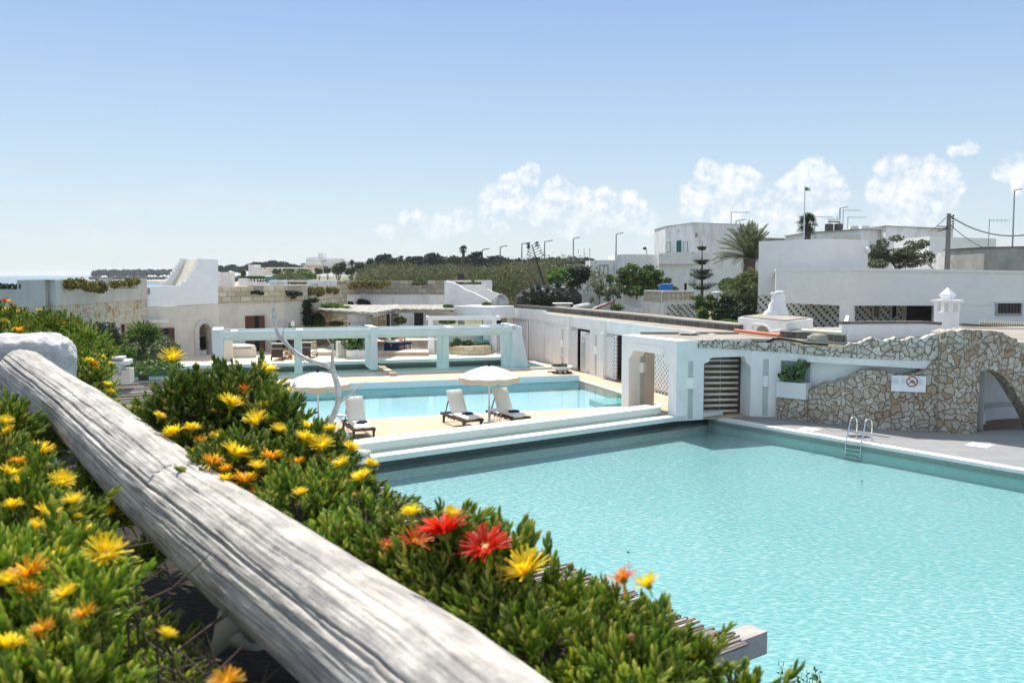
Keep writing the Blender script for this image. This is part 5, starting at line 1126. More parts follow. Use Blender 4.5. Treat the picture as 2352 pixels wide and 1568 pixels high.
bush('dune_slope', [B3(ZB(1060, 468), 126, 32, 8), B3(ZB(1120, 520), 110, 60, 7)], 3000, .3, LOLIVE, 'grey green grassy slope of the dune mound', 'grass', kind='stuff')
def tree(name, q, y, ru, rv, label, m, n=900, size=.35, trunk=True, cat='tree', extra=(), group=None, up=0.0, base=1.2):
    c = D(q, y); o = thing(name, (c.x, c.y, base), label, cat, group); s = y*CP/FPX
    rr = random.Random(int(q[0]*7)); bl = [B3(q, y, ru*.8, rv*.75)]
    for k in range(8):
        a = rr.uniform(0, 6.28); bl.append((c.x+math.cos(a)*ru*s*.6, c.y+math.sin(a)*ru*s*.5, c.z+rr.uniform(-.5, .55)*rv*s, ru*s*rr.uniform(.3, .48), ru*s*.4, rv*s*rr.uniform(.35, .5)))
    bl += list(extra)
    if trunk:
        mb = MB(); r0 = max(.06, ru*s*.07); b0 = Vector((c.x, c.y, base)); mb.tube([b0, b0+(c-b0)*.6+Vector((r0, 0, 0)), c+Z*rv*s*.2], [r0*1.5, r0, r0*.4], 7)
        for k in range(4): a = k*1.57+rr.random(); t = c+Vector((math.cos(a)*ru*s*.6, math.sin(a)*ru*s*.6, rv*s*rr.uniform(0, .4))); mb.tube([b0+(c-b0)*.55, t], [r0*.7, r0*.2], 5)
        put('trunk', mb, TRUNK, o)
    foliage('crown', bl, n, size, m, o, up=up); return o
for q, y, ru, rv, lab, m in ((ZC(90, 390), 210, 20, 11, 'dark domed pine left of the small palm on the skyline', LPINE), (ZC(690, 400), 190, 28, 17, 'largest dark domed pine on the skyline', LPINE), (ZC(460, 420), 185, 18, 11, 'dark pine between the small palm and the largest domed pine', LPINE),
        (ZC(930, 400), 180, 16, 9, 'low yellow green tree left of the tall skyline palm', LOLIVE), (ZC(1180, 385), 190, 18, 14, 'dark pine just right of the tall skyline palm', LPINE), (ZC(1435, 405), 200, 20, 11, 'dark flat topped pine right of the second street light', LPINE), (ZC(230, 425), 200, 12, 8, 'dark pine beneath the small skyline palm', LPINE),
        (ZC(1300, 425), 195, 12, 7, 'low dark pine under the first street light', LPINE)):
    tree('pine_tree', q, y, ru, rv, lab, m, 2600, .62, base=2, extra=[B3((q[0]+ru*rng.uniform(-.9, .9), q[1]+rv*rng.uniform(.1, 1.1)), y, ru*rng.uniform(.3, .55), rv*rng.uniform(.35, .6)) for _ in range(7)])
for q, y, ru, rv, lab, m in ((ZB(1625, 365), 130, 19, 17, 'grey green olive tree in front of the hotel', LOLIVE), (ZB(1400, 395), 150, 9, 7, 'small olive tree left of the bigger olive in front of the hotel', LOLIVE), (ZB(1500, 390), 150, 8, 6, 'small olive tree just left of the bigger olive', LOLIVE), (ZB(900, 400), 160, 11, 7, 'small tree before the long beach building', LOLIVE), (ZB(1040, 395), 160, 14, 6, 'spreading low tree before the long beach building', LOLIVE), (ZB(1230, 400), 160, 18, 6, 'wide low tree right of the dune mound top', LOLIVE),
        (ZB(1770, 395), 135, 12, 9, 'round olive tree right of the hotel porch', LOLIVE), (ZB(1890, 365), 140, 16, 15, 'tall olive tree right of the hotel wing', LOLIVE), (ZB(1990, 385), 130, 13, 13, 'grey tree at the right end of the hotel wing', LOLIVE), (ZB(510, 415), 150, 5, 7, 'bare little tree beside the kiosk roof', LSCRUB2), (ZB(1240, 325), 250, 10, 4, 'small dark tree touching the left side of the hotel', LPINE)):
    tree('olive_tree', q, y, ru, rv, lab, m, 1100, .42, base=1.0)
def palm(name, q, y, base, rpx, label, nl=26, m=LDK, tr=.22, fan=False, seed=1, droop=.6, emin=-.5, leaflets=16, size=.5, trmat=TRUNK, blade=.05):
    c = D(q, y); o = thing(name, (c.x, c.y, base), label, 'palm tree'); R_ = rpx*y*CP/FPX; rr = random.Random(seed)
    mb = MB(); n = 9; mb.tube([Vector((c.x+.03*math.sin(i), c.y, base+(c.z-base)*i/n)) for i in range(n+1)], [tr*(1.15 if i % 2 else .95)*(1.25 if i == 0 else 1) for i in range(n+1)], 9); put('trunk', mb, trmat, o)
    mb = MB()
    for k in range(nl):
        a = rr.uniform(0, 6.283) if not fan else rr.uniform(0, 6.283); e = emin+(1.45-emin)*((k+.5)/nl)**.8
        h = Vector((math.cos(a), math.sin(a), 0)); L_ = R_*rr.uniform(.85, 1.1)
        if fan:
            d = (h*math.cos(e)+Z*math.sin(e)); cc_ = c+d*L_*.5; mb.tube([c, cc_], .02, 3, cap=False); fanleaf(mb, cc_, d, L_*.5, 13, droop*.5); continue
        prev = c; d = (h*math.cos(e)+Z*math.sin(e)).normalized(); N = 12
        for i in range(N):
            d = (d-Z*droop*.13*(.4+i/N)).normalized(); nx2 = prev+d*L_/N
            mb.beam(prev, nx2, .035*(1-i/N)+.012, .02)
            side = d.cross(Z).normalized(); up_ = side.cross(d)
            for s_ in (-1, 1):
                for jj in (0, .5):
                    p = prev.lerp(nx2, jj); ll = size*math.sin(math.pi*min(.97, (i+jj+1.2)/(N+1.6)))**.6
                    t = p+(side*s_*.75+d*.75+up_*.22).normalized()*ll; mb.add([p, p.lerp(t, .5)+d*blade, t, p.lerp(t, .5)-d*blade*.3], [(0, 1, 2, 3)])
            prev = nx2
    put('fronds', mb, m, o); return o
palm('skyline_palm', ZC(1038, 290), 170, 3, 13, 'tall palm standing up from the skyline pines', 46, LDK, .28, True, 3, .5, -1.0)
palm('skyline_palm', ZC(305, 420), 180, 3, 12, 'small feathery palm left of the largest skyline pine', 22, LDK, .2, False, 4, .9, -.1, size=.5)
palm('skyline_palm', ZB(1785, 310), 190, 3, 8, 'small palm in front of the hotel wing', 20, LDK, .2, False, 5, .9, -.1, size=.5)
bush('pine_belt', [B3((rng.uniform(850, 1350), rng.uniform(600, 612)), rng.uniform(180, 200), rng.uniform(9, 20), rng.uniform(6, 13)) for _ in range(75)], 26000, .7, LPINE, 'dark belt of low pines and shrubs along the skyline behind the scrub', 'wood', kind='stuff', shell=.3, up=.4)
# tamarisk scrub behind the resort
bl = []; rr = random.Random(11)
topl = [ZC(-40, 445), ZC(400, 425), ZC(600, 465), ZC(860, 410), ZC(1000, 445), ZC(1400, 455), ZC(1640, 400), ZC(2000, 390), ZC(2250, 365), (1330, 592), (1352, 596), (1420, 604)]
bl2 = []
for i in range(380):
    y = 78+100*rr.random()**1.2; u = rr.uniform(835, 1352); vt = interp(topl, u)+(178-y)*.12+rr.uniform(-3, 8); s = y/FPX
    zt_ = zat((u, vt), y); g0 = land_h(X(u, y), y); h = max(1.5, zt_-g0)
    (bl if rr.random() < .62 else bl2).append((X(u, y), y, g0+h*.52, rr.uniform(1.5, 3.2), 1.8, h*.5))
bush('scrub_thicket', bl, 95000, .36, LSCRUB, 'wide thicket of olive brown tamarisk scrub behind the resort', 'scrub', kind='stuff', up=1.2, shell=.35, asp=.3)
bush('scrub_thicket', bl2, 60000, .36, LSCRUB2, 'browner feathery bushes growing among the olive green scrub', 'scrub', kind='stuff', up=1.2, shell=.35, asp=.3)
# dry grass in the plot right of the boulder
P_ = np.array([(X(u, y)+0, y, land_h(X(u, y), y)+.12) for u, y in zip(rng.uniform(1140, 1480, 9000), rng.uniform(60, 84, 9000))])
V_, F_ = leaf_quads(P_, .40, .12, 2.5); np_mesh('dry_grass', V_, F_, DRYG, label='dry yellow green grass on the plot behind the cabins', cat='grass', kind='stuff')
mb = MB()
for i in range(60):
    u = rr.uniform(1290, 1400); y = rr.uniform(60, 68); mb.blob((X(u, y), y, land_h(X(u, y), y)+.45), (.06, .06, .05), i, .3, 2, 6, 4)
put('poppies', mb, mat('poppy_red', (.6, .07, .03), .6, .1), label='scattered red poppies in the dry grass by the boats', cat='flowers', kind='stuff')
for i, (u, lab) in enumerate(((1137, 'thin leaning bare trunk at the edge of the scrub'), (1158, 'second thin bare trunk right of the leaning one'))):
    y = 76; g0 = Vector((X(u, y), y, 1.3)); mb = MB(); mb.tube([g0, g0+Vector((.1, 0, 1.2)), g0+Vector((.35-.5*i, 0, 2.6))], [.14, .1, .05], 6, wob=.3); put('bare_tree', mb, TRUNK, label=lab, cat='tree trunk')
# agaves on a dark rocky bank
def agave(q, y, r, label, seed, m=None):
    g0 = D(q, y); rr = random.Random(seed); mb = MB(); R_ = r*y/FPX
    for k in range(34):
        a = k*2.399; e = .15+1.2*(k/34); h = Vector((math.cos(a), math.sin(a), 0)); d = (h*math.cos(e)+Z*math.sin(e)).normalized(); side = Vector((-math.sin(a), math.cos(a), 0)); prev = None
        for i in range(6):
            t = i/5; p = g0+d*R_*t+Z*(-.25*R_*t*t*(1.3-e)); w_ = R_*.085*(math.sin(math.pi*min(.5+t*.5, 1))**.8*(1-.15*t)+.02); up_ = side.cross(d)
            ring = [p-side*w_+up_*w_*.35, p-up_*w_*.3, p+side*w_+up_*w_*.35]
            if prev: mb.add(prev+ring, [(0, 1, 4, 3), (1, 2, 5, 4), (2, 0, 3, 5)])
            prev = ring
    return put('agave', mb, m or AG, label=label, cat='agave')
AG = leaf_mat('agave_leaf', (.045, .075, .06), (.07, .11, .09), (.11, .15, .12), 0, .45)
mb = MB(); 
for i in range(12): c = D(ZC(1800+42*i, 860+12*math.sin(i*2)), 70); mb.blob((c.x, c.y, c.z-.3), (1.0, 1.0, 1.1), i, .4, 2, 12, 8)
put('rock_bank', mb, mat('dark_rock', (.06, .06, .05), .95, .5, 2, bump=1), label='dark rocky bank beneath the agaves', cat='rock')
for q, r, lab in ((ZC(1850, 790), 20, 'leftmost grey green agave on the dark bank'), (ZC(1920, 760), 22, 'agave beside the flowering stalk'), (ZC(2030, 790), 16, 'small agave between the two large clumps'), (ZC(2150, 740), 25, 'large agave on the right end of the bank'), (ZC(2090, 830), 16, 'low agave in front of the right end of the bank')):
    agave(q, 68.5, r, lab, int(q[0]))
bush('bank_plants', [B3(ZC(1850+55*i, 880), 68, 14, 8) for i in range(9)], 2600, .22, LDK, 'dark tangled plants covering the rocky bank', 'plant')
b0, t0 = D(ZC(1995, 700), 69), D(ZC(1848, 235), 69); st_ = thing('agave_stalk', b0, 'tall leaning dark agave flower stalk with tufted tip', 'agave stalk')
mb = MB(); mb.tube([b0, b0.lerp(t0, .5)+Vector((-.05, 0, 0)), t0], [.09, .07, .03], 6); put('stalk', mb, DARKM, st_)
mb = MB()
for k in range(12):
    c = b0.lerp(t0, .64+.032*k); s_ = (1 if k % 2 else -1); tip = c+Vector((s_*(.5-.022*k)*1.2, .1, .18)); mb.tube([c, tip], .02, 4)
    for j in range(4): mb.blob(tip+Vector((rr.uniform(-.12, .12), rr.uniform(-.1, .1), rr.uniform(-.04, .1))), (.11, .1, .06) if k > 7 else (.07, .06, .03), j, .3, 2, 6, 4)
put('flower_tufts', mb, DARKM, st_)
bush('round_shrub', [B3(ZD(90, 920), 72, 24, 16), B3(ZD(60, 960), 71, 20, 14), B3(ZD(150, 880), 73, 14, 10)], 3600, .26, LGB, 'bright green rounded shrub behind the right agaves')
bush('round_shrub', [B3(ZD(300, 920), 71, 25, 18), B3(ZD(340, 880), 71, 18, 12), B3(ZD(240, 990), 70, 12, 10)], 4200, .22, LDK, 'dark green dense shrub beside the small white house')
# street lights along the road behind
def street_light(q0, q1, y, label, arm=1, armlen=1.3):
    b0 = D(q1, y); t0 = D(q0, y); t0.x = b0.x+(t0.x-b0.x); o = thing('street_light', Vector((b0.x, b0.y, b0.z-2)), label, 'street light', 'street lights along the road behind the resort')
    r = .09*y/100
    mb = MB(); mb.tube([b0-Z*2, t0], [r*1.2, r*.8], 6); put('pole', mb, GREYM, o)
    mb = MB(); mb.beam(t0, t0+Vector((armlen*arm*y/110, 0, .18*y/110)), .10*y/100, .10*y/100); put('lamp_head', mb, GREYM, o)
for q0, q1, y, lab, al in ((ZC(1262, 292), ZC(1260, 450), 200, 'street light leftmost on the skyline above the dark pines', .9), (ZC(1473, 258), ZC(1472, 460), 190, 'street light rising behind the flat topped pine', .9), (ZC(1727, 222), ZC(1727, 410), 170, 'street light left of the agave stalk', 1), (ZC(1995, 197), ZC(1992, 410), 160, 'street light right of the agave stalk', 1),
        (ZD(245, 535), ZD(243, 715), 140, 'street light above the blue white kiosk', .8), (ZD(693, 487), ZD(689, 700), 110, 'street light behind the left corner of the staircase house', .9), (ZD(1945, 348), ZD(1942, 390), 105, 'street light just topping the flat roof of the staircase house', 1.2), (ZE(905, 262), ZE(903, 385), 110, 'street light behind the rooftop boiler', 1), (ZE(2278, 120), ZE(2262, 565), 90, 'tall street light at the far right', .9)):
    street_light(q0, q1, y, lab, 1, al)
for x, y0, y1, lab in ((240, 648, 720, 'thin bare mast next to the street light above the kiosk'), (298, 645, 690, 'short thin mast right of the kiosk street light'), (356, 640, 740, 'thin mast above the middle of the kiosk roof'), (415, 635, 760, 'thin mast at the right end of the kiosk roof')):
    p, q = D(ZD(x, y0), 120), D(ZD(x, y1), 120); mb = MB(); mb.tube([q, p], .06, 5); put('mast', mb, METALW, label=lab, cat='mast')

# ================================================================== HOUSES BEHIND THE CABINS
kk = thing('slatted_kiosk', D(ZD(285, 860), 96), 'blue and white kiosk with dark thatched edge behind the shrubs', 'kiosk')
mb = MB(); ribbon(mb, [U(ZD(148, 0)[0], 98), U(ZD(420, 0)[0], 95)], [ZD(148, 782), ZD(420, 768)], [ZD(148, 800), ZD(420, 792)], 5, step=1e9); put('roof', mb, DARKM, kk)
for k in range(9):
    x = 160+k*31; p, q = D(ZD(x, 800), 97), D(ZD(x, 870), 97); mb = MB(); mb.beam(q, p, .28, .1, Vector((0, 1, 0))); put('post', mb, METALW, kk)
mb = MB(); ribbon(mb, [U(ZD(150, 0)[0], 99), U(ZD(420, 0)[0], 97)], [ZD(150, 800), ZD(420, 795)], 3, .2, step=1e9); put('screen', mb, mat('blue_slats', (.10, .17, .22), .7, .3, 9), kk)
kh = thing('small_house', D(ZD(550, 1050), 88), 'small white house with grey shuttered window left of the staircase house', 'house')
wblock(kh, 'wall', *[ZD(420, 0)[0], 88, ZD(678, 0)[0], 88.5, ZD(0, 762)[1], ZD(0, 756)[1], 1.2], 6, WHITE2)
pl = Plane(U(ZD(420, 0)[0], 88), U(ZD(678, 0)[0], 88.5))
def window(par, pl, q0, q1, m=GREYM, mull=1, fr=.07, off=0.0, fmat=None):
    a0, z1 = pl.s_of(q0); a1, z0 = pl.s_of(q1)
    a0, a1 = min(a0, a1), max(a0, a1)
    mb = MB(); pl.box(mb, a0, a1, z0, z1, off-.03, off+.02); f = put('window', mb, m, par)
    mb = MB(); pl.box(mb, a0-fr, a0, z0-fr, z1+fr, off-.07, off-.001); pl.box(mb, a1, a1+fr, z0-fr, z1+fr, off-.07, off-.001); pl.box(mb, a0, a1, z0-fr, z0, off-.07, off-.001); pl.box(mb, a0, a1, z1, z1+fr, off-.07, off-.001)
    for k in range(mull): x = a0+(a1-a0)*(k+1)/(mull+1); pl.box(mb, x-fr*.4, x+fr*.4, z0, z1, off-.06, off-.031)
    put('frame', mb, fmat or GREYM, f)
window(kh, pl, ZD(524, 818), ZD(598, 918), WHITE2, 1, .12)
bbq = thing('outdoor_oven', D(ZD(345, 1060), 78), 'white outdoor oven with flue pipe on the garden terrace', 'oven')
wblock(bbq, 'body', ZD(257, 0)[0], 79, ZD(442, 0)[0], 79, ZD(0, 963)[1], ZD(0, 963)[1], 1.5, 1.5, WHITE2)
wblock(bbq, 'front', ZD(325, 0)[0], 78.9, ZD(400, 0)[0], 78.9, ZD(0, 988)[1], ZD(0, 988)[1], 1.5, .8, WHITE)
pl = Plane(U(ZD(257, 0)[0], 78.85), U(ZD(442, 0)[0], 78.85)); a0, z1 = pl.s_of(ZD(275, 1000)); a1, z0 = pl.s_of(ZD(322, 1055)); mb = MB(); pl.box(mb, a0, a1, z0, z1, 0, .1); put('opening', mb, BLACKV, bbq)
p, q = D(ZD(352, 875), 79.3), D(ZD(354, 962), 79.3); mb = MB(); mb.tube([q, p], .16, 8); mb.tube([p, p+Z*.1], .28, 8); put('flue', mb, METALW, bbq)
# garden wall
gw = [(257, 1040), (268, 1040), (270, 1088), (640, 1106), (642, 1120), (985, 1132)]
mb = MB(); ribbon(mb, [U(ZD(257, 0)[0], 74), U(ZD(985, 0)[0], 66)], [ZD(*p) for p in gw], 1.0, .3); put('garden_wall', mb, WHITE2, label='long white garden wall behind the upturned boats', cat='wall')
wblock(None, 'terrace_wall', ZD(290, 0)[0], 79.5, ZD(680, 0)[0], 80, ZD(0, 1050)[1], ZD(0, 1056)[1], 1, 4, WHITE2, label='low white terrace in front of the small white house', cat='terrace')
# the house with the outside staircase
sh = thing('staircase_house', D(ZD(1400, 1100), 88), 'big two storey white house with outside staircase and green shutter', 'house')
yA, yB, yC = 92, 86, 92
u1195, u1495, u1990 = ZD(1198, 0)[0], ZD(1497, 0)[0], ZD(1992, 0)[0]
mb = MB(); ribbon(mb, [U(u1195, 94), U(u1495, 88), U(u1990, 93)], [ZD(1198, 408), ZD(1497, 369), ZD(1992, 388)], 1.2, 7, step=1e9); put('upper_block', mb, WHITE2, sh)
mb = MB(); ribbon(mb, [(x-.1, y-.1) for x, y in (U(u1195, 94), U(u1495, 88), U(u1990, 93))], [ZD(1196, 404), ZD(1497, 365), ZD(1995, 384)], [ZD(1196, 409), ZD(1497, 370), ZD(1995, 389)], 7.3, step=1e9); put('roof_edge', mb, ROOFG, sh)
u677, u845, u1140 = ZD(677, 0)[0], ZD(845, 0)[0], ZD(1140, 0)[0]
mb = MB(); ribbon(mb, [U(u677, 88), U(u845, 85.5), U(u1140, 87)], [ZD(677, 703), ZD(845, 697), ZD(1140, 704)], 1.2, 6, step=1e9); put('left_block', mb, WHITE2, sh)
bp_ = [(1137, 688), (1422, 672), (1640, 672), (1975, 935), (1975, 1400), (1140, 1400)]
pl2 = Plane(U(ZD(1137, 0)[0], 86), U(ZD(1975, 0)[0], 84))
mb = MB(); mb.prism([[pl2.at(ZD(x, y)) for x, y in bp_], [pl2.at(ZD(x, y)) for x, y in ((1400, 1076), (1436, 1076), (1436, 980), (1400, 980))], [pl2.at(ZD(x, y)) for x, y in ((1245, 976), (1315, 976), (1315, 955), (1245, 955))]], pl2.n*.4); put('stair_wall', mb, WHITE2, sh)
mb = MB(); ribbon(mb, [(x, y-.45) for x, y in (U(ZD(1137, 0)[0], 86), U(ZD(1540, 0)[0], 85.2))], [ZD(1137, 688), ZD(1422, 672), ZD(1540, 671)], [ZD(1137, 798), ZD(1540, 798)], .44); put('balcony', mb, WHITE2, sh)
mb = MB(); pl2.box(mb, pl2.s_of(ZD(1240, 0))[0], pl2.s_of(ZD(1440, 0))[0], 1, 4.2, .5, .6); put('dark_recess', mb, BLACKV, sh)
pf = Plane(U(u1195, 94), U(u1495, 88))
a0, z1 = pf.s_of(ZD(1328, 556)); a1, z0 = pf.s_of(ZD(1371, 672)); mb = MB(); pf.box(mb, a0, a1, z0-.8, z1, -.06, .0); put('green_shutter', mb, GREEN, sh)
for x0, x1 in ((1228, 1258), (1403, 1436)): window(sh, pf, ZD(x0, 572), ZD(x1, 668), WHITE2, 0, .06)
mb = MB(); pf.box(mb, pf.s_of(ZD(1335, 0))[0], pf.s_of(ZD(1358, 0))[0], z1+.9, z1+1.2, -.3, -.01); put('wall_light', mb, METALW, sh)
pg_ = Plane(U(u1495, 88), U(u1990, 93)); a0, z1 = pg_.s_of(ZD(1518, 476)); a1, z0 = pg_.s_of(ZD(1532, 518)); mb = MB(); pg_.box(mb, a0, a1, z0, z1, -.15, 0); put('vent', mb, ROOFG, sh)
a0, z1 = pl2.s_of(ZD(1496, 966)); a1, z0 = pl2.s_of(ZD(1516, 1002)); mb = MB(); pl2.box(mb, a0, a1, z0, z1, -.15, -.001); put('meter_box', mb, GREYM, sh)
wblock(None, 'white_house', ZD(1975, 0)[0], 98, ZD(2200, 0)[0], 98, ZD(0, 720)[1], ZD(0, 720)[1], 1.2, 6, WHITE2, label='plain white house side behind the date palm', cat='house')
wblock(None, 'yard_wall', ZD(1600, 0)[0], 74, ZD(1925, 0)[0], 74, ZD(0, 1104)[1], ZD(0, 1106)[1], 1, .4, WHITE2, label='low white yard wall behind the conical tree', cat='wall')
for (q0, q1, y, lab) in ((ZD(1895, 248), ZD(1893, 385), 93, 'thin television mast with single arm on the staircase house roof'), (ZE(930, 270), ZE(928, 420), 104, 'tall antenna mast with long arm on the tanks roof'), (ZE(2082, 345), ZE(2070, 580), 70, 'antenna mast standing before the far right house'), (ZE(968, 325), ZE(965, 425), 103, 'small dish antenna mast between the tanks'), (ZE(709, 322), ZE(706, 500), 88, 'mast with long horizontal antenna beside the fan palm')):
    p, b0 = D(q0, y), D(q1, y); mb = MB(); mb.tube([b0, p], .035*y/80, 5); mb.tube([p-Z*.1, p+Vector((1.9*y/90 if '1' else 0, 0, 0))-Z*.12], .025*y/80, 4)
    for k in range(5): c = p+Vector((.3+.32*k, 0, -.12)); mb.tube([c-Z*.15, c+Z*.15], .012*y/80, 3)
    put('antenna', mb, GREYM, label=lab, cat='antenna')
q = D(ZD(990, 635), 100); mb = MB(); mb.tube([D(ZD(1012, 700), 100), D(ZD(1008, 650), 100), q], .04, 5); mb.blob(q, (.22, .22, .18), 1, .1, 1, 8, 6); put('roof_lamp', mb, DARKM, label='small curved lamp on the roof left of the staircase house', cat='lamp')
# breeze block wall building with green checker tiles
bb = thing('tiled_outbuilding', D(ZD(1260, 1380), 62), 'low white outbuilding with pierced block screen and green checker tiles', 'building')
CHK = checker_mat('green_checker_tiles')
pL = Plane(U(ZD(982, 0)[0], 64.5), U(ZD(1187, 0)[0], 62)); pR = Plane(U(ZD(1187, 0)[0], 62), U(ZD(1536, 0)[0], 62.6))
for pl_, x0, x1, yt, yb_, m in ((pL, 982, 1186, 1198, 1420, WHITE2), (pR, 1187, 1534, 1197, 1222, WHITE), (pL, 982, 1186, 1072, 1092, WHITE), (pR, 1187, 1534, 1076, 1092, WHITE)):
    a0, z1 = pl_.s_of(ZD(x0, yt)); a1, z0 = pl_.s_of(ZD(x1, yb_)); mb = MB(); pl_.box(mb, a0, a1, z0 if yb_ < 1400 else 1.5, z1, 0, .3); put('wall', mb, m, bb)
a0, z1 = pR.s_of(ZD(1187, 1222)); a1, z0 = pR.s_of(ZD(1534, 1400)); mb = MB(); pR.box(mb, a0, a1, 1.5, z1, -.01, .3); put('checker_tiles', mb, CHK, bb)
def breeze(par, pl_, a0, a1, z0, z1):
    n = max(1, round((a1-a0)/((z1-z0)/2))); c = (a1-a0)/n; mb = MB()
    for i in range(n):
        for j in range(2):
            x0, y0 = a0+i*c, z0+j*(z1-z0)/2; h = (z1-z0)/2; t = .035
            pl_.box(mb, x0, x0+t, y0, y0+h, .05, .2); pl_.box(mb, x0+t, x0+c-.002, y0, y0+t, .05, .2); pl_.box(mb, x0+t, x0+c-.002, y0+h-t, y0+h-.002, .05, .2)
            cx_, cy_ = x0+c/2+t/2, y0+h/2; r = min(c, h)*.40
            ring = [pl_.pt(cx_+r*math.cos(k*math.pi/4), cy_+r*math.sin(k*math.pi/4), .12) for k in range(9)]; mb.tube(ring, .028, 4, cap=False)
            mb.tube([pl_.pt(cx_-r, cy_-r, .12), pl_.pt(cx_+r, cy_+r, .12)], .024, 4); mb.tube([pl_.pt(cx_+r, cy_-r, .12), pl_.pt(cx_-r, cy_+r, .12)], .024, 4)
    put('pierced_screen', mb, mat('breeze_block', (.62, .57, .46), .85, .1), par)
breeze(bb, pL, pL.s_of(ZD(984, 0))[0], pL.s_of(ZD(1184, 0))[0], pL.s_of(ZD(1080, 1198))[1], pL.s_of(ZD(1080, 1092))[1])
breeze(bb, pR, pR.s_of(ZD(1190, 0))[0], pR.s_of(ZD(1532, 0))[0], pR.s_of(ZD(1360, 1197))[1], pR.s_of(ZD(1360, 1092))[1])
wblock(bb, 'back_wall', ZD(990, 0)[0], 66.5, ZD(1530, 0)[0], 66, ZD(0, 1110)[1], ZD(0, 1110)[1], 1.5, .2, CREAM)
p = pR.at(ZD(1353, 1250)); mb = MB(); mb.lathe((p.x, p.y-.05, p.z-.12), [(.10, 0), (.13, .08), (.13, .2), (.08, .27)], 10); put('wall_lantern', mb, GREYM, bb)
a0, z1 = pR.s_of(ZD(1338, 1335)); a1, z0 = pR.s_of(ZD(1382, 1375)); mb = MB(); pR.box(mb, a0, a1, z0, z1, -.12, -.02); put('vent_box', mb, GREYM, bb)
g = D(ZD(1212, 1075), 64); mb = MB(); mb.lathe(g, [(.40, 0), (.53, .05), (.53, .40), (.50, .46), (.2, .5)], 18); put('water_tub', mb, BLUEP, smooth=True, autos=40, label='round blue plastic tub on the pierced block wall', cat='tub')
mb = MB(); ribbon(mb, [U(ZD(782, 0)[0], 66), U(ZD(978, 0)[0], 65)], [ZD(782, 1235), ZD(832, 1236), ZD(834, 1252), ZD(978, 1262)], 1.5, .2); put('balustrade', mb, WHITE2, label='low white balustrade left of the tiled outbuilding', cat='balustrade')
# upturned boats
def boat(qa, qb, y, wpx, label, m, stripe):
    a, b = D(qa, y), D(qb, y-.6); o = thing('boat', a.lerp(b, .5)-Z*.2, label, 'boat', 'small boats lying in the grass'); d = (b-a); L_ = d.length; d.normalize(); side = d.cross(Z).normalized(); up_ = side.cross(d)
    mb = MB(); N, M = 14, 9; W_ = wpx*y/FPX/2
    for i in range(N+1):
        t = i/N; w_ = W_*(math.sin(math.pi*min(1, .22+.80*t)))**.6 if t < .97 else W_*.08; h = .55*(1-.25*abs(t-.4))
        for j in range(M):
            al = math.pi*j/(M-1); mb.v.append(tuple(a+d*L_*t+side*w_*math.cos(al)+up_*h*math.sin(al)**.7*(W_/.6)))
    for i in range(N):
        for j in range(M-1): k = i*M+j; mb.f.append((k, k+1, k+M+1, k+M))
    mb.f.append(tuple(range(M))); put('hull', mb, m, o, smooth=True)
    mb = MB(); pts = [Vector(mb_) for mb_ in []]
    for s_ in (0, M-1):
        pp = [Vector(o_) for o_ in [None][:0]]
    hull = [c for c in o.children] if False else None
    for sg_ in (1, -1):
        pts = []
        for i in range(N+1):
            t = i/N; w_ = W_*(math.sin(math.pi*min(1, .22+.80*t)))**.6 if t < .97 else W_*.08; pts.append(a+d*L_*t+side*w_*sg_*1.01+up_*.05)
        mb.tube(pts, .045, 5)
    put('gunwale', mb, stripe, o)
boat(ZD(250, 1262), ZD(440, 1232), 63.5, 17, 'grey upturned boat hull lying behind the dark parapet', mat('boat_grey', (.40, .43, .44), .4, .1, 2), METALW)
boat(ZD(455, 1282), ZD(650, 1210), 62.5, 15, 'white boat with red keel stripe beside the grey hull', METALW, RED)
# trees of the gardens
def sapling(x, y0, y1, y, lab, seed):
    rr = random.Random(seed); b0 = D(ZD(x, y1), y); t0 = D(ZD(x, y0), y); h = (t0-b0).length; o = thing('sapling', b0, lab, 'young tree'); mb = MB(); tips = []
    mb.tube([b0, b0.lerp(t0, .5)+Vector((.15, 0, 0)), t0], [.06, .045, .015], 5)
    for k in range(12):
        t = .25+.7*rr.random(); c = b0.lerp(t0, t); e = c+Vector((rr.uniform(-1, 1)*h*.33, rr.uniform(-.5, .5)*h*.3, rr.uniform(.1, .35)*h)); mb.tube([c, e], [.025, .008], 4); tips.append((e.x, e.y, e.z, h*.13, h*.13, h*.09))
    put('trunk', mb, TRUNK, o); foliage('crown', tips, 900, .17, LOLIVE, o, asp=.3)
sapling(500, 1060, 1280, 63, 'thin young tree growing beside the white and red boat', 2); sapling(650, 1080, 1300, 62, 'thin branching young tree right of the white boat', 5)
fig = tree('fig_tree', ZD(950, 960), 68, 46, 32, 'broad green fig tree in front of the staircase house', LG, 5200, .30, extra=[B3(ZD(770, 880), 68, 16, 9), B3(ZD(860, 830), 68, 15, 9), B3(ZD(1020, 850), 68, 17, 10), B3(ZD(1130, 900), 68, 16, 9), B3(ZD(740, 960), 68, 16, 9), B3(ZD(1160, 1000), 68, 20, 11), B3(ZD(720, 1060), 67, 22, 14), B3(ZD(900, 1080), 67, 26, 14), B3(ZD(1080, 1060), 67, 28, 12), B3(ZD(1240, 970), 68, 8, 6)], base=1.4)
tree('small_tree', ZD(630, 955), 80, 10, 11, 'small round tree against the small white house wall', LG, 800, .25, base=1.5)
bush('shrub', [B3(ZD(1290, 1065), 70, 11, 6)], 500, .22, LG, 'small green shrub showing above the outbuilding right of the blue tub')
bush('creeper', [B3(ZD(560, 1100), 66, 18, 5), B3(ZD(650, 1080), 66, 12, 8), B3(ZD(700, 1250), 62.5, 16, 7)], 1200, .2, LG, 'green creeper along the garden wall', 'plant')
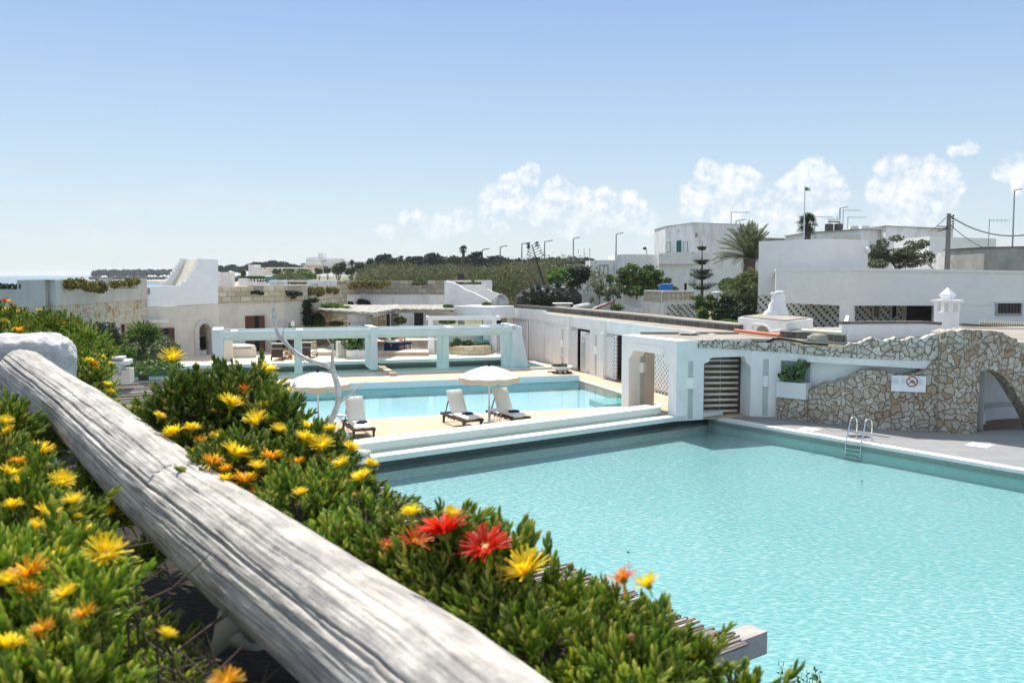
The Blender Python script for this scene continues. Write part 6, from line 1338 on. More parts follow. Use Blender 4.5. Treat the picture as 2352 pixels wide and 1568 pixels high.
# conical tree with tiered branches
nf = thing('conical_tree', D(ZD(1588, 1400), 60), 'slender conical tree with separate horizontal branch tiers', 'tree'); b0, t0 = D(ZD(1588, 1400), 60), D(ZD(1590, 565), 60)
mb = MB(); mb.tube([b0, b0.lerp(t0, .6), t0], [.14, .07, .015], 8); put('trunk', mb, TRUNK, nf)
VV = []
for yy, hw in ((618, 24), (770, 66), (880, 90), (930, 112), (1040, 132), (1170, 120), (1260, 130)):
    c = D(ZD(1588, yy+12), 60); R_ = hw/4.551*60/FPX; rise = R_*.42
    for k in range(8):
        a = k*math.pi/4+yy*.37; h = Vector((math.cos(a), math.sin(a), 0))
        for i in range(150): 
            t = rng.random(); p = c+h*R_*t+Z*(rise*t*t)+Vector((rng.normal()*.06*(1+t), rng.normal()*.06*(1+t), rng.uniform(-.12, .03)*(.4+math.sin(t*3.1)))); VV.append(tuple(p))
V_, F_ = leaf_quads(np.array(VV), .15, .22, .8); np_mesh('branch_tiers', V_, F_, LDK, nf)
palm('date_palm', ZD(2085, 740), 66, 1.5, 84, 'large date palm with long arching fronds beside the checker house', 70, leaf_mat('date_frond', (.06, .08, .04), (.12, .15, .07), (.22, .23, .13), .3, .4), .42, False, 8, .42, -.12, size=.68, blade=.075)
palm('fan_palm_tree', ZE(650, 385), 92, 3, 31, 'fan palm rising beside the flagpole behind the checker house', 60, LDK, .3, True, 9, .6, -1.2)
bush('feathery_shrub', [B3(ZD(2050, 1030), 58, 30, 34), B3(ZD(2110, 1140), 57, 22, 34), B3(ZD(1940, 1060), 58, 32, 24), B3(ZD(2110, 950), 58, 20, 22), B3(ZD(1900, 1150), 57, 26, 20)], 13000, .2, leaf_mat('feathery_leaf', (.08, .11, .04), (.15, .19, .07), (.24, .27, .12), .4, .6), 'tall feathery grey green shrub beneath the date palm', asp=.25, up=.5)
bush('shrub', [B3(ZD(1850, 1270), 55, 30, 22), B3(ZD(1780, 1330), 54, 20, 18), B3(ZD(1950, 1320), 54, 26, 18), B3(ZD(1860, 1190), 55, 20, 14), B3(ZD(2080, 1320), 54, 20, 22)], 6500, .2, LDK, 'large dark green shrub behind the parapet below the date palm')
bush('shrub', [B3(ZD(1840, 1020), 60, 18, 12), B3(ZD(1880, 990), 60, 16, 10)], 1600, .2, LG, 'mid green shrub left of the feathery one')
bush('shrub', [B3(ZD(1600, 1330), 56, 14, 16), B3(ZD(1560, 1200), 57, 10, 18), B3(ZD(1660, 1230), 57, 18, 12), B3(ZD(1690, 1160), 58, 14, 10)], 2600, .2, LG, 'bushy shrub around the base of the conical tree')
bush('low_plants', [B3(ZD(1850, 1400), 50, 16, 5), B3(ZD(1940, 1405), 50, 8, 4)], 600, .18, LGB, 'bright low plants just behind the dark parapet', 'plant')
gl = thing('garden_lamp', D(ZD(1732, 1400), 55), 'green garden lamp post with white conical shade', 'lamp post')
b0, t0 = D(ZD(1732, 1400), 55), D(ZD(1735, 1160), 55); mb = MB(); mb.tube([b0, t0], .045, 8); put('post', mb, GREEN, gl)
mb = MB(); mb.lathe(t0, [(.06, 0), (.12, .05), (.28, .38), (.26, .42), (.05, .46)], 14); put('shade', mb, METALW, gl)

# the big checker tiled house
bh = thing('checker_house', (X(1960, 50), 50, 1.9), 'big white house with green checker tile panels and dark roller shutter', 'house')
u262, u790, u1118 = ZE(262, 0)[0], ZE(790, 0)[0], ZE(1118, 0)[0]; u400, u1000, u2400 = ZE(400, 0)[0], ZE(1000, 0)[0], ZE(2500, 0)[0]
mb = MB(); ribbon(mb, [U(u262, 54), U(u790, 52), U(u1118, 53)], [ZE(262, 521), ZE(790, 501), ZE(1118, 513)], 1.5, 5, step=1e9, away=(.3, 1)); put('upper_wall', mb, WHITEC, bh)
lowp = [U(u400, 50.5), U(u1000, 47), U(u2400, 48.2)]
mb = MB(); ribbon(mb, lowp, [ZE(400, 738), ZE(1000, 733), ZE(2500, 757)], [ZE(400, 1003), ZE(930, 1027), ZE(1000, 1027), ZE(1708, 1027), ZE(2500, 1027)], .12, step=1e9); put('lower_wall', mb, WHITEC, bh)
mb = MB(); ribbon(mb, [(x, y-.05) for x, y in lowp], [ZE(398, 736), ZE(1000, 731), ZE(2500, 755)], [ZE(398, 755), ZE(1000, 752), ZE(2500, 774)], .2, step=1e9); put('cornice', mb, WHITEC, bh)
mb = MB(); mb.prism([[Vector((x, y+.3, 5.1)) for x, y in lowp]+[Vector((lowp[2][0], 60, 5.1)), Vector((lowp[0][0]+2.5, 60, 5.1))]], Vector((0, 0, -.2))); put('roof', mb, ROOFC, bh)
rp_ = Plane(lowp[1], lowp[2]); lpn = Plane(lowp[0], lowp[1])
zlow = rp_.s_of(ZE(1200, 1027))[1]
a1 = rp_.s_of(ZE(1045, 0))[0]; mb = MB(); rp_.box(mb, 0.0, a1, 1.5, zlow, 0, .5); put('corner_pillar', mb, WHITEC, bh)
ap_ = lpn.s_of(ZE(930, 0))[0]; ae = (Vector((*lowp[1], 0))-Vector((*lowp[0], 0))).length; mb = MB(); lpn.box(mb, ap_, ae-.02, 1.5, lpn.s_of(ZE(940, 1027))[1], 0, .48); put('corner_return', mb, WHITEC, bh)
a0 = rp_.s_of(ZE(1708, 0))[0]; a2 = rp_.s_of(ZE(2500, 0))[0]; wx0, wz1 = rp_.s_of(ZE(2137, 990)); wx1, wz0 = rp_.s_of(ZE(2322, 1088))
mb = MB(); mb.prism([rp_.rect(a0, a2, 1.5, zlow+.0)], rp_.n*.5) if wz1 > zlow+5 else mb.prism([rp_.rect(a0, a2, 1.5, zlow)], rp_.n*.5); put('garage_wall', mb, WHITEC, bh)
window(bh, rp_, ZE(2142, 1006), ZE(2318, 1086), DGLASS, 0, .1, -.01)
mb = MB(); a_, b__ = rp_.s_of(ZE(2142, 1006)), rp_.s_of(ZE(2318, 1086))
for k in range(7): x = a_[0]+(b__[0]-a_[0])*(k+.5)/7; rp_.box(mb, x-.012, x+.012, b__[1], a_[1], -.09, -.07)
for k in range(2): z_ = b__[1]+(a_[1]-b__[1])*(k+1)/3; rp_.box(mb, a_[0], b__[0], z_-.012, z_+.012, -.085, -.065)
put('window_bars', mb, DARKM, bh)
mb = MB(); rp_.box(mb, wx0-.1, wx1+.1, wz1-.12, wz1+.02, -.12, -.02); put('shutter_box', mb, WHITE, bh)
# recessed checker walls
cl = Plane(U(u262+1, 53.9), U(ZE(490, 0)[0], 53.2)); q0 = cl.s_of(ZE(262, 945)); mb = MB(); cl.box(mb, 0, cl.s_of(ZE(420, 0))[0], 1.4, q0[1], -.06, -.0); put('checker_panel', mb, CHK, bh)
c2 = Plane((lpn.pt(0, 0, 1.8).x, lpn.pt(0, 0, 1.8).y), (lpn.pt(ae, 0, 1.8).x, lpn.pt(ae, 0, 1.8).y)); mb = MB(); c2.box(mb, -.6, ae-.9, 1.4, 4.4, 0, .1); put('checker_panel', mb, CHK, bh)
c3 = Plane((rp_.pt(0, 0, 3.0).x, rp_.pt(0, 0, 3.0).y), (rp_.pt(9, 0, 3.0).x, rp_.pt(9, 0, 3.0).y)); s0_, s1_ = c3.s_of(ZE(1425, 0))[0], c3.s_of(ZE(1760, 0))[0]
mb = MB(); c3.box(mb, -1.2, s0_, 1.4, 4.6, 0, .1); put('checker_panel', mb, CHK, bh)
mb = MB(); c3.box(mb, s0_+.28, s1_+2, 1.4, 4.6, 0, .05)
for k in range(22): z_ = 1.5+k*.13; mb.prism([[c3.pt(s0_+.28, z_, -.001), c3.pt(s0_+.28, z_+.10, -.03), c3.pt(s0_+.28, z_+.11, -.001)]], c3.d*(s1_+2-s0_-.28))
put('roller_shutter', mb, mat('dark_shutter', (.055, .052, .05), .6, .2), bh)
mb = MB(); c3.box(mb, s0_, s0_+.279, 1.4, 4.6, -.05, .1); put('door_jamb', mb, CREAM, bh)
for x0, x1 in ((1168, 1205), (1312, 1342)):
    a_, z1 = c3.s_of(ZE(x0, 1000)); b__, z0 = c3.s_of(ZE(x1, 1112)); mb = MB(); c3.box(mb, a_, b__, z0, z1, -.05, -.001); f_ = put('window', mb, DGLASS, bh); mb = MB(); c3.box(mb, a_-.12, a_, z0-.1, z1, -.08, -.001); c3.box(mb, b__, b__+.08, z0-.1, z1, -.08, -.001); put('frame', mb, CREAM, f_)
q = D(ZE(1122, 592), 52.6); mb = MB(); mb.blob(q, (.18, .18, .2), 2, .1, 1, 10, 8); put('wall_light', mb, METALW, bh)
# houses further behind
th = thing('tank_house', D(ZE(950, 500), 100), 'long white house carrying rooftop tanks behind the checker house', 'house')
mb = MB(); ribbon(mb, [U(ZE(655, 0)[0], 102), U(ZE(1060, 0)[0], 97), U(ZE(1268, 0)[0], 99)], [ZE(655, 452), ZE(1060, 426), ZE(1268, 434)], 2, 9, step=1e9); put('left_wall', mb, WHITE2, th)
mb = MB(); ribbon(mb, [U(ZE(1255, 0)[0], 97), U(ZE(1782, 0)[0], 99)], [ZE(1255, 400), ZE(1782, 424)], 2, 9, step=1e9); put('right_wall', mb, WHITE2, th)
for (x0, x1, y0, y1, yy) in ((655, 1062, 448, 0, 0),): pass
mb = MB(); ribbon(mb, [U(ZE(650, 0)[0], 101.8), U(ZE(1060, 0)[0], 96.8), U(ZE(1270, 0)[0], 98.8)], [ZE(650, 449), ZE(1060, 423), ZE(1270, 431)], [ZE(650, 456), ZE(1060, 430), ZE(1270, 438)], 9.3, step=1e9); ribbon(mb, [U(ZE(1250, 0)[0], 96.8), U(ZE(1786, 0)[0], 98.8)], [ZE(1250, 397), ZE(1786, 421)], [ZE(1250, 403), ZE(1786, 427)], 9.4, step=1e9); put('roof_edge', mb, ROOFG, th)
pl = Plane(U(ZE(655, 0)[0], 101.9), U(ZE(1060, 0)[0], 96.9))
for x0, x1 in ((845, 868), (885, 1062)): a0, z1 = pl.s_of(ZE(x0, 484)); a1, z0 = pl.s_of(ZE(x1, 512)); mb = MB(); pl.box(mb, a0, a1, z0, z1, -.03, .05); put('porch_opening', mb, CREAM, th)
for x, lab in ((818, 'dark round water tank on the left of the rooftop pair'), (892, 'dark round water tank on the right of the rooftop pair')):
    p = D(ZE(x, 438), 101); mb = MB(); mb.lathe(p, [(.47, 0), (.47, .68), (.46, .76), (.2, .8)], 16); put('water_tank', mb, mat('dark_tank', (.10, .09, .075), .7, .2), smooth=True, autos=40, label=lab, cat='water tank', group='dark rooftop water tanks')
p, q = D(ZE(810, 357), 101), D(ZE(902, 357), 101); mb = MB(); mb.tube([p, q], .25, 14); mb.tube([p+Vector((.2, 0, -.2)), p+Vector((.2, 0, -.5))], .04, 5); mb.tube([q+Vector((-.2, 0, -.2)), q+Vector((-.2, 0, -.5))], .04, 5); mb.tube([q+Vector((-.3, 0, .2)), q+Vector((-.3, 0, .5))], .07, 6); put('solar_boiler', mb, CHROME, smooth=True, autos=40, label='shiny horizontal boiler cylinder above the dark roof tanks', cat='boiler')
for x, lab in ((1010, 'low white roof tank nearer the antenna'), (1097, 'low white roof tank nearer the higher wall')):
    p = D(ZE(x, 414), 98); mb = MB(); mb.box((p.x, p.y, p.z), (1.0, .7, .38), 0, .85); put('roof_tank', mb, WHITE2, label=lab, cat='water tank', group='low white roof tanks')
wblock(None, 'distant_house', ZE(1600, 0)[0], 86, ZE(2122, 0)[0], 84, ZE(0, 482)[1], ZE(0, 501)[1], 2, 8, WHITEC, label='pale plain house wall behind the utility pole', cat='house')
wblock(None, 'distant_house', ZE(1745, 0)[0], 75, ZE(2006, 0)[0], 75, ZE(0, 606)[1], ZE(0, 609)[1], 2, 5, WHITE2, label='small cream house with green hatch right of the utility pole', cat='house')
p = D(ZE(1864, 738), 74.8); mb = MB(); mb.box((p.x, p.y, p.z), (1.3, .1, .45)); put('green_hatch', mb, GREEN, label='small green hatch on the cream house wall', cat='hatch')
gh = wblock(None, 'distant_house', ZE(2033, 0)[0], 66, ZE(2600, 0)[0], 66, ZE(0, 570)[1], ZE(0, 560)[1], 2, 6, mat('grey_stained_plaster', (.42, .41, .38), .9, .3, .8, bump=.3, stain=.5), label='grey stained house at the far right behind the checker house', cat='house')
mb = MB(); ribbon(mb, [U(ZE(2028, 0)[0], 65.9), U(ZE(2610, 0)[0], 65.9)], [ZE(2028, 566), ZE(2610, 556)], [ZE(2028, 573), ZE(2610, 563)], 6.3, step=1e9); o_ = put('roof_edge', mb, DARKM, gh)
wblock(None, 'distant_house', ZE(262, 0)[0], 110, ZE(640, 0)[0], 112, ZE(0, 490)[1], ZE(0, 505)[1], 3, 6, ROOFG, label='sliver of grey roof behind the date palm and checker house', cat='house')
# pine tree behind the checker house
tree('wind_bent_pine', ZE(1360, 640), 60, 64, 20, 'wide wind bent pine above the checker house roof', LOLIVE, 6500, .2, extra=[B3(ZE(1180, 600), 60, 20, 18), B3(ZE(1240, 540), 60, 14, 12), B3(ZE(1350, 500), 60, 16, 8), B3(ZE(1480, 560), 60, 22, 14), B3(ZE(1560, 540), 60, 14, 10), B3(ZE(1600, 650), 60, 16, 16), B3(ZE(1200, 700), 59, 24, 12), B3(ZE(1440, 690), 59, 34, 12)], base=4, up=.4)
mb = MB(); bp2 = [D(ZE(x, y), 59) for x, y in ((1300, 620), (1380, 580), (1450, 545))]; mb.tube(bp2, [.14, .11, .05], 7, wob=.3)
for a, b in (((1340, 710), (1400, 690)), ((1400, 690), (1520, 720)), ((1480, 720), (1500, 660)), ((1600, 700), (1640, 740)), ((1560, 700), (1620, 690))): mb.tube([D(ZE(*a), 58.8), D(ZE(*b), 58.8)], [.09, .05], 6, wob=.3)
put('fallen_branches', mb, BONE, label='bare grey branches showing through the wind bent pine', cat='branches')
# flag on pole
fp = thing('flagpole', D(ZE(622, 500), 85), 'tall flagpole with green and white flag rising behind the fan palm', 'flagpole')
b0, t0 = D(ZE(622, 500), 85), D(ZE(628, 84), 85); mb = MB(); mb.tube([b0, t0], [.07, .04], 6); put('pole', mb, METALW, fp)
pts = [D(ZE(x, y), 85) for x, y in ((630, 95), (652, 97), (672, 104), (670, 128), (650, 124), (631, 124))]
fm = mat('flag_green', (.02, .28, .04), .8, .1); mb = MB(); mb.prism([[pts[0], pts[1], pts[4], pts[5]]], Vector((.02, .03, 0))); put('flag', mb, fm, fp)
mb = MB(); mb.prism([[pts[1], pts[2], pts[3], pts[4]]], Vector((.02, .03, 0))); put('flag_white', mb, mat('flag_pale', (.55, .68, .62), .8, .1), fp)
# utility pole and wires
up_ = thing('utility_pole', D(ZE(1745, 760), 58), 'grey concrete utility pole holding the overhead cables', 'utility pole')
b0, t0 = D(ZE(1745, 800), 58), D(ZE(1762, 303), 58); mb = MB(); mb.tube([b0, t0], [.19, .13], 8); put('pole', mb, mat('grey_concrete', (.24, .23, .22), .9, .2), up_)
mb = MB()
for k in range(5): c = t0-Z*(.2+.18*k); mb.tube([c, c+Vector((.28, 0, .05))], .03, 5); mb.blob(c+Vector((.3, 0, .06)), (.06, .06, .08), k, .1, 1, 6, 5)
for k in range(3): c = D(ZE(1755, 405+8*k), 57.8); mb.tube([c-Vector((.7, 0, .1*k)), c], .03, 4)
put('insulators', mb, DARKM, up_)
def wire(q0, q1, y0, y1, sag, lab, r=.025):
    a, b = D(q0, y0), D(q1, y1); mb = MB(); mb.tube([a.lerp(b, t)-Z*sag*4*t*(1-t) for t in np.linspace(0, 1, 14)], r, 5); put('cable', mb, DARKM, label=lab, cat='cable', group='overhead cables from the utility pole')
wire(ZE(1775, 325), ZE(2700, 372), 58, 50, 1.0, 'thick twisted overhead cable running right from the utility pole', .045)
wire(ZE(1752, 320), ZE(1600, 450), 58, 80, .1, 'thin cable dropping left from the utility pole to the roofs'); wire(ZE(1770, 390), ZE(2035, 572), 58, 66, .15, 'thin cable dropping right to the grey stained house')

# ---- things on the cabin roof
rb = thing('chimney_base', G(ZE(300, 1220), 2.76), 'rough white masonry block on the cabin roof', 'masonry block')
c0, c1, c2_ = G(ZE(100, 1222), 2.76), G(ZE(485, 1268), 2.76), G(ZE(690, 1235), 2.76)
zt_ = zat(ZE(110, 1115), c0.y); b2 = c0+(c2_-c1)
mb = MB(); mb.prism([[c0, c1, c2_, b2]], Vector((0, 0, zt_-2.76-.02))); o_ = put('block', mb, WHITE, rb)
mb = MB(); mb.prism([[Vector((p.x, p.y, zt_)) for p in (c0+Vector((.15, .1, 0)), c1+Vector((0, .15, 0)), c2_-Vector((.15, 0, 0)), b2-Vector((0, .1, 0)))]], Z*.03); put('stone_top', mb, ROOFC, rb)
bpn = Plane(c0, c1); mb = MB(); bpn2 = [bpn.s_of(ZE(x, y)) for x, y in ((222, 1175), (245, 1168), (310, 1175), (345, 1190), (375, 1228))]
mb.tube([bpn.pt(a, z, -.06) for a, z in [bpn.s_of(ZE(x, y)) for x, y in ((228, 1215), (222, 1185), (240, 1168), (300, 1174), (345, 1186), (375, 1228), (460, 1215))]], .028, 6); put('cable_loop', mb, METALW, rb)
mb = MB(); a_, z_ = bpn.s_of(ZE(295, 1225)); mb.prism([[bpn.pt(a_+.45*math.cos(t), z_-.05+.24*math.sin(t), -.004) for t in np.linspace(0, math.pi, 10)]], bpn.n*.003); put('low_arch', mb, ROOFC, rb)
mb = MB(); cc_ = D(ZE(412, 1120), 36.6); s_ = 36.6/FPX
prof_ = [(30.5, 0), (27, 6), (22, 14), (18, 24), (16, 32), (15.5, 38), (15, 44), (13.5, 47)]
n = 20
for i, (r, h) in enumerate(prof_):
    for k in range(n):
        a = 2*math.pi*k/n; w_ = 1+.34*mnoise.noise(Vector((math.cos(a)*1.6, math.sin(a)*1.6, h*.11))); mb.v.append((cc_.x+r*s_*math.cos(a)*w_, cc_.y+r*s_*.7*math.sin(a)*w_, zt_+.03+h*s_))
for i in range(len(prof_)-1):
    for k in range(n): a = i*n+k; b = i*n+(k+1) % n; mb.f.append((a, b, b+n, a+n))
mb.f.append(tuple((len(prof_)-1)*n+k for k in range(n)))
for k in range(5): mb.blob((cc_.x+s_*rr.uniform(-11, 11), cc_.y, zt_+.03+s_*(47+rr.uniform(0, 4))), (s_*7, s_*6, s_*4), k, .3, 2, 10, 7)
put('sculpted_chimney', mb, WHITE, smooth=True, label='lumpy white hand shaped chimney on the masonry block', cat='chimney')
def pipe(pts, r, m, name, lab): mb = MB(); mb.tube(pts, r, 10); return put(name, mb, m, smooth=True, autos=40, label=lab, cat=name.split('_')[-1])
pipe([G(ZE(80, 1222), 2.86), G(ZE(240, 1240), 2.86), G(ZE(432, 1262), 2.86)], .065, ORANGE, 'drain_pipe', 'orange plastic pipe lying along the white masonry block')
pipe([G(ZE(608, 1224), 3.08), G(ZE(925, 1244), 3.08)], .07, PIPEC, 'drain_pipe', 'pale cream pipe resting on the dark block kerb')
pipe([G(ZE(335, 1312), 2.78), G(ZE(380, 1290), 2.85), G(ZE(440, 1284), 2.9), G(ZE(540, 1298), 2.88), G(ZE(650, 1322), 2.82), G(ZE(810, 1334), 2.80)], .045, HOSE, 'rubber_hose', 'thick black hose curving across the roof behind the stone wall')
pipe([G(ZE(470, 1280), 2.8), G(ZE(535, 1242), 3.02), G(ZE(640, 1240), 3.03), G(ZE(780, 1252), 3.02)], .02, HOSE, 'thin_cable', 'thin black cable lying on the dark kerb beside the cream pipe')
kb = [G(ZE(432, 1275), 2.76), G(ZE(925, 1312), 2.76)]
mb = MB(); d_ = Vector((.9, 1.6, 0)); mb.prism([[kb[0], kb[1], kb[1]+d_, kb[0]+d_]], Z*.22); put('roof_kerb_block', mb, TUFAD, label='dark tufa kerb box between the orange pipe and the white parapet', cat='kerb')
g = G(ZE(728, 1320), 2.76); mb = MB(); mb.blob((g.x, g.y, 2.90), (.36, .28, .17), 7, .25, 2, 12, 8); put('roof_stone', mb, ROOFC, label='pale rounded stone weighing down the black hose', cat='stone')
rpar = thing('roof_terrace_wall', G(ZE(1300, 1290), 2.76), 'low white terrace wall with dark coping beside the lantern chimney', 'wall')
rpp = [(G(ZE(930, 1305), 2.76)), G(ZE(960, 1308), 2.76), G(ZE(1580, 1268), 2.76), G(ZE(1720, 1255), 2.76)]
rpp = [(p.x, p.y) for p in rpp]
mb = MB(); ribbon(mb, rpp, [ZE(930, 1172), ZE(1580, 1168), ZE(1720, 1178)], 2.76, .25, step=1e9); put('wall', mb, WHITE, rpar)
mb = MB(); ribbon(mb, [(x-.0, y-.04) for x, y in rpp], [ZE(928, 1153), ZE(1580, 1148), ZE(1722, 1158)], [ZE(928, 1172), ZE(1580, 1168), ZE(1722, 1178)], .33, step=1e9); put('dark_coping', mb, TUFAD, rpar)
mb = MB(); p0 = Vector((*rpp[0], 2.76)); mb.prism([[p0, p0+Vector((.12, 0, 0)), p0+Vector((2.1, 5, 0)), p0+Vector((1.98, 5, 0))]], Z*.64); put('side_wall', mb, WHITE, rpar)
# lantern chimney
y0_ = 33.2; ac = thing('lantern_chimney', (X(2188, y0_), y0_, 2.76), 'white square lantern chimney with pillared top and pyramid cap', 'chimney')
def LZ(y): return zat(ZE(1790, y), y0_)
cx_, cy_, w_ = X(2188.5, y0_), y0_+.35, .66
mb = MB(); mb.box((cx_, cy_, (2.76+LZ(1080))/2), (w_, w_, LZ(1080)-2.76), R(38)); put('shaft', mb, WHITEC, ac)
for k in range(4): a = R(38+45+90*k); mb = MB(); mb.box((cx_+math.cos(a)*w_*.58, cy_+math.sin(a)*w_*.58, (LZ(1080)+LZ(1000))/2), (.13, .13, LZ(1000)-LZ(1080)), R(38)); put('post', mb, WHITEC, ac)
mb = MB(); mb.box((cx_, cy_, LZ(992)), (.86, .86, .09), R(38)); put('slab', mb, WHITEC, ac)
mb = MB(); mb.box((cx_, cy_, (LZ(984)+LZ(955))/2), (.34, .34, LZ(955)-LZ(984)), R(38)); mb.box((cx_, cy_, LZ(948)), (.44, .44, .09), R(38)); put('neck', mb, WHITEC, ac)
mb = MB(); mb.box((cx_, cy_, (LZ(940)+LZ(885))/2), (.42, .42, LZ(885)-LZ(940)), R(38), .06); put('pyramid_cap', mb, WHITEC, ac)
# low dark walls right of it
for n, a, b, lab in (('boundary_wall', (1885, 1172), (2400, 1200), 'dark topped low wall right of the lantern chimney, farther one'), ('boundary_wall', (1920, 1205), (2500, 1214), 'dark topped low wall right of the lantern chimney, nearer one')):
    y = 40 if a[0] < 1900 else 37; mb = MB(); ribbon(mb, [U(ZE(*a)[0], y), U(ZE(*b)[0], y-1)], [ZE(*a), ZE(*b)], 2.0, .3, step=1e9); o_ = put(n, mb, WHITE, label=lab, cat='wall')
    mb = MB(); ribbon(mb, [(x, yy-.03) for x, yy in (U(ZE(*a)[0]-1, y), U(ZE(*b)[0], y-1))], [(ZE(*a)[0]-1, ZE(*a)[1]-1.5), (ZE(*b)[0], ZE(*b)[1]-1.5)], [(ZE(*a)[0]-1, ZE(*a)[1]+3.5), (ZE(*b)[0], ZE(*b)[1]+3.5)], .36, step=1e9); put('coping', mb, TUFAD, o_)
mb = MB()
for k in range(22): p = D(ZE(2010+k*18, 1165+k*.8), 43); mb.box((p.x, p.y, p.z-.1), (.07, .05, .5))
p, q = D(ZE(2000, 1165), 43), D(ZE(2400, 1182), 43); mb.beam(p, q, .05, .05); put('picket_fence', mb, CREAM, label='low cream picket fence behind the dark topped walls', cat='fence')

# ================================================================== POOLSIDE FURNITURE
def umbrella(x, y, label, rot=0.0, R_=1.02, zr_=1.60, za=1.95):
    o = thing('parasol', (0, 0, 0), label, 'parasol', 'cream parasols by the upper pool'); N = 10; mb = MB(); K = 6
    def prof(t): return za-(za-zr_)*(t**1.75)
    sub = 6
    for i in range(N*sub):
        for dd in (0, 1): pass
    rings = []
    for k in range(K+1):
        t = k/K; row = []
        for i in range(N*sub):
            ph = 2*math.pi*i/(N*sub)+rot; f = (i % sub)/sub; sag = math.sin(math.pi*f)
            r = R_*t*(1-.035*sag*t); z = prof(t)-.035*sag*t*(1-.2*t); row.append((r*math.cos(ph), r*math.sin(ph), z))
        rings.append(row)
    base = len(mb.v)
    for row in rings: mb.v += row
    M = N*sub
    for k in range(K):
        for i in range(M): a = base+k*M+i; b = base+k*M+(i+1) % M; mb.f.append((a, b, b+M, a+M))
    put('canopy', mb, CANVAS, o, smooth=True, autos=25)
    mb = MB()
    for i in range(M):
        x0, y0, z0 = rings[K][i]; x1, y1, z1 = rings[K][(i+1) % M]
        if i % sub == 0: x0 += (x1-x0)*.12; y0 += (y1-y0)*.12
        f0, f1 = (i % sub)/sub, (i % sub+1)/sub; h0 = .17+.02*math.sin(math.pi*f0); h1 = .17+.02*math.sin(math.pi*f1)
        mb.quad((x0, y0, z0), (x1, y1, z1), (x1*1.0, y1*1.0, z1-h1), (x0, y0, z0-h0))
    put('valance', mb, mat('beige_valance', (.60, .52, .37), .85, .05), o)
    mb = MB()
    for i in range(N):
        ph = 2*math.pi*i/N+rot; mb.tube([(0, 0, za-.30), (math.cos(ph)*R_*.5, math.sin(ph)*R_*.5, prof(.5)-.03)], .008, 4); mb.tube([(math.cos(ph)*.03, math.sin(ph)*.03, za-.02), (math.cos(ph)*R_*.5, math.sin(ph)*R_*.5, prof(.5)-.02), (math.cos(ph)*R_*.98, math.sin(ph)*R_*.98, prof(.98)-.015)], .007, 4)
    put('ribs', mb, METALW, o)
    mb = MB(); mb.tube([(0, 0, .5), (0, 0, za+.02)], .024, 10); put('pole', mb, METALW, o, smooth=True)
    mb = MB(); mb.tube([(0, 0, 0), (0, 0, .60)], .042, 12); mb.lathe((0, 0, 0), [(.22, 0), (.22, .05), (.06, .07)], 20); put('base', mb, METALW, o, smooth=True, autos=40)
    mb = MB(); mb.lathe((0, 0, za), [(.045, 0), (.05, .02), (.035, .06), (.02, .10)], 12); put('finial', mb, NAVY, o, smooth=True)
    o.location = (x, y, 0); return o
umbrella(-.77, 29.25, 'cream scalloped parasol shading the two right loungers')
umbrella(-6.12, 27.4, 'cream scalloped parasol partly behind the bare white branch', .2)
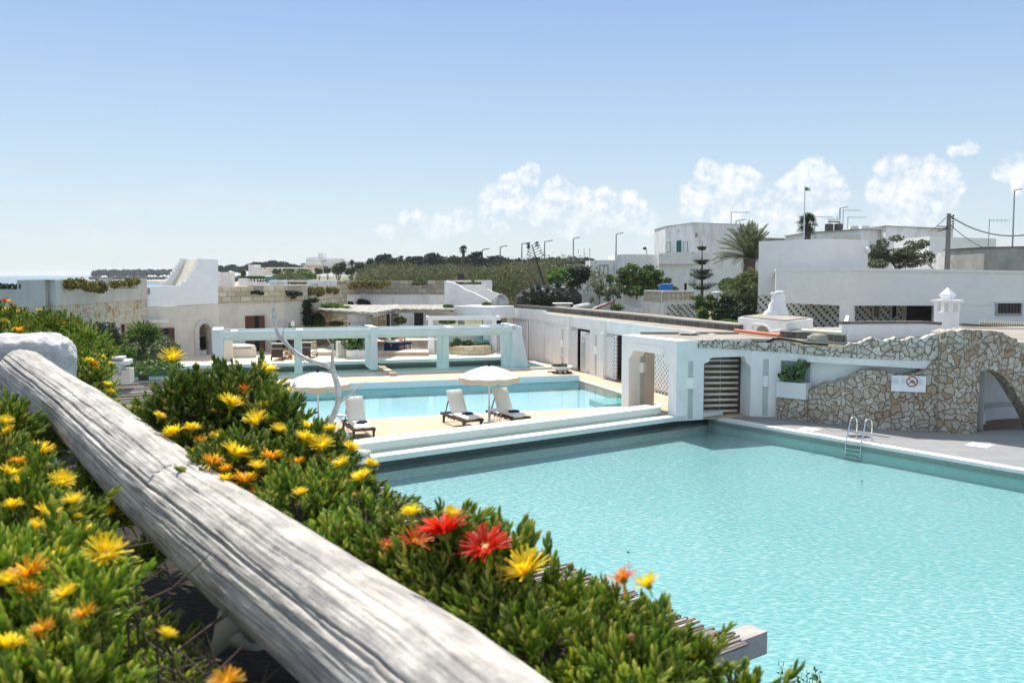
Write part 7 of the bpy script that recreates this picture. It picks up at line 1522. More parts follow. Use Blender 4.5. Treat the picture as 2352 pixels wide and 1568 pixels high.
def lounger(head, foot, label, back=58):
    o = thing('sun_lounger', (0, 0, 0), label, 'sun lounger', 'dark wood sun loungers by the upper pool')
    head = Vector((*head, 0)); foot = Vector((*foot, 0)); L_ = 1.98; W_ = .64
    for y in (-W_/2, W_/2):
        mb = MB(); mb.box((0, y, .285), (L_, .045, .085))
        # carved lower edge of the side rail
        for k in range(3): mb.box((-.35+.22*k, y, .225), (.09, .04, .04))
        put('side_rail', mb, DARKW, o)
    for x in (-L_/2+.03, L_/2-.03, -.15): mb = MB(); mb.box((x, 0, .285), (.045, W_-.05, .07)); put('cross_rail', mb, DARKW, o)
    for x in (-L_/2+.22, L_/2-.16):
        for y in (-W_/2+.01, W_/2-.01):
            mb = MB(); mb.box((x, y, .12), (.075, .05, .245), 0, 1.25); mb.box((x+.05, y, .215), (.12, .045, .055)); put('leg', mb, DARKW, o)
    mb = MB()
    for k in range(9): mb.box((-.05+.115*k, 0, .335), (.09, W_-.06, .02))
    put('slats', mb, DARKW, o)
    a = R(back); hinge = Vector((-.17, 0, .36)); bd = Vector((-math.cos(a), 0, math.sin(a)))
    mb = MB()
    for y in (-W_/2+.06, W_/2-.06): mb.beam(hinge+Vector((0, y, 0)), hinge+Vector((0, y, 0))+bd*.80, .04, .035, Vector((0, 1, 0)))
    for k in range(6): c = hinge+bd*(.1+.13*k); mb.beam(c+Vector((0, -W_/2+.05, 0)), c+Vector((0, W_/2-.05, 0)), .02, .07)
    mb.beam(hinge+bd*.55+Vector((0, -W_/2+.06, 0)), Vector((-.75, -W_/2+.06, .30)), .03, .03, Vector((0, 1, 0))); mb.beam(hinge+bd*.55+Vector((0, W_/2-.06, 0)), Vector((-.75, W_/2-.06, .30)), .03, .03, Vector((0, 1, 0)))
    put('back_frame', mb, DARKW, o)
    def cushion(p, d, L2, name):
        n_ = Vector((-d.z, 0, d.x)) if d.x > 0 else Vector((d.z, 0, -d.x)); n_ = n_.normalized()
        if n_.z < 0: n_ = -n_
        mb = MB(); NX, NY = 16, 8; th = .055; g = []
        for i in range(NX+1):
            for j in range(NY+1):
                u, v = i/NX, j/NY; e = min(1, 5*min(u, 1-u)+.0)**.4*min(1, 6*min(v, 1-v))**.4 if 0 < u < 1 and 0 < v < 1 else 0
                q_ = 1-.16*abs(math.sin(u*math.pi*5))**8
                g.append(p+d*L2*u+Vector((0, (v-.5)*(W_-.06), 0))+n_*(.02+th*e*q_))
        mb.v += [tuple(x) for x in g]+[tuple(p+d*L2*(i/NX)+Vector((0, (j/NY-.5)*(W_-.06), 0))+n_*.005) for i in range(NX+1) for j in range(NY+1)]
        w2_ = NY+1; off = (NX+1)*w2_
        for i in range(NX):
            for j in range(NY): a_ = i*w2_+j; mb.f.append((a_, a_+w2_, a_+w2_+1, a_+1)); mb.f.append((off+a_, off+a_+1, off+a_+w2_+1, off+a_+w2_))
        for i in range(NX):
            for j in (0, NY): a_ = i*w2_+j; mb.f.append((a_, a_+w2_, a_+w2_+off, a_+off))
        for j in range(NY):
            for i in (0, NX): a_ = i*w2_+j; mb.f.append((a_, a_+1, a_+1+off, a_+off))
        return put(name, mb, CUSH, o, smooth=True, autos=50)
    cushion(Vector((-.15, 0, .345)), Vector((1, 0, 0)), 1.12, 'seat_cushion'); cushion(hinge+Vector((.0, 0, .02)), bd, .86, 'back_cushion')
    d = (foot-head).normalized(); o.location = (head+foot)/2; o.rotation_euler = (0, 0, math.atan2(d.y, d.x))
    return o
def towel(lo_, x, y, label, rz=.2):
    M_ = Matrix.Rotation(lo_.rotation_euler.z, 3, 'Z'); c = lo_.location+M_ @ Vector((x, y, .415)); mb = MB(); N = 10
    for s_ in range(3):
        w_, l_ = .36-.01*s_, .27-.012*s_
        for i in range(N+1):
            for j in range(N+1):
                u, v = i/N-.5, j/N-.5; mb.v.append((u*l_, v*w_, .022*s_+.016+.010*mnoise.noise(Vector((u*4, v*4, s_+lo_.location.x)))-(.014 if abs(u) > .45 or abs(v) > .45 else 0)))
        b = s_*(N+1)**2
        for i in range(N):
            for j in range(N): a_ = b+i*(N+1)+j; mb.f.append((a_, a_+N+1, a_+N+2, a_+1))
    Rm = Matrix.Rotation(lo_.rotation_euler.z+rz, 3, 'Z'); mb.v = [tuple(c+Rm @ Vector(v)) for v in mb.v]
    t_ = thing('towel', c, label, 'towel', 'folded navy towels on the loungers'); put('folds', mb, NAVY, t_, smooth=True)
    em = MB(); pts = [c+Rm @ Vector((.02*math.cos(a)-.02, .025*math.sin(a), .078)) for a in np.linspace(0, 6.28, 9)]; em.tube(pts, .004, 4, cap=False); em.tube([c+Rm @ Vector((-.02, -.04, .078)), c+Rm @ Vector((-.02, .04, .078))], .004, 4); put('emblem', em, mat('gold_thread', (.45, .33, .10), .6, .1), t_)
hA = (F_ for F_ in ())
l1 = lounger((-5.22, 28.25), (-4.50, 26.45), 'leftmost lounger with cream cushion and navy towel, next to the bare branch')
l2 = lounger((-2.15, 29.85), (-1.22, 28.12), 'middle lounger with raised cream backrest, left of the parasol pole')
l3 = lounger((-.62, 30.30), (.34, 28.55), 'right lounger behind the round table and parasol pole')
towel(l1, .45, .02, 'folded navy towel on the leftmost lounger', .9); towel(l2, .42, .02, 'folded navy towel on the middle lounger'); towel(l3, .40, .02, 'folded navy towel on the right lounger', -.1)
def side_table(x, y, label, h=.55, r=.26):
    o = thing('side_table', (x, y, 0), label, 'side table', 'small round metal side tables')
    mb = MB(); mb.lathe((x, y, h-.02), [(r, 0), (r+.008, .01), (r, .025), (.01, .025)], 24); put('table_top', mb, METALW, o, smooth=True, autos=40)
    for k in range(3):
        a = R(120*k+20); mb = MB(); p, q = Vector((x+r*.75*math.cos(a), y+r*.75*math.sin(a), h-.02)), Vector((x+r*.8*math.cos(a+.25), y+r*.8*math.sin(a+.25), 0)); m_ = Vector((x+r*.35*math.cos(a+.3), y+r*.35*math.sin(a+.3), h*.45)); mb.tube([p, m_, q], .009, 6); mb.tube([p.lerp(m_, .1)+Vector((.05, 0, 0)), m_, q+Vector((-.06, .02, 0))], .007, 6); put('leg', mb, METALW, o, smooth=True)
side_table(-.50, 28.75, 'white round side table under the right parasol'); side_table(-5.42, 27.75, 'white round side table half hidden by the bare branch', .52)
# bowl of succulents on the raised walk
g = G(ZI(1560, 702), .28); bo = thing('succulent_bowl', g, 'low white round bowl of green succulents on the raised walk', 'planter bowl')
mb = MB(); mb.lathe(g, [(.14, .06), (.30, .11), (.44, .20), (.52, .30), (.53, .335), (.49, .335), (.4, .28), (.01, .27)], 28); put('bowl', mb, METALW, bo, smooth=True, autos=50)
foliage('succulents', [(g.x+rng.uniform(-.3, .3), g.y+rng.uniform(-.3, .3), g.z+.34, .2, .2, .09) for _ in range(9)], 2600, .055, leaf_mat('succulent_leaf', (.05, .10, .03), (.10, .16, .05), (.16, .20, .07), .1), bo, up=.6)
for k in range(9): a = k*.7; mb = MB(); mb.blob((g.x+.42*math.cos(a), g.y+.42*math.sin(a), g.z+.03), (.10, .08, .045), k, .3, 2, 8, 6); put('pebble', mb, SOIL, label='dark stone under the white succulent bowl', cat='stone', group='dark stones under the bowl')
g2 = G(ZM(1165, 1208), .28); mb = MB(); mb.blob((g2.x, g2.y, g2.z+.03), (.15, .08, .04), 3, .2, 2, 8, 6); put('pebble', mb, ROOFC, label='flat brown stone lying left of the succulent bowl', cat='stone')
# bleached bare tree
bt = thing('bare_tree', D((760, 990), 24.5), 'bleached white bare tree trunk with forked branches by the loungers', 'dead tree')
YT = 25.0
def TP(x, y, dy=0): return D(ZH(x, y), YT+dy)
s1 = YT/FPX/4.551
def limb(pts, rad, name='limb'): mb = MB(); mb.tube([TP(*p[:2], p[2] if len(p) > 2 else 0) for p in pts], [r*s1 for r in rad], 10, wob=.35); return mb
mb = limb([(1310, 1400), (1345, 1290), (1400, 1190), (1440, 1090), (1445, 1000), (1440, 900), (1410, 800), (1390, 720), (1375, 670)], [42, 38, 34, 32, 31, 30, 29, 30, 26])
put('trunk', mb, BONE, bt, smooth=True)
mb = limb([(1400, 730), (1330, 685), (1230, 655), (1120, 620), (1030, 570), (940, 500), (880, 430), (820, 360), (790, 280), (775, 200), (762, 130), (760, 90)], [28, 25, 23, 22, 21, 21, 23, 22, 17, 17, 15, 9]); put('branch', mb, BONE, bt, smooth=True)
mb = limb([(1380, 700), (1385, 600), (1385, 540), (1390, 470)], [22, 15, 13, 10]); mb2 = limb([(1440, 1090), (1500, 1040), (1580, 990), (1610, 950), (1660, 900), (1745, 852)], [14, 13, 12, 11, 9, 3])
put('branch', mb, BONE, bt, smooth=True); put('branch', mb2, BONE, bt, smooth=True)
for i, tw_ in enumerate(([(762, 110), (768, 60), (745, 22)], [(772, 110), (790, 90), (748, 60)], [(790, 200), (797, 150), (792, 95)], [(862, 400), (872, 330), (865, 275)], [(860, 410), (800, 400), (725, 370)], [(1040, 580), (1100, 660), (1090, 690), (1015, 660)], [(1390, 480), (1370, 470), (1340, 490)], [(1385, 500), (1355, 440), (1310, 375)], [(1395, 480), (1400, 465), (1378, 455)], [(1380, 560), (1350, 545), (1345, 510)], [(1395, 600), (1420, 590), (1435, 620)], [(1590, 985), (1570, 940), (1610, 905)], [(1605, 960), (1615, 1000), (1600, 1010)])):
    mb = limb(tw_, [7, 5, 3, 2][:len(tw_)]); put('twig', mb, BONE, bt, smooth=True)
sb = thing('bare_stump', TP(950, 1100), 'bleached broken stump with jagged tips behind the flowers', 'stump')
mb = limb([(930, 1180), (935, 1050), (940, 960), (945, 900)], [36, 30, 24, 14]); put('trunk', mb, BONE, sb, smooth=True)
for tw_ in ([(940, 940), (910, 880), (885, 855)], [(945, 920), (930, 870), (935, 845)], [(950, 930), (985, 870), (1000, 838)], [(955, 950), (1000, 885), (1015, 875)], [(960, 990), (1010, 950), (1035, 930)], [(920, 1060), (890, 1080), (870, 1075)]): mb = limb(tw_, [12, 8, 2]); put('jagged_tip', mb, BONE, sb)
# rocks and a log stump at the left end of the spill beams
for k, (q, r, lab) in enumerate(((ZH(1450, 1440), .34, 'dark driftwood stone at the foot of the bare tree'), (ZH(1530, 1520), .26, 'pale stone at the left end of the wide white beam'), (ZH(1480, 1560), .22, 'small pale stone below the other at the beam end'), (ZH(1330, 1420), .3, 'grey stone left of the bare tree foot'))):
    g = D(q, 24.4); mb = MB(); mb.blob((g.x, g.y, g.z), (r, r, r*.6), k+20, .4, 2, 14, 9); put('rock', mb, ROCK if k in (0, 3) else WHITE2, smooth=True, label=lab, cat='rock')
g = F2.p(-13.9, .25, .18); mb = MB(); mb.blob((g.x-.1, g.y, .27), (.36, .22, .12), 5, .25, 1.5, 16, 10); put('driftwood_piece', mb, BONE, smooth=True, label='weathered driftwood piece resting on the low beam end', cat='driftwood')
bush('tree_foot_plants', [B3(ZH(1290, 1330), 24.8, 14, 12), B3(ZH(1360, 1400), 24.6, 14, 10)], 900, .05, LG, 'low green plants around the foot of the bare tree', 'plant')

# ---- terrace furniture behind the pergola
def ysit(q, z=TZ): return G(q, z)
for (q0, q1, lab) in ((ZK(905, 560), ZK(1080, 560), 'dark brown cushioned lounger seen from behind through the first pergola bay'), (ZK(1325, 540), ZK(1465, 540), 'dark brown lounger partly behind the pergola column')):
    a, b = G(q0, TZ), G(q1, TZ); b.y = a.y; b.z = a.z; o = thing('padded_lounger', (a+b)/2, lab, 'lounger', 'brown loungers on the terrace'); w_ = b.x-a.x; c = (a+b)/2
    mb = MB(); mb.prism([[a+Vector((.03, .0, .16)), b+Vector((-.03, 0, .16)), b+Vector((-.05, .25, .84)), a+Vector((.05, .25, .84))]], Vector((0, .07, .02))); put('backrest', mb, DARKW, o)
    mb = MB(); mb.beam(a+Vector((0, .26, .86)), b+Vector((0, .26, .86)), .10, .05); mb.beam(a+Vector((.02, .14, .60)), b+Vector((-.02, .14, .60)), .02, .02); put('cushion_roll', mb, CUSH, o)
    for x in (a.x+.04, b.x-.04):
        for yy in (a.y+.03, a.y+1.6): mb = MB(); mb.box((x, yy, TZ+.10), (.06, .06, .2)); put('leg', mb, DARKW, o)
    mb = MB(); mb.box((c.x, c.y+.9, TZ+.24), (w_*.9, 1.6, .1)); mb.box((c.x, c.y+.95, TZ+.33), (w_*.85, 1.4, .07)); put('seat', mb, CUSH, o)
# sunbed with navy cover and a person sunbathing
ZT2 = TZ+.20
a, b = G(ZJ(428, 383), ZT2), G(ZJ(595, 386), ZT2); b.y = a.y; dd = Vector((.30, 1.0, 0)).normalized(); xr = Vector((1, 0, 0))
bd = thing('sunbed', (a+b)/2, 'navy covered sunbed on the peach terrace carrying a sunbather', 'sunbed'); wB = (b-a).length
mb = MB(); mb.prism([[a+Z*.0, b+Z*.0, b+Z*.36, b+Vector((-.08, 0, .46)), a+Vector((.08, 0, .46)), a+Z*.36]], dd*.22); put('navy_cover', mb, NAVY, bd)
mb = MB(); mb.prism([[a+dd*.221+Z*.24, b+dd*.221+Z*.24, b+dd*.221+Z*.34, a+dd*.221+Z*.34]], dd*1.7); put('mattress', mb, NAVY, bd)
for e in (1.0, 1.85):
    for s_ in (.06, .94): mb = MB(); p = a.lerp(b, s_)+dd*e; mb.box((p.x, p.y, p.z+.12), (.06, .06, .24)); put('leg', mb, DARKW, bd)
mb = MB(); c = (a+b)/2+dd*.12+Z*.52; mb.blob(c, (wB*.56, .28, .085), 4, .12, 2, 18, 10); put('pillow', mb, CUSH, smooth=True, label='plump white pillow at the head of the navy sunbed', cat='pillow')
em = MB(); c_ = (a+b)/2+Vector((0, -.012, .28)); em.box((c_.x, c_.y, c_.z+.05), (.05, .01, .09)); em.box((c_.x, c_.y, c_.z-.02), (.12, .01, .018)); put('emblem', em, mat('gold_print', (.5, .35, .1), .6, .1), bd)
def skin_body(name, verts, edges, parent=None, m=SKIN, lvl=2, **k):
    me = bpy.data.meshes.new(name); off = Vector(verts[0][0]); off.z = min(v[0][2] for v in verts); me.from_pydata([tuple(Vector(v[0])-off) for v in verts], edges, []); o = bpy.data.objects.new(name, me); col.objects.link(o); o.location = off
    sm = o.modifiers.new('skin', 'SKIN'); ss = o.modifiers.new('sub', 'SUBSURF'); ss.levels = lvl; ss.render_levels = lvl
    for i, v in enumerate(verts): r = v[1]; me.skin_vertices[0].data[i].radius = (r, r) if not isinstance(r, tuple) else r
    me.skin_vertices[0].data[0].use_root = True; me.materials.append(m); sm.use_smooth_shade = True
    return tag(o, k.get('label'), k.get('cat'))
# lying on the back, head on the pillow towards us, knees raised
o0 = (a+b)/2+dd*.25+Z*.42+Vector((.02, 0, 0)); rt = Vector((dd.y, -dd.x, 0))
def bp(x, y, z): p = o0+dd*y+rt*x+Z*z; return tuple(p)
Vb = [(bp(0, .72, .05), .14), (bp(0, .50, .06), .13), (bp(0, .28, .08), (.16, .11)), (bp(0, .10, .10), .06), (bp(0, -.06, .15), .095), (bp(0, -.14, .16), .08),
      (bp(.09, .82, .06), .095), (bp(.12, 1.12, .46), .065), (bp(.12, 1.30, .10), .045), (bp(.12, 1.42, .03), .032), (bp(-.09, .82, .06), .095), (bp(-.10, 1.10, .50), .065), (bp(-.09, 1.27, .10), .045), (bp(-.09, 1.39, .03), .032),
      (bp(.19, .24, .08), .06), (bp(.30, .44, .03), .042), (bp(.30, .66, .02), .03), (bp(-.19, .24, .08), .06), (bp(-.36, .10, .12), .042), (bp(-.16, -.08, .12), .03)]
Eb = [(0, 1), (1, 2), (2, 3), (3, 4), (4, 5), (0, 6), (6, 7), (7, 8), (8, 9), (0, 10), (10, 11), (11, 12), (12, 13), (2, 14), (14, 15), (15, 16), (2, 17), (17, 18), (18, 19)]
pe = skin_body('person', Vb, Eb, label='sunbather lying with raised knees on the navy sunbed', cat='person')
mb = MB(); mb.blob(Vector(bp(0, -.10, .19)), (.095, .11, .085), 2, .15, 3, 14, 10); put('hair', mb, DARKW, pe, smooth=True)
mb = MB(); mb.blob(Vector(bp(0, .76, .08)), (.17, .12, .12), 2, .05, 2, 14, 8); put('swimwear', mb, mat('red_swimwear', (.5, .12, .10), .7, .1), pe, smooth=True)
for k, (x, z) in enumerate(((-.033, .0), (.033, .0), (0, -.03))): mb = MB(); mb.blob(Vector(bp(x, -.07+z, .245)), (.012, .012, .008), k, 0, 1, 6, 5); put('eye' if k < 2 else 'nose', mb, DARKM if k < 2 else SKIN, pe)
mb = MB(); g = G(ZJ(685, 368), ZT2); mb.box((g.x, g.y, g.z+.02), (.22, .12, .04), .3); mb.box((g.x+.2, g.y+.02, g.z+.01), (.2, .14, .02), .2); put('sandals', mb, mat('red_white', (.6, .2, .16), .6, .2), label='small red and white things lying beside the navy sunbed', cat='sandals')
# planters and plants on the terrace
pr_ = thing('round_planter', G(ZK(2100, 530), TZ), 'round white stone planter with big prickly pear by the double column', 'planter')
g = G(ZK(2105, 535), TZ); mb = MB(); mb.lathe((g.x, g.y+.5, TZ), [(.62, 0), (.66, .1), (.66, .42), (.6, .46), (.5, .4)], 24); put('pot', mb, WHITE2, pr_, smooth=True, autos=40)
put('prickly_pear', pads(60, (g.x, g.y+.5, TZ+.45), (.55, .35, .9), .09, .16, 9, .7), leaf_mat('light_cactus', (.06, .13, .03), (.13, .22, .06), (.22, .30, .09), .15), pr_)
foliage('leaves', [(g.x-.4, g.y+.6, TZ+.9, .55, .4, .5), (g.x+.1, g.y+.8, TZ+1.15, .6, .4, .4)], 1800, .13, LG, pr_)
g = G(ZK(1830, 470), TZ+.1); bush('round_bush', [(g.x+.05, g.y+.6, TZ+.7, .42, .42, .6)], 1500, .1, LG, 'rounded green bush left of the round white planter')
g = G(ZK(1900, 520), TZ); mb = MB(); mb.box((g.x+.1, g.y+.5, TZ+.42), (1.0, .35, .84), .5); put('low_block', mb, WHITE2, label='white stone block between the bush and the round planter', cat='block')
g = G(ZK(1400, 400), TZ+.2); mb = MB(); mb.box((g.x, g.y, TZ+.42), (1.1, .5, .44)); put('trough', mb, TUFA, label='small stone trough behind the second pergola bay', cat='trough')
bush('potted_shrub', [(g.x, g.y, TZ+.95, .55, .35, .35)], 900, .09, LOLIVE, 'pale leafy shrub in the small stone trough')
g = G(ZK(1120, 470), TZ); bush('dark_shrub', [(g.x, g.y+.8, TZ+.75, .75, .5, .75)], 2200, .12, LDK, 'rounded dark shrub behind the brown lounger')
g = G(ZK(1000, 400), TZ+.2); mb = MB(); mb.box((g.x, g.y+.8, TZ+.42), (.8, .5, .4)); put('grey_planter', mb, TUFAG, label='grey planter box behind the brown lounger', cat='planter')
g = G(ZK(1150, 540), TZ); bush('dried_flowers', [(g.x, g.y, TZ+.25, .42, .2, .28)], 500, .09, leaf_mat('dry_orange', (.35, .16, .05), (.5, .28, .12), (.55, .42, .25), .2), 'dry orange brown plant at the foot of the left pergola column', 'plant')
g = G(ZK(270, 560), TZ); mb = MB(); mb.box((g.x+.15, g.y, TZ+.5), (.62, .06, 1.0), -.2); put('woven_screen', mb, CREAM, label='cream woven screen panel behind the left end of the pergola', cat='screen')
g = G(ZK(400, 440), TZ+.3); mb = MB(); mb.blob((g.x, g.y+.4, TZ+.58), (1.0, .5, .13), 2, .1, 1, 16, 8); put('daybed_cushion', mb, WHITE2, smooth=True, label='long grey white cushion on the bench by the brown door', cat='cushion'); mb = MB(); mb.box((g.x, g.y+.4, TZ+.24), (1.9, .8, .46)); put('bench', mb, CREAM, label='low plastered bench beneath the long cushion', cat='bench')
for (q, sz, lab) in ((ZK(2105, 65), (.42, .3, .28), 'small white box on the double column end of the porch'),):
    g = D(q, 49); mb = MB(); mb.tube([g-Vector((.38, 0, 0)), g+Vector((.38, 0, 0))], .15, 12); put('rolled_cover', mb, METALW, label='white rolled cover seen above the pergola beside the stone pillar', cat='roll')
foliage('hanging_plant', [B3(ZK(2020, 50), 49.3, 6, 3)], 300, .07, LOLIVE, label='pale trailing plant beside the white roll above the pergola', cat='plant')
g = D(ZK(1215, 55), 47); mb = MB(); mb.box((g.x, g.y, g.z), (.16, .14, .2)); mb.box((g.x, g.y, g.z+.14), (.10, .1, .08)); put('lantern', mb, METALW, label='tiny white lantern on the pergola back rail', cat='lantern')
# in the arched doorway: potted plant and fire extinguisher
g = cp_.at(ZA(1912, 1290), .35); pp2 = thing('potted_tree', (g.x, g.y, .35), 'dark leafy potted tree in a square white pot in the arched doorway', 'potted plant')
mb = MB(); mb.box((g.x, g.y, .35+.26), (.40, .40, .52), .2); put('pot', mb, METALW, pp2); foliage('leaves', [(g.x, g.y, 1.25, .18, .18, .38)], 900, .09, LDK, pp2)
g = cp_.at(ZA(1962, 1225), .6); ex = thing('fire_extinguisher', (g.x, g.y, g.z-.3), 'red fire extinguisher standing inside the arched doorway', 'fire extinguisher')
mb = MB(); mb.lathe((g.x, g.y, g.z-.30), [(.085, 0), (.09, .03), (.09, .42), (.05, .50), (.03, .54)], 14); put('cylinder', mb, RED, ex, smooth=True); mb = MB(); mb.tube([(g.x, g.y, g.z+.24), (g.x-.08, g.y, g.z+.34), (g.x-.12, g.y, g.z+.2), (g.x-.08, g.y, g.z)], .014, 6); mb.box((g.x, g.y, g.z+.27), (.1, .03, .03)); put('hose', mb, HOSE, ex)
mb = MB(); g = cp_.at(ZA(1958, 972), .3); mb.box((g.x, g.y, g.z), (.12, .03, .16)); put('extinguisher_sign', mb, RED, label='small red sign on the wall inside the arched doorway', cat='sign')
# floating leaf specks on the lower pool
for q in (ZF(1015, 1368),):
    g = G(q, -.095); mb = MB(); mb.box((g.x, g.y, -.092), (.06, .04, .006)); put('floating_leaf', mb, TRUNK, label='small dark leaf floating near the spill beam', cat='leaf')
for q, lab in (((1980, 1105), 'dark insect speck floating in the middle of the lower pool'), ((1443, 1268), 'tiny speck floating beyond the red flower')):
    g = G(q, -.095); mb = MB(); mb.blob((g.x, g.y, -.09), (.035, .02, .012), 1, .2, 1, 6, 4); put('floating_speck', mb, DARKM, label=lab, cat='leaf')

# ================================================================== FOREGROUND TERRACE
# reed shade roof along the left edge of the lower pool, seen below the flowers
e0 = G((1235, 1272), 2.9); ea, eb = (e0-F2.o).dot(F2.A), (e0-F2.o).dot(F2.B)
rs = thing('reed_pergola', F2.p(ea-1, 0, 0), 'grey reed shade roof running below the flower bed beside the pool', 'shade roof')
rr = random.Random(8)
for seg in range(3):
    mb = MB(); b0_, b1_ = -17.62+seg*7.0, -17.62+seg*7.0+7.0; n = 330 if seg == 0 else 200
    for k in range(n):
        b = b0_+(b1_-b0_)*(k+.5)/n; w_ = (b1_-b0_)/n*rr.uniform(.7, 1.0); z_ = 2.9+rr.uniform(-.015, .015)
        mb.beam(F2.p(ea+rr.uniform(-.05, .05), b+rr.uniform(-.02, .02), z_), F2.p(ea-2.6, b+rr.uniform(-.03, .03), z_+.02), w_, w_*.8)
    put('reed_mat', mb, leaf_mat('split_cane', (.10, .085, .07), (.24, .20, .17), (.36, .32, .28), 0, .85), rs)
for k in range(7):
    b = -17.40+3.3*k; mb = MB(); mb.beam(F2.p(-19.80, b, 2.79), F2.p(-23, b, 2.79), .14, .14); put('beam', mb, mat('painted_beam', (.40, .365, .335), .8, .25, 5, bump=.5), rs)
for k in range(4):
    b = -17.40+6.6*k; mb = MB(); p = F2.p(-20.6, b, 0); mb.box((p.x, p.y, 1.1), (.2, .2, 3.2), F2.ang); put('post', mb, WHITE, rs)
mb = MB(); mb.beam(F2.p(-20.6, -17.6, 2.68), F2.p(-20.6, 3, 2.68), .12, .05); put('rafter', mb, BONE, rs)
# terrace slab we look from
bedp = [(.24, .42), (-.05, .95), (-.40, 1.6), (-.75, 2.4), (-1.15, 3.1), (-1.75, 3.7), (-2.5, 5.3), (-6, 5.3), (-6, .05), (.25, .05)]
mb = MB(); mb.prism([[Vector((x, y, 4.36)) for x, y in bedp]], Vector((0, 0, -.32))); tb = put('roof_bed', mb, mat('shaded_soil', (.035, .026, .018), .95, .5, 14, bump=1, bscale=60), kind='structure')  # soil darkened; the log's shade put into its colour
mb = MB(); mb.prism([[Vector((x, y, 4.03)) for x, y in [(.1, .3), (-.6, 1.5), (-1.7, 3.0), (-2.7, 5.2), (-6, 5.2), (-6, -4), (.1, -4)]]], Vector((0, 0, -6))); put('terrace_building', mb, WHITE, label='white building body beneath the flower bed terrace', cat='building')
mb = MB(); mb.box((-13, 9, -1.3), (22, 22, 1.9)); put('garden_ground', mb, SOIL, kind='structure')
# weathered log rail with real cracks
def log_mesh(pts, rads, na=300, nl=360, seed=3):
    pts = [Vector(p) for p in pts]; seg = [0]
    for a, b in zip(pts, pts[1:]): seg.append(seg[-1]+(b-a).length)
    L_ = seg[-1]; V = np.zeros((nl+1, na, 3)); th = np.linspace(0, 2*np.pi, na, endpoint=False)
    x0 = None
    rg = np.random.default_rng(seed)
    cracks = []
    for c in range(14):
        cracks.append((rg.uniform(0, 6.283), rg.uniform(0, L_), rg.uniform(.12, .55), rg.uniform(.001, .003), rg.uniform(.015, .03), rg.uniform(0, 9)))
    # three long checks on the side facing the camera
    CR = [(.62, .85, 1.1, .015, .030, 1.0), (1.15, 1.0, .8, .007, .020, 4.0), (.15, 1.2, .9, .008, .024, 7.0), (1.55, .7, .6, .005, .02, 2.0), (.9, .35, .5, .010, .02, 3.0), (-.25, .8, .7, .007, .024, 5.0), (.35, 1.5, .5, .006, .020, 6.0), (1.35, 1.5, .5, .008, .02, 8.0), (.75, 1.75, .4, .010, .022, 2.5), (1.8, 1.2, .6, .007, .02, 9.0)]
    frames = []
    for i in range(nl+1):
        s = L_*i/nl; k = max(j for j in range(len(seg)) if seg[j] <= s+1e-9); k = min(k, len(pts)-2); t = (s-seg[k])/(seg[k+1]-seg[k]); tt = t*t*(3-2*t)
        p = pts[k].lerp(pts[k+1], t); r = rads[k]+(rads[k+1]-rads[k])*tt; d = (pts[k+1]-pts[k]).normalized()
        x = d.cross(Z).normalized(); y = x.cross(d)
        rr_ = np.full(na, r)
        dsp = np.zeros(na)
        for a in range(0, na):
            ct, st_ = math.cos(th[a]), math.sin(th[a])
            dsp[a] = .006*mnoise.noise(Vector((s*2.2, ct*1.1, st_*1.1+seed)))+.0015*mnoise.noise(Vector((s*3, ct*7, st_*7)))+.0016*mnoise.noise(Vector((s*12, ct*22, st_*22)))
        for (tc_, sc_, hl, dep, w_, ph) in cracks+CR:
            e = 1-((s-sc_)/hl)**2
            if e <= 0: continue
            tcen = tc_+.035*math.sin(s*5+ph)+.03*mnoise.noise(Vector((s*9, ph, 0)))+.016*mnoise.noise(Vector((s*60, ph, 2)))
            dd_ = (th-tcen+np.pi) % (2*np.pi)-np.pi; dsp -= dep*e**.5*np.exp(-(dd_/w_)**2*1.4)*(.65+.5*abs(mnoise.noise(Vector((s*8, ph, 9)))))
        rr_ = rr_+dsp
        if i < 8: rr_ = rr_*math.sqrt(max(.05, 1-((8-i)/9.)**2*.55))
        V[i] = np.array(p)[None]+np.outer(np.cos(th)*rr_, np.array(x))+np.outer(np.sin(th)*rr_, np.array(y))
    V = V.reshape(-1, 3); i, j = np.meshgrid(np.arange(nl), np.arange(na), indexing='ij'); a = i*na+j; b = i*na+(j+1) % na
    Fq = np.stack([a, b, b+na, a+na], -1).reshape(-1, 4)
    return V, Fq
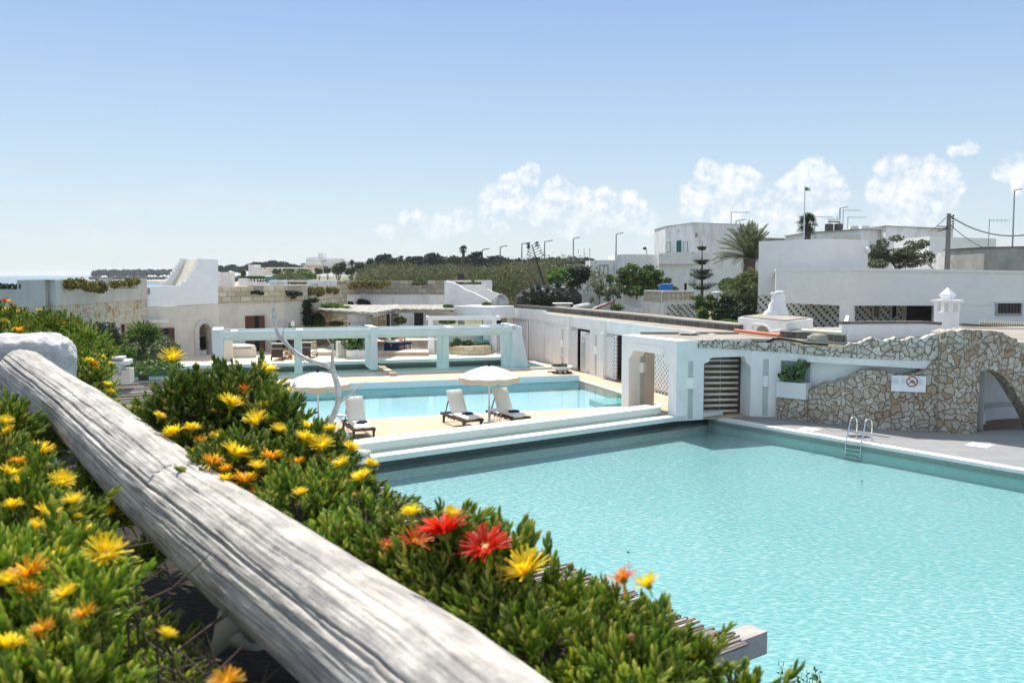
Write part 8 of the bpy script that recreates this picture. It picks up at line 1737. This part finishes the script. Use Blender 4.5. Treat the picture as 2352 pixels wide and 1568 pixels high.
def wood_mat():
    m = bpy.data.materials.new('weathered_grey_wood'); m.use_nodes = True; nt = m.node_tree; b = nt.nodes['Principled BSDF']; b.inputs['Roughness'].default_value = .85
    t = nt.nodes.new('ShaderNodeAttribute'); t.attribute_name = 'grain'; mp = nt.nodes.new('ShaderNodeMapping'); nt.links.new(t.outputs['Vector'], mp.inputs[0])
    def nz_(sc, det, scale=(1, 1, 1), ro=.6):
        mp2 = nt.nodes.new('ShaderNodeMapping'); mp2.inputs['Scale'].default_value = scale; nt.links.new(mp.outputs[0], mp2.inputs[0]); n = nt.nodes.new('ShaderNodeTexNoise'); nt.links.new(mp2.outputs[0], n.inputs['Vector']); n.inputs['Scale'].default_value = sc; n.inputs['Detail'].default_value = det; n.inputs['Roughness'].default_value = ro; return n.outputs[0]
    g1 = nz_(5, 8, (1, 16, 16), .7); g2 = nz_(9, 5, (1.2, 2.2, 2.2), .65); g3 = nz_(60, 4)
    r1 = nt.nodes.new('ShaderNodeValToRGB'); nt.links.new(g1, r1.inputs[0]); e = r1.color_ramp.elements; e[0].position = .27; e[0].color = (.13, .115, .10, 1); e[1].position = .58; e[1].color = (.56, .53, .48, 1); x = e.new(.37); x.color = (.42, .39, .35, 1)
    r2 = nt.nodes.new('ShaderNodeValToRGB'); nt.links.new(g2, r2.inputs[0]); e = r2.color_ramp.elements; e[0].position = .40; e[0].color = (.60, .59, .60, 1); e[1].position = .62; e[1].color = (1.08, 1.06, 1.03, 1)
    mm = nt.nodes.new('ShaderNodeMix'); mm.data_type = 'RGBA'; mm.blend_type = 'MULTIPLY'; mm.inputs[0].default_value = 1; nt.links.new(r1.outputs[0], mm.inputs[6]); nt.links.new(r2.outputs[0], mm.inputs[7])
    nt.links.new(mm.outputs[2], b.inputs['Base Color'])
    ad = nt.nodes.new('ShaderNodeMath'); ad.operation = 'MULTIPLY_ADD'; nt.links.new(g1, ad.inputs[0]); ad.inputs[1].default_value = 1.5; nt.links.new(g3, ad.inputs[2])
    bp_ = nt.nodes.new('ShaderNodeBump'); bp_.inputs['Strength'].default_value = .6; bp_.inputs['Distance'].default_value = .004; nt.links.new(ad.outputs[0], bp_.inputs['Height']); nt.links.new(bp_.outputs[0], b.inputs['Normal'])
    return m
W0, W1 = D((52, 868), 2.30), D((1010, 1660), .86)
lp_ = [D((42, 846), 2.30), D((196, 962), 1.98), D((420, 1155), 1.55), D((655, 1340), 1.22), D((975, 1580), .95), D((1440, 2000), .68)]
rail = thing('log_rail', D((500, 1500), 1.4), 'thick weathered grey log rail with long cracks crossing the foreground', 'log rail')
V_, F_ = log_mesh(lp_, [.060, .067, .077, .083, .084, .084])
WOOD = wood_mat()
lo_ = np_mesh('log', V_, F_, WOOD, rail, smooth=True)
at_ = lo_.data.attributes.new('grain', 'FLOAT_VECTOR', 'POINT'); L__ = sum((b-a).length for a, b in zip(lp_, lp_[1:])); ii, jj = np.meshgrid(np.arange(361)/360*L__, np.linspace(0, 2*np.pi, 300, endpoint=False), indexing='ij'); at_.data.foreach_set('vector', np.stack([ii, .09*np.cos(jj), .09*np.sin(jj)], -1).astype(np.float32).ravel())
mb = MB(); k0 = [D((590, 1370), 1.28), D((552, 1408), 1.27), D((522, 1445), 1.265), D((502, 1480), 1.26), D((486, 1516), 1.26)]
mb.tube(k0, [.045, .030, .016, .009, .002], 16, wob=.3); mb.tube([D((590, 1430), 1.25), D((545, 1448), 1.26), D((512, 1462), 1.265)], [.024, .015, .004], 12, wob=.4); put('broken_stub', mb, mat('pale_stub', (.40, .38, .345), .9, .4, 9, bump=1.0, bscale=30), rail, smooth=True)
mb.tube(k0, [.050, .040, .022, .011, .002], 16, wob=.22); mb.tube([D((585, 1440), 1.26), D((540, 1455), 1.27), D((510, 1462), 1.28)], [.030, .020, .004], 12, wob=.3); put('broken_stub', mb, WOOD, rail, smooth=True)
mb = MB(); mb.tube([D((230, 1020), 1.97), D((222, 1080), 1.96), D((250, 1140), 1.9)], [.045, .03, .008], 10, wob=.7); put('broken_stub', mb, WOOD, rail, smooth=True)
# pale round stone cap on its post
sc_ = D((48, 846), 2.46); mb = MB(); NU, NV = 110, 56
for j in range(NV+1):
    t = j/NV; ang = -math.pi/2+math.pi*t; rr_ = math.copysign(abs(math.cos(ang))**.55, 1); zz_ = math.copysign(abs(math.sin(ang))**.5, math.sin(ang))
    for i in range(NU):
        a = 2*math.pi*i/NU; d = Vector((math.cos(a)*rr_, math.sin(a)*rr_, zz_)); k = 1+.07*mnoise.noise(d*1.6)+.05*mnoise.noise(d*4)+.022*mnoise.noise(d*11)+.010*mnoise.noise(d*28)
        mb.v.append((sc_.x+d.x*.142*k, sc_.y+d.y*.15*k, sc_.z+d.z*.108*k-.01))
for j in range(NV):
    for i in range(NU): a_ = j*NU+i; b_2 = j*NU+(i+1) % NU; mb.f.append((a_, b_2, b_2+NU, a_+NU))
LIME = mat('pale_limestone_cap', (.56, .55, .53), .9, .28, 5, bump=.8, bscale=22, col2=(.30, .295, .29))
so_ = thing('post_cap', Vector((sc_.x, sc_.y, 4.3)), 'rounded pale stone cap behind the end of the log rail', 'stone post')
put('cap', mb, LIME, so_, smooth=True)
mb = MB(); mb.lathe((sc_.x-.02, sc_.y, 4.2), [(.10, 0), (.10, .2), (.10, .5)], 20); put('post', mb, ROCK, so_, smooth=True)
# stone balustrade bits at the far end of the bed
g = D(ZA(1090, 1390), 15.5); o = thing('stone_stack', g, 'stack of pale slabs on a round log over a stone block', 'stone stack'); s2 = 15.5/FPX/4.096
def sbx(x0, x1, y0, y1, dep, m, n): 
    p, q = D(ZA(x0, y0), 15.5), D(ZA(x1, y1), 15.5); mb = MB(); mb.box(((p.x+q.x)/2, 15.5+dep/2, (p.z+q.z)/2), (q.x-p.x, dep, p.z-q.z), .25); put(n, mb, m, o)
sbx(1000, 1180, 1368, 1500, .5, CREAM, 'block'); sbx(985, 1165, 1282, 1318, .5, WHITE2, 'slab'); sbx(990, 1120, 1248, 1270, .4, BONE, 'slab')
mb = MB(); mb.tube([D(ZA(1000, 1350), 15.7), D(ZA(1130, 1350), 15.5)], .115, 14); put('log', mb, BONE, o, smooth=True)

# ---- ice plant: fleshy leaved sprigs
def leaf_tpl(L_, w_, curve, rings=5, sides=5):
    V = []; F3 = []
    for i in range(rings):
        t = i/(rings-1); r = w_*(.55+.75*math.sin(math.pi*min(1, .12+.80*t)))*(1 if i < rings-1 else .35)*.5; c = np.array([L_*t*math.cos(curve*t), 0, L_*t*math.sin(curve*t)*1.0+.15*L_*t*t])
        for k in range(sides):
            a = 2*math.pi*k/sides+math.pi/2; V.append(c+np.array([-math.sin(curve*t)*r*math.sin(a)*.6, r*math.cos(a), r*math.sin(a)*.85]))
    for i in range(rings-1):
        for k in range(sides): a = i*sides+k; b = i*sides+(k+1) % sides; F3.append((a, b, b+sides, a+sides))
    if sides == 5: F3.append(((rings-1)*sides, (rings-1)*sides+1, (rings-1)*sides+2, (rings-1)*sides+3))
    return np.array(V), F3
def sprig_tpl(seed, pairs=7, hi=True):
    rg = np.random.default_rng(seed); VV = []; FF = []; n0 = 0; H_ = .075
    def addp(V, F3):
        nonlocal n0
        VV.append(V); FF.extend([tuple(x+n0 for x in f) for f in F3]); n0 += len(V)
    for i in range(pairs):
        z = H_*(i+.3)/pairs; e = .25+.85*(i/pairs)+rg.uniform(-.12, .12)
        for s_ in range(2):
            L_ = rg.uniform(.020, .034)*(1-.25*(i/pairs)); V, F3 = leaf_tpl(L_, .0062*rg.uniform(.85, 1.25), rg.uniform(.1, .5), 5 if hi else 3, 5 if hi else 3)
            ce, se = math.cos(e), math.sin(e); V = V @ np.array([[ce, 0, se], [0, 1, 0], [-se, 0, ce]])
            a = i*1.57+s_*math.pi+rg.uniform(-.3, .3); ca, sa = math.cos(a), math.sin(a); V = V @ np.array([[ca, sa, 0], [-sa, ca, 0], [0, 0, 1]])
            addp(V+np.array([0, 0, z]), F3)
    # stem
    S_ = np.array([[math.cos(k*2.09)*.0016, math.sin(k*2.09)*.0016, zz] for zz in (-.03, H_*.9) for k in range(3)]); addp(S_, [(0, 1, 4, 3), (1, 2, 5, 4), (2, 0, 3, 5)])
    return np.concatenate(VV), np.array(FF)
TPL_HI = [sprig_tpl(i, 7 if i % 2 else 6) for i in range(6)]; TPL_LO = [sprig_tpl(20+i, 5, False) for i in range(4)]
def scatter(tpls, P, N, S, rg):
    VV, FF, n0 = [], [], 0; idx = rg.integers(0, len(tpls), len(P))
    for t, (TV, TF) in enumerate(tpls):
        m = idx == t; p, n, s = P[m], N[m], S[m]
        if len(p) == 0: continue
        n = n/np.linalg.norm(n, axis=1, keepdims=True); r = rg.normal(size=(len(p), 3)); x = np.cross(r, n); x /= np.linalg.norm(x, axis=1, keepdims=True); y = np.cross(n, x)
        M_ = np.stack([x, y, n], 1)*s[:, None, None]; V = np.einsum('vk,ikj->ivj', TV, M_)+p[:, None, :]
        VV.append(V.reshape(-1, 3)); FF.append((TF[None]+(np.arange(len(p))*len(TV))[:, None, None]).reshape(-1, TF.shape[1])+n0); n0 += len(p)*len(TV)
    return np.concatenate(VV), np.concatenate(FF)
ICE = leaf_mat('ice_plant_leaf', (.14, .24, .03), (.36, .48, .065), (.66, .62, .17), .62, .4, .4)
ICE2 = leaf_mat('older_ice_plant_leaf', (.10, .20, .03), (.29, .41, .06), (.58, .54, .17), .6, .42, .4)
STEM = mat('dry_stem', (.07, .05, .035), .9, .3, 20)
BUD = leaf_mat('bud', (.22, .24, .05), (.38, .30, .08), (.36, .15, .06), .1, .5)
def FL(c1, c2, c3): return leaf_mat('petal', c1, c2, c3, .5, .5, .3)
PY = FL((.86, .58, .01), (.92, .70, .015), (.92, .80, .05)); PO = FL((.72, .30, .01), (.80, .40, .01), (.85, .52, .02)); PR = FL((.60, .02, .008), (.72, .035, .012), (.75, .07, .015)); PRO = FL((.55, .05, .01), (.70, .14, .01), (.75, .28, .01))
CEN = mat('flower_centre', (.80, .60, .10), .8, .2, 60); CENW = mat('flower_pale_centre', (.72, .66, .30), .8, .2, 60)
def flower_mesh(seed, m, cm, n=58, cup=1.0, wilt=0.0):
    rr = random.Random(seed); mb = MB()
    for k in range(n):
        a = 6.283*k/n+rr.uniform(-.07, .07); L_ = rr.uniform(.84, 1.06); e = (cup if k % 2 else cup*.62)+rr.uniform(-.22, .22)+(rr.uniform(-1.2, .5) if wilt and rr.random() < wilt else 0); w_ = rr.uniform(.055, .080)
        h = Vector((math.cos(a), math.sin(a), 0)); s_ = Vector((-math.sin(a), math.cos(a), 0)); p0 = h*.10; d = (h*math.cos(e)+Z*math.sin(e)); p1 = p0+d*L_*.5; d2 = (h*math.cos(e-.35)+Z*math.sin(e-.35)); p2 = p1+d2*L_*.46
        mb.add([p0-s_*w_*.4, p0+s_*w_*.4, p1+s_*w_-Z*.012, p1+Z*.01, p1-s_*w_-Z*.012, p2+s_*w_*.6, p2+d2*.05, p2-s_*w_*.6], [(0, 1, 2, 3), (0, 3, 4), (3, 2, 5, 6), (4, 3, 6, 7)])
    me = bpy.data.meshes.new('flower'); me.from_pydata(mb.v, [], mb.f); me.materials.append(m)
    mb = MB(); mb.blob((0, 0, .10), (.17, .17, .12), seed, .25, 4, 14, 8)
    for k in range(26): a, r = rr.uniform(0, 6.28), rr.uniform(0, .15); p = Vector((math.cos(a)*r, math.sin(a)*r, .12)); mb.tube([p, p+Vector((math.cos(a)*.05, math.sin(a)*.05, .14))], .012, 4)
    m2 = bpy.data.meshes.new('centre'); m2.from_pydata(mb.v, [], mb.f); m2.materials.append(cm)
    mb = MB(); mb.lathe((0, 0, -.22), [(.05, -.5), (.05, 0), (.20, .10), (.24, .22), (.16, .30)], 10); m3 = bpy.data.meshes.new('calyx'); m3.from_pydata(mb.v, [], mb.f); m3.materials.append(ICE)
    for x in (me, m2, m3): x.update()
    return me, m2, m3
FM = {'y': [flower_mesh(i, PY, CEN) for i in range(3)], 'o': [flower_mesh(10+i, PO, CEN, 52, .95, .25) for i in range(2)], 'r': [flower_mesh(20, PR, CENW, 70, .85)], 'k': [flower_mesh(30, PRO, CEN, 34, .8, .6)]}
def ray_hit(q, blobs):
    o = Vector((0, 0, CZ)); r = ray(q); best = None
    for (x, y, z, a, b, c) in blobs:
        oc = Vector(((o.x-x)/a, (o.y-y)/b, (o.z-z)/c)); d = Vector((r.x/a, r.y/b, r.z/c)); A_, B_, C_ = d.dot(d), 2*oc.dot(d), oc.dot(oc)-1; disc = B_*B_-4*A_*C_
        if disc > 0:
            t = (-B_-math.sqrt(disc))/(2*A_)
            if t > 0 and (best is None or t < best): best = t
    return best
def ice_plant(label, blobs, flowers, dens=1.0, hi=True, sc=1.0, m=ICE, seed=1, buds=0, extra=[]):
    rg = np.random.default_rng(seed); lo = min(b[2]-b[5] for b in blobs); cx = sum(b[0] for b in blobs)/len(blobs); cy = sum(b[1] for b in blobs)/len(blobs)
    o = thing('ice_plant', (cx, cy, max(lo, 4.36) if hi else lo), label, 'flowering plant', 'ice plants in the roof bed')
    PP, NN = [], []; own = []
    for (x, y, z, a, b, c) in blobs:
        area = 4*math.pi*((a*b)**1.6/3+(a*c)**1.6/3+(b*c)**1.6/3)**(1/1.6); n = int(area*dens/(.0130*sc)**2)
        d = rg.normal(size=(n, 3)); d /= np.linalg.norm(d, axis=1, keepdims=True); d = d[d[:, 2] > -.55]
        bump = 1+.10*np.sin(d[:, 0]*9+x*31)*np.sin(d[:, 1]*8+y*17)+.06*rg.normal(size=len(d))
        P = np.array([x, y, z])+d*np.array([a, b, c])*bump[:, None]-d*.012*sc; N = d/np.array([a, b, c]); N /= np.linalg.norm(N, axis=1, keepdims=True)
        PP.append(P); NN.append(N); own.append(np.full(len(P), len(own)))
    P = np.concatenate(PP); N = np.concatenate(NN); keep = np.ones(len(P), bool); own = np.concatenate(own)
    for ib, (x, y, z, a, b, c) in enumerate(blobs): keep &= ((((P-np.array([x, y, z]))/np.array([a, b, c]))**2).sum(1) > .55) | (own == ib)
    P, N = P[keep], N[keep]
    N = N+np.array([-.10, .05, .55])+rg.normal(size=N.shape)*.45; S_ = .46*sc*rg.uniform(.55, 1.5, len(P)); tall = rg.random(len(P)) < .02; S_[tall] *= 1.15; P[tall] += N[tall]*.02*sc
    V, Fq = scatter(TPL_HI if hi else TPL_LO, P, N, S_, rg); np_mesh('foliage', V, Fq, m, o, smooth=True, kind='stuff')
    mb = MB()
    for b in blobs: mb.blob(b[:3], (b[3]*.62, b[4]*.62, b[5]*.62), int(b[0]*50) % 50, .3, 3, 14, 9)  # solid dark cores added so gaps between sprigs look dark
    rr = random.Random(seed)
    for k in range(int(60*len(blobs)**.5)):
        b = rr.choice(blobs); v = Vector((rr.gauss(0, 1), rr.gauss(0, 1), rr.gauss(.3, 1))).normalized(); p = Vector(b[:3])+Vector((v.x*b[3], v.y*b[4], v.z*b[5]))*.6; q = Vector(b[:3])+Vector((v.x*b[3], v.y*b[4], v.z*b[5]))*rr.uniform(.95, 1.12)+Vector((rr.uniform(-.03, .03), 0, rr.uniform(-.02, .03)))*sc
        mb.tube([p, p.lerp(q, .5)+Vector((rr.uniform(-.01, .01), rr.uniform(-.01, .01), .01)), q], [.002*sc, .0017*sc, .001*sc], 4, cap=False)
    put('stems', mb, STEM, o, kind='stuff')
    if buds:
        mb = MB(); ii = rg.choice(len(P), min(buds, len(P)), replace=False)
        for i in ii:
            n = Vector(N[i]).normalized(); p = Vector(P[i])+n*.075*S_[i]; mb.tube([p-n*.02, p], .0015, 4, cap=False); r = .0042*sc*rr.uniform(.7, 1.3); mb.blob(p+n*.005, (r, r, r*1.25), i % 9, .15, 2, 8, 6)
        put('buds', mb, BUD, o, smooth=True, kind='stuff')
    for i, (u, v, w_, c) in enumerate(flowers+extra):
        t = ray_hit((u, v), blobs); r_ = ray((u, v))
        y = (r_*t).y-.045*sc if t else (.30*2011/(v-631) if v > 700 else 4.5)
        p = D((u, v+.12*w_), y)-r_*.02; s_ = w_*y/FPX/2*1.12
        fm_ = random.Random(i+int(u)).choice(FM[c]); rr2 = random.Random(int(u*3+v))
        f = bpy.data.objects.new('flower', fm_[0]); col.objects.link(f); f.parent = o; f.location = p-origin_of(o)
        f.rotation_euler = (rr2.uniform(-.42, .30), rr2.uniform(-.45, .30), rr2.uniform(0, 6.28)); 
        eu = Vector((rr2.uniform(-.40, .40), rr2.uniform(-.30, .45), 1)).normalized(); f.rotation_euler = eu.to_track_quat('Z', 'Y').to_euler(); f.scale = (s_, s_, s_)
        for nm, mm_ in (('centre', fm_[1]), ('calyx', fm_[2])): g_ = bpy.data.objects.new(nm, mm_); col.objects.link(g_); g_.parent = f
        if c in 'rk': f['label'] = 'bright red flower' if c == 'r' else 'wilted orange red flower'
        elif c == 'o': f['label'] = 'orange yellow flower'
    return o
BC = [B3(q[:2], *q[2:]) for q in [(440, 985, 1.85, 88, 100), (550, 970, 1.90, 92, 108), (632, 1035, 1.82, 72, 105), (715, 1090, 1.68, 72, 88), (790, 1145, 1.58, 58, 72), (350, 1000, 1.95, 46, 66), (440, 1060, 1.78, 80, 60), (560, 1120, 1.62, 120, 90), (690, 1205, 1.45, 115, 95), (858, 1212, 1.40, 60, 56), (800, 1290, 1.32, 100, 70), (905, 1330, 1.27, 70, 70)]]
BR = [B3(q[:2], *q[2:]) for q in [(930, 1300, 1.27, 90, 80), (1035, 1285, 1.24, 80, 84), (1145, 1335, 1.2, 84, 96), (1040, 1400, 1.16, 110, 90), (1262, 1425, 1.16, 84, 76), (1380, 1470, 1.14, 88, 90), (1490, 1510, 1.12, 72, 80), (1580, 1580, 1.1, 66, 76), (1690, 1655, 1.06, 84, 74), (1250, 1530, 1.06, 130, 95), (1430, 1615, 1.02, 160, 95), (1140, 1450, 1.1, 90, 80), (1350, 1720, .97, 230, 110)]]
BL = [B3(q[:2], *q[2:]) for q in [(-20, 1100, 1.6, 80, 84), (70, 1150, 1.55, 66, 66), (40, 1225, 1.34, 104, 84), (150, 1320, 1.16, 94, 74), (10, 1370, 1.04, 120, 94), (170, 1425, 1.0, 86, 76), (60, 1530, .94, 130, 86), (120, 1645, .88, 160, 86), (150, 1225, 1.42, 60, 50), (245, 1350, 1.35, 42, 42), (285, 1500, 1.2, 48, 48), (370, 1615, 1.14, 64, 54), (215, 1125, 1.9, 40, 36), (270, 1190, 1.72, 34, 34), (330, 1290, 1.6, 30, 30), (0, 1000, 1.9, 66, 56), (75, 1035, 1.95, 44, 44)]]
BF = [B3(q[:2], *q[2:]) for q in [(0, 778, 4.6, 78, 60), (110, 790, 4.4, 84, 60), (188, 818, 4.0, 58, 54), (40, 855, 3.6, 130, 74), (158, 875, 3.3, 76, 72), (208, 900, 3.2, 46, 54), (198, 965, 2.9, 50, 54), (212, 1015, 2.7, 40, 42), (238, 960, 3.0, 20, 42)]]
ice_plant('large ice plant mound with yellow flowers between the log rail and the bare tree', BC,
    [(395, 820, 60, 'y'), (608, 848, 62, 'y'), (530, 925, 66, 'y'), (655, 902, 46, 'y'), (588, 963, 60, 'y'), (400, 995, 54, 'y'), (705, 978, 44, 'y'), (440, 983, 44, 'y'), (700, 1008, 56, 'y'), (740, 1020, 60, 'y'), (806, 1028, 50, 'y'), (540, 1038, 76, 'y'), (487, 1058, 58, 'o'), (622, 1048, 56, 'o'), (785, 1062, 46, 'y'), (560, 1100, 66, 'o'), (716, 1106, 84, 'o'), (832, 1094, 56, 'y'), (460, 1010, 34, 'o'), (600, 1010, 36, 'o'), (650, 1030, 36, 'o'), (520, 1075, 34, 'o'), (438, 1035, 34, 'o'), (315, 940, 36, 'y'), (560, 890, 26, 'k')], 1.0, True, 1.0, ICE2, 3, 40, [(x, y, w_, c) for x, y, w_, c in ((500, 1000, 40, 'y'), (470, 1035, 44, 'y'), (520, 1100, 44, 'y'), (640, 1085, 46, 'y'), (680, 1060, 44, 'o'), (690, 1130, 40, 'y'), (590, 1070, 44, 'y'), (760, 985, 38, 'y'), (760, 1110, 50, 'y'), (800, 1140, 48, 'o'), (850, 1065, 40, 'y'), (640, 985, 40, 'y'), (380, 1020, 38, 'o'), (585, 1130, 40, 'o'), (365, 955, 34, 'y'), (610, 930, 36, 'y'), (770, 1060, 44, 'o'))])
ice_plant('ice plant bush with the red and yellow flowers above the pool edge', BR,
    [(1022, 1212, 128, 'r'), (1118, 1250, 118, 'r'), (952, 1238, 80, 'k'), (888, 1246, 34, 'k'), (1208, 1304, 116, 'y'), (945, 1178, 56, 'y'), (1490, 1338, 66, 'y'), (1432, 1322, 80, 'k'), (1035, 1175, 40, 'y')], 1.0, True, 1.0, ICE, 4, 40)
ice_plant('ice plant bed with yellow flowers at the bottom left, in front of the log rail', BL,
    [(15, 990, 44, 'y'), (95, 1033, 66, 'y'), (25, 1085, 60, 'y'), (140, 1103, 62, 'y'), (108, 1175, 62, 'y'), (168, 1148, 50, 'y'), (170, 1186, 38, 'y'), (250, 1178, 46, 'y'), (126, 1230, 60, 'y'), (240, 1266, 100, 'y'), (72, 1308, 92, 'o'), (62, 1350, 64, 'o'), (12, 1122, 60, 'y'), (18, 1480, 84, 'y'), (195, 1405, 58, 'o'), (380, 1455, 52, 'y'), (520, 1562, 76, 'o'), (12, 965, 36, 'y'), (60, 1140, 34, 'y'), (40, 1060, 40, 'o')], 1.0, True, 1.0, ICE, 5, 10, [(50, 1105, 46, 'y'), (85, 1205, 50, 'y'), (30, 1160, 50, 'y'), (200, 1215, 46, 'y'), (15, 1250, 54, 'y'), (60, 1275, 50, 'o'), (150, 1360, 60, 'y'), (15, 1330, 60, 'y'), (100, 1440, 56, 'o'), (60, 1085, 40, 'y'), (140, 1270, 44, 'y')])
ice_plant('distant leafy ice plant hedge behind the rounded stone cap, with small flowers', BF,
    [(10, 690, 17, 'r'), (20, 692, 15, 'y'), (26, 699, 13, 'r'), (14, 713, 28, 'y'), (46, 716, 20, 'y'), (90, 713, 14, 'y'), (10, 738, 24, 'y'), (42, 760, 34, 'o'), (18, 750, 22, 'y'), (148, 742, 10, 'o'), (92, 768, 16, 'y'), (118, 776, 16, 'y'), (205, 829, 26, 'y'), (218, 835, 24, 'o'), (233, 822, 22, 'y'), (240, 838, 22, 'y'), (224, 846, 18, 'o'), (246, 882, 24, 'y'), (252, 900, 26, 'y'), (250, 916, 20, 'o'), (222, 755, 9, 'o'), (176, 797, 12, 'y'), (255, 834, 14, 'y')], .9, False, 1.25, ICE2, 6, 60)
# bare twigs in the shadow under the rail
rr = random.Random(21); mb = MB()
for k in range(46):
    u = rr.uniform(200, 600); v = max(rr.uniform(1220, 1680), 1110+1.095*(u-30)); d_ = 1.45-.0008*(v-1100)+rr.uniform(-.1, .1); p = D((u, v), d_); q = p+Vector((rr.uniform(-.10, .10), rr.uniform(-.06, .06), rr.uniform(.02, .07))); m_ = p.lerp(q, .5)+Vector((rr.uniform(-.02, .02), 0, rr.uniform(-.01, .02))); r_ = rr.uniform(.0012, .003)
    mb.tube([p-Z*.06, p, m_, q], [r_, r_, r_*.8, r_*.4], 5, cap=False)
    for j in range(2): mb.tube([m_, m_+Vector((rr.uniform(-.04, .04), rr.uniform(-.03, .03), rr.uniform(0, .05)))], [r_*.5, r_*.2], 4, cap=False)
put('dry_twigs', mb, mat('brown_twig', (.12, .085, .065), .85, .3, 30), label='tangle of bare brown twigs in the shade under the log rail', cat='twigs', kind='stuff')
gt_pts = np.array([tuple(D((u, max(rng.uniform(1150, 1750), 1110+1.095*(u-30))), rng.uniform(1.2, 1.5))) for u in rng.uniform(300, 640, 260)]); gt_pts[:, 2] = np.minimum(gt_pts[:, 2], 4.62)
V, Fq = scatter(TPL_HI, gt_pts, np.tile([0, 0, 1.], (260, 1))+rng.normal(size=(260, 3))*.5, rng.uniform(.45, .8, 260), rng); np_mesh('shade_ice_plant', V, Fq, ICE2, smooth=True, label='sparse ice plant shoots growing in the dark gap below the rail', cat='plant', kind='stuff')
# small weed on the coping at the lower right
wd = thing('weed', D((1850, 1575), 3.4), 'thin green weed sprig at the bottom right beside the pool', 'weed'); mb = MB(); lv = []
for k in range(9):
    u = 1790+k*13; p = D((u-10, 1600), 3.4); q = D((u+rr.uniform(-18, 18), rr.uniform(1520, 1560)), 3.4+rr.uniform(-.1, .1)); mb.tube([p, p.lerp(q, .5)+Vector((.01, 0, 0)), q], [.002, .0015, .001], 4, cap=False)
    for j in range(10): lv.append(tuple(p.lerp(q, rr.uniform(.2, 1))+Vector((rr.uniform(-.012, .012), 0, rr.uniform(-.008, .008)))))
put('stems', mb, STEM, wd); V_, F_ = leaf_quads(np.array(lv), .022, .45); np_mesh('leaves', V_, F_, LG, wd)

# ---- the air itself: thin even haze round the whole place
mb = MB(); mb.box((0, 4650, 8), (14100, 9900, 27))
hz_ = bpy.data.materials.new('haze'); hz_.use_nodes = True; nt = hz_.node_tree; nt.nodes.remove(nt.nodes['Principled BSDF']); pv = nt.nodes.new('ShaderNodeVolumePrincipled'); pv.inputs['Color'].default_value = (.90, .95, 1, 1); pv.inputs['Density'].default_value = .00016; pv.inputs['Anisotropy'].default_value = .2
nt.links.new(pv.outputs[0], nt.nodes['Material Output'].inputs['Volume'])
put('haze', mb, hz_, kind='stuff', uv=False)
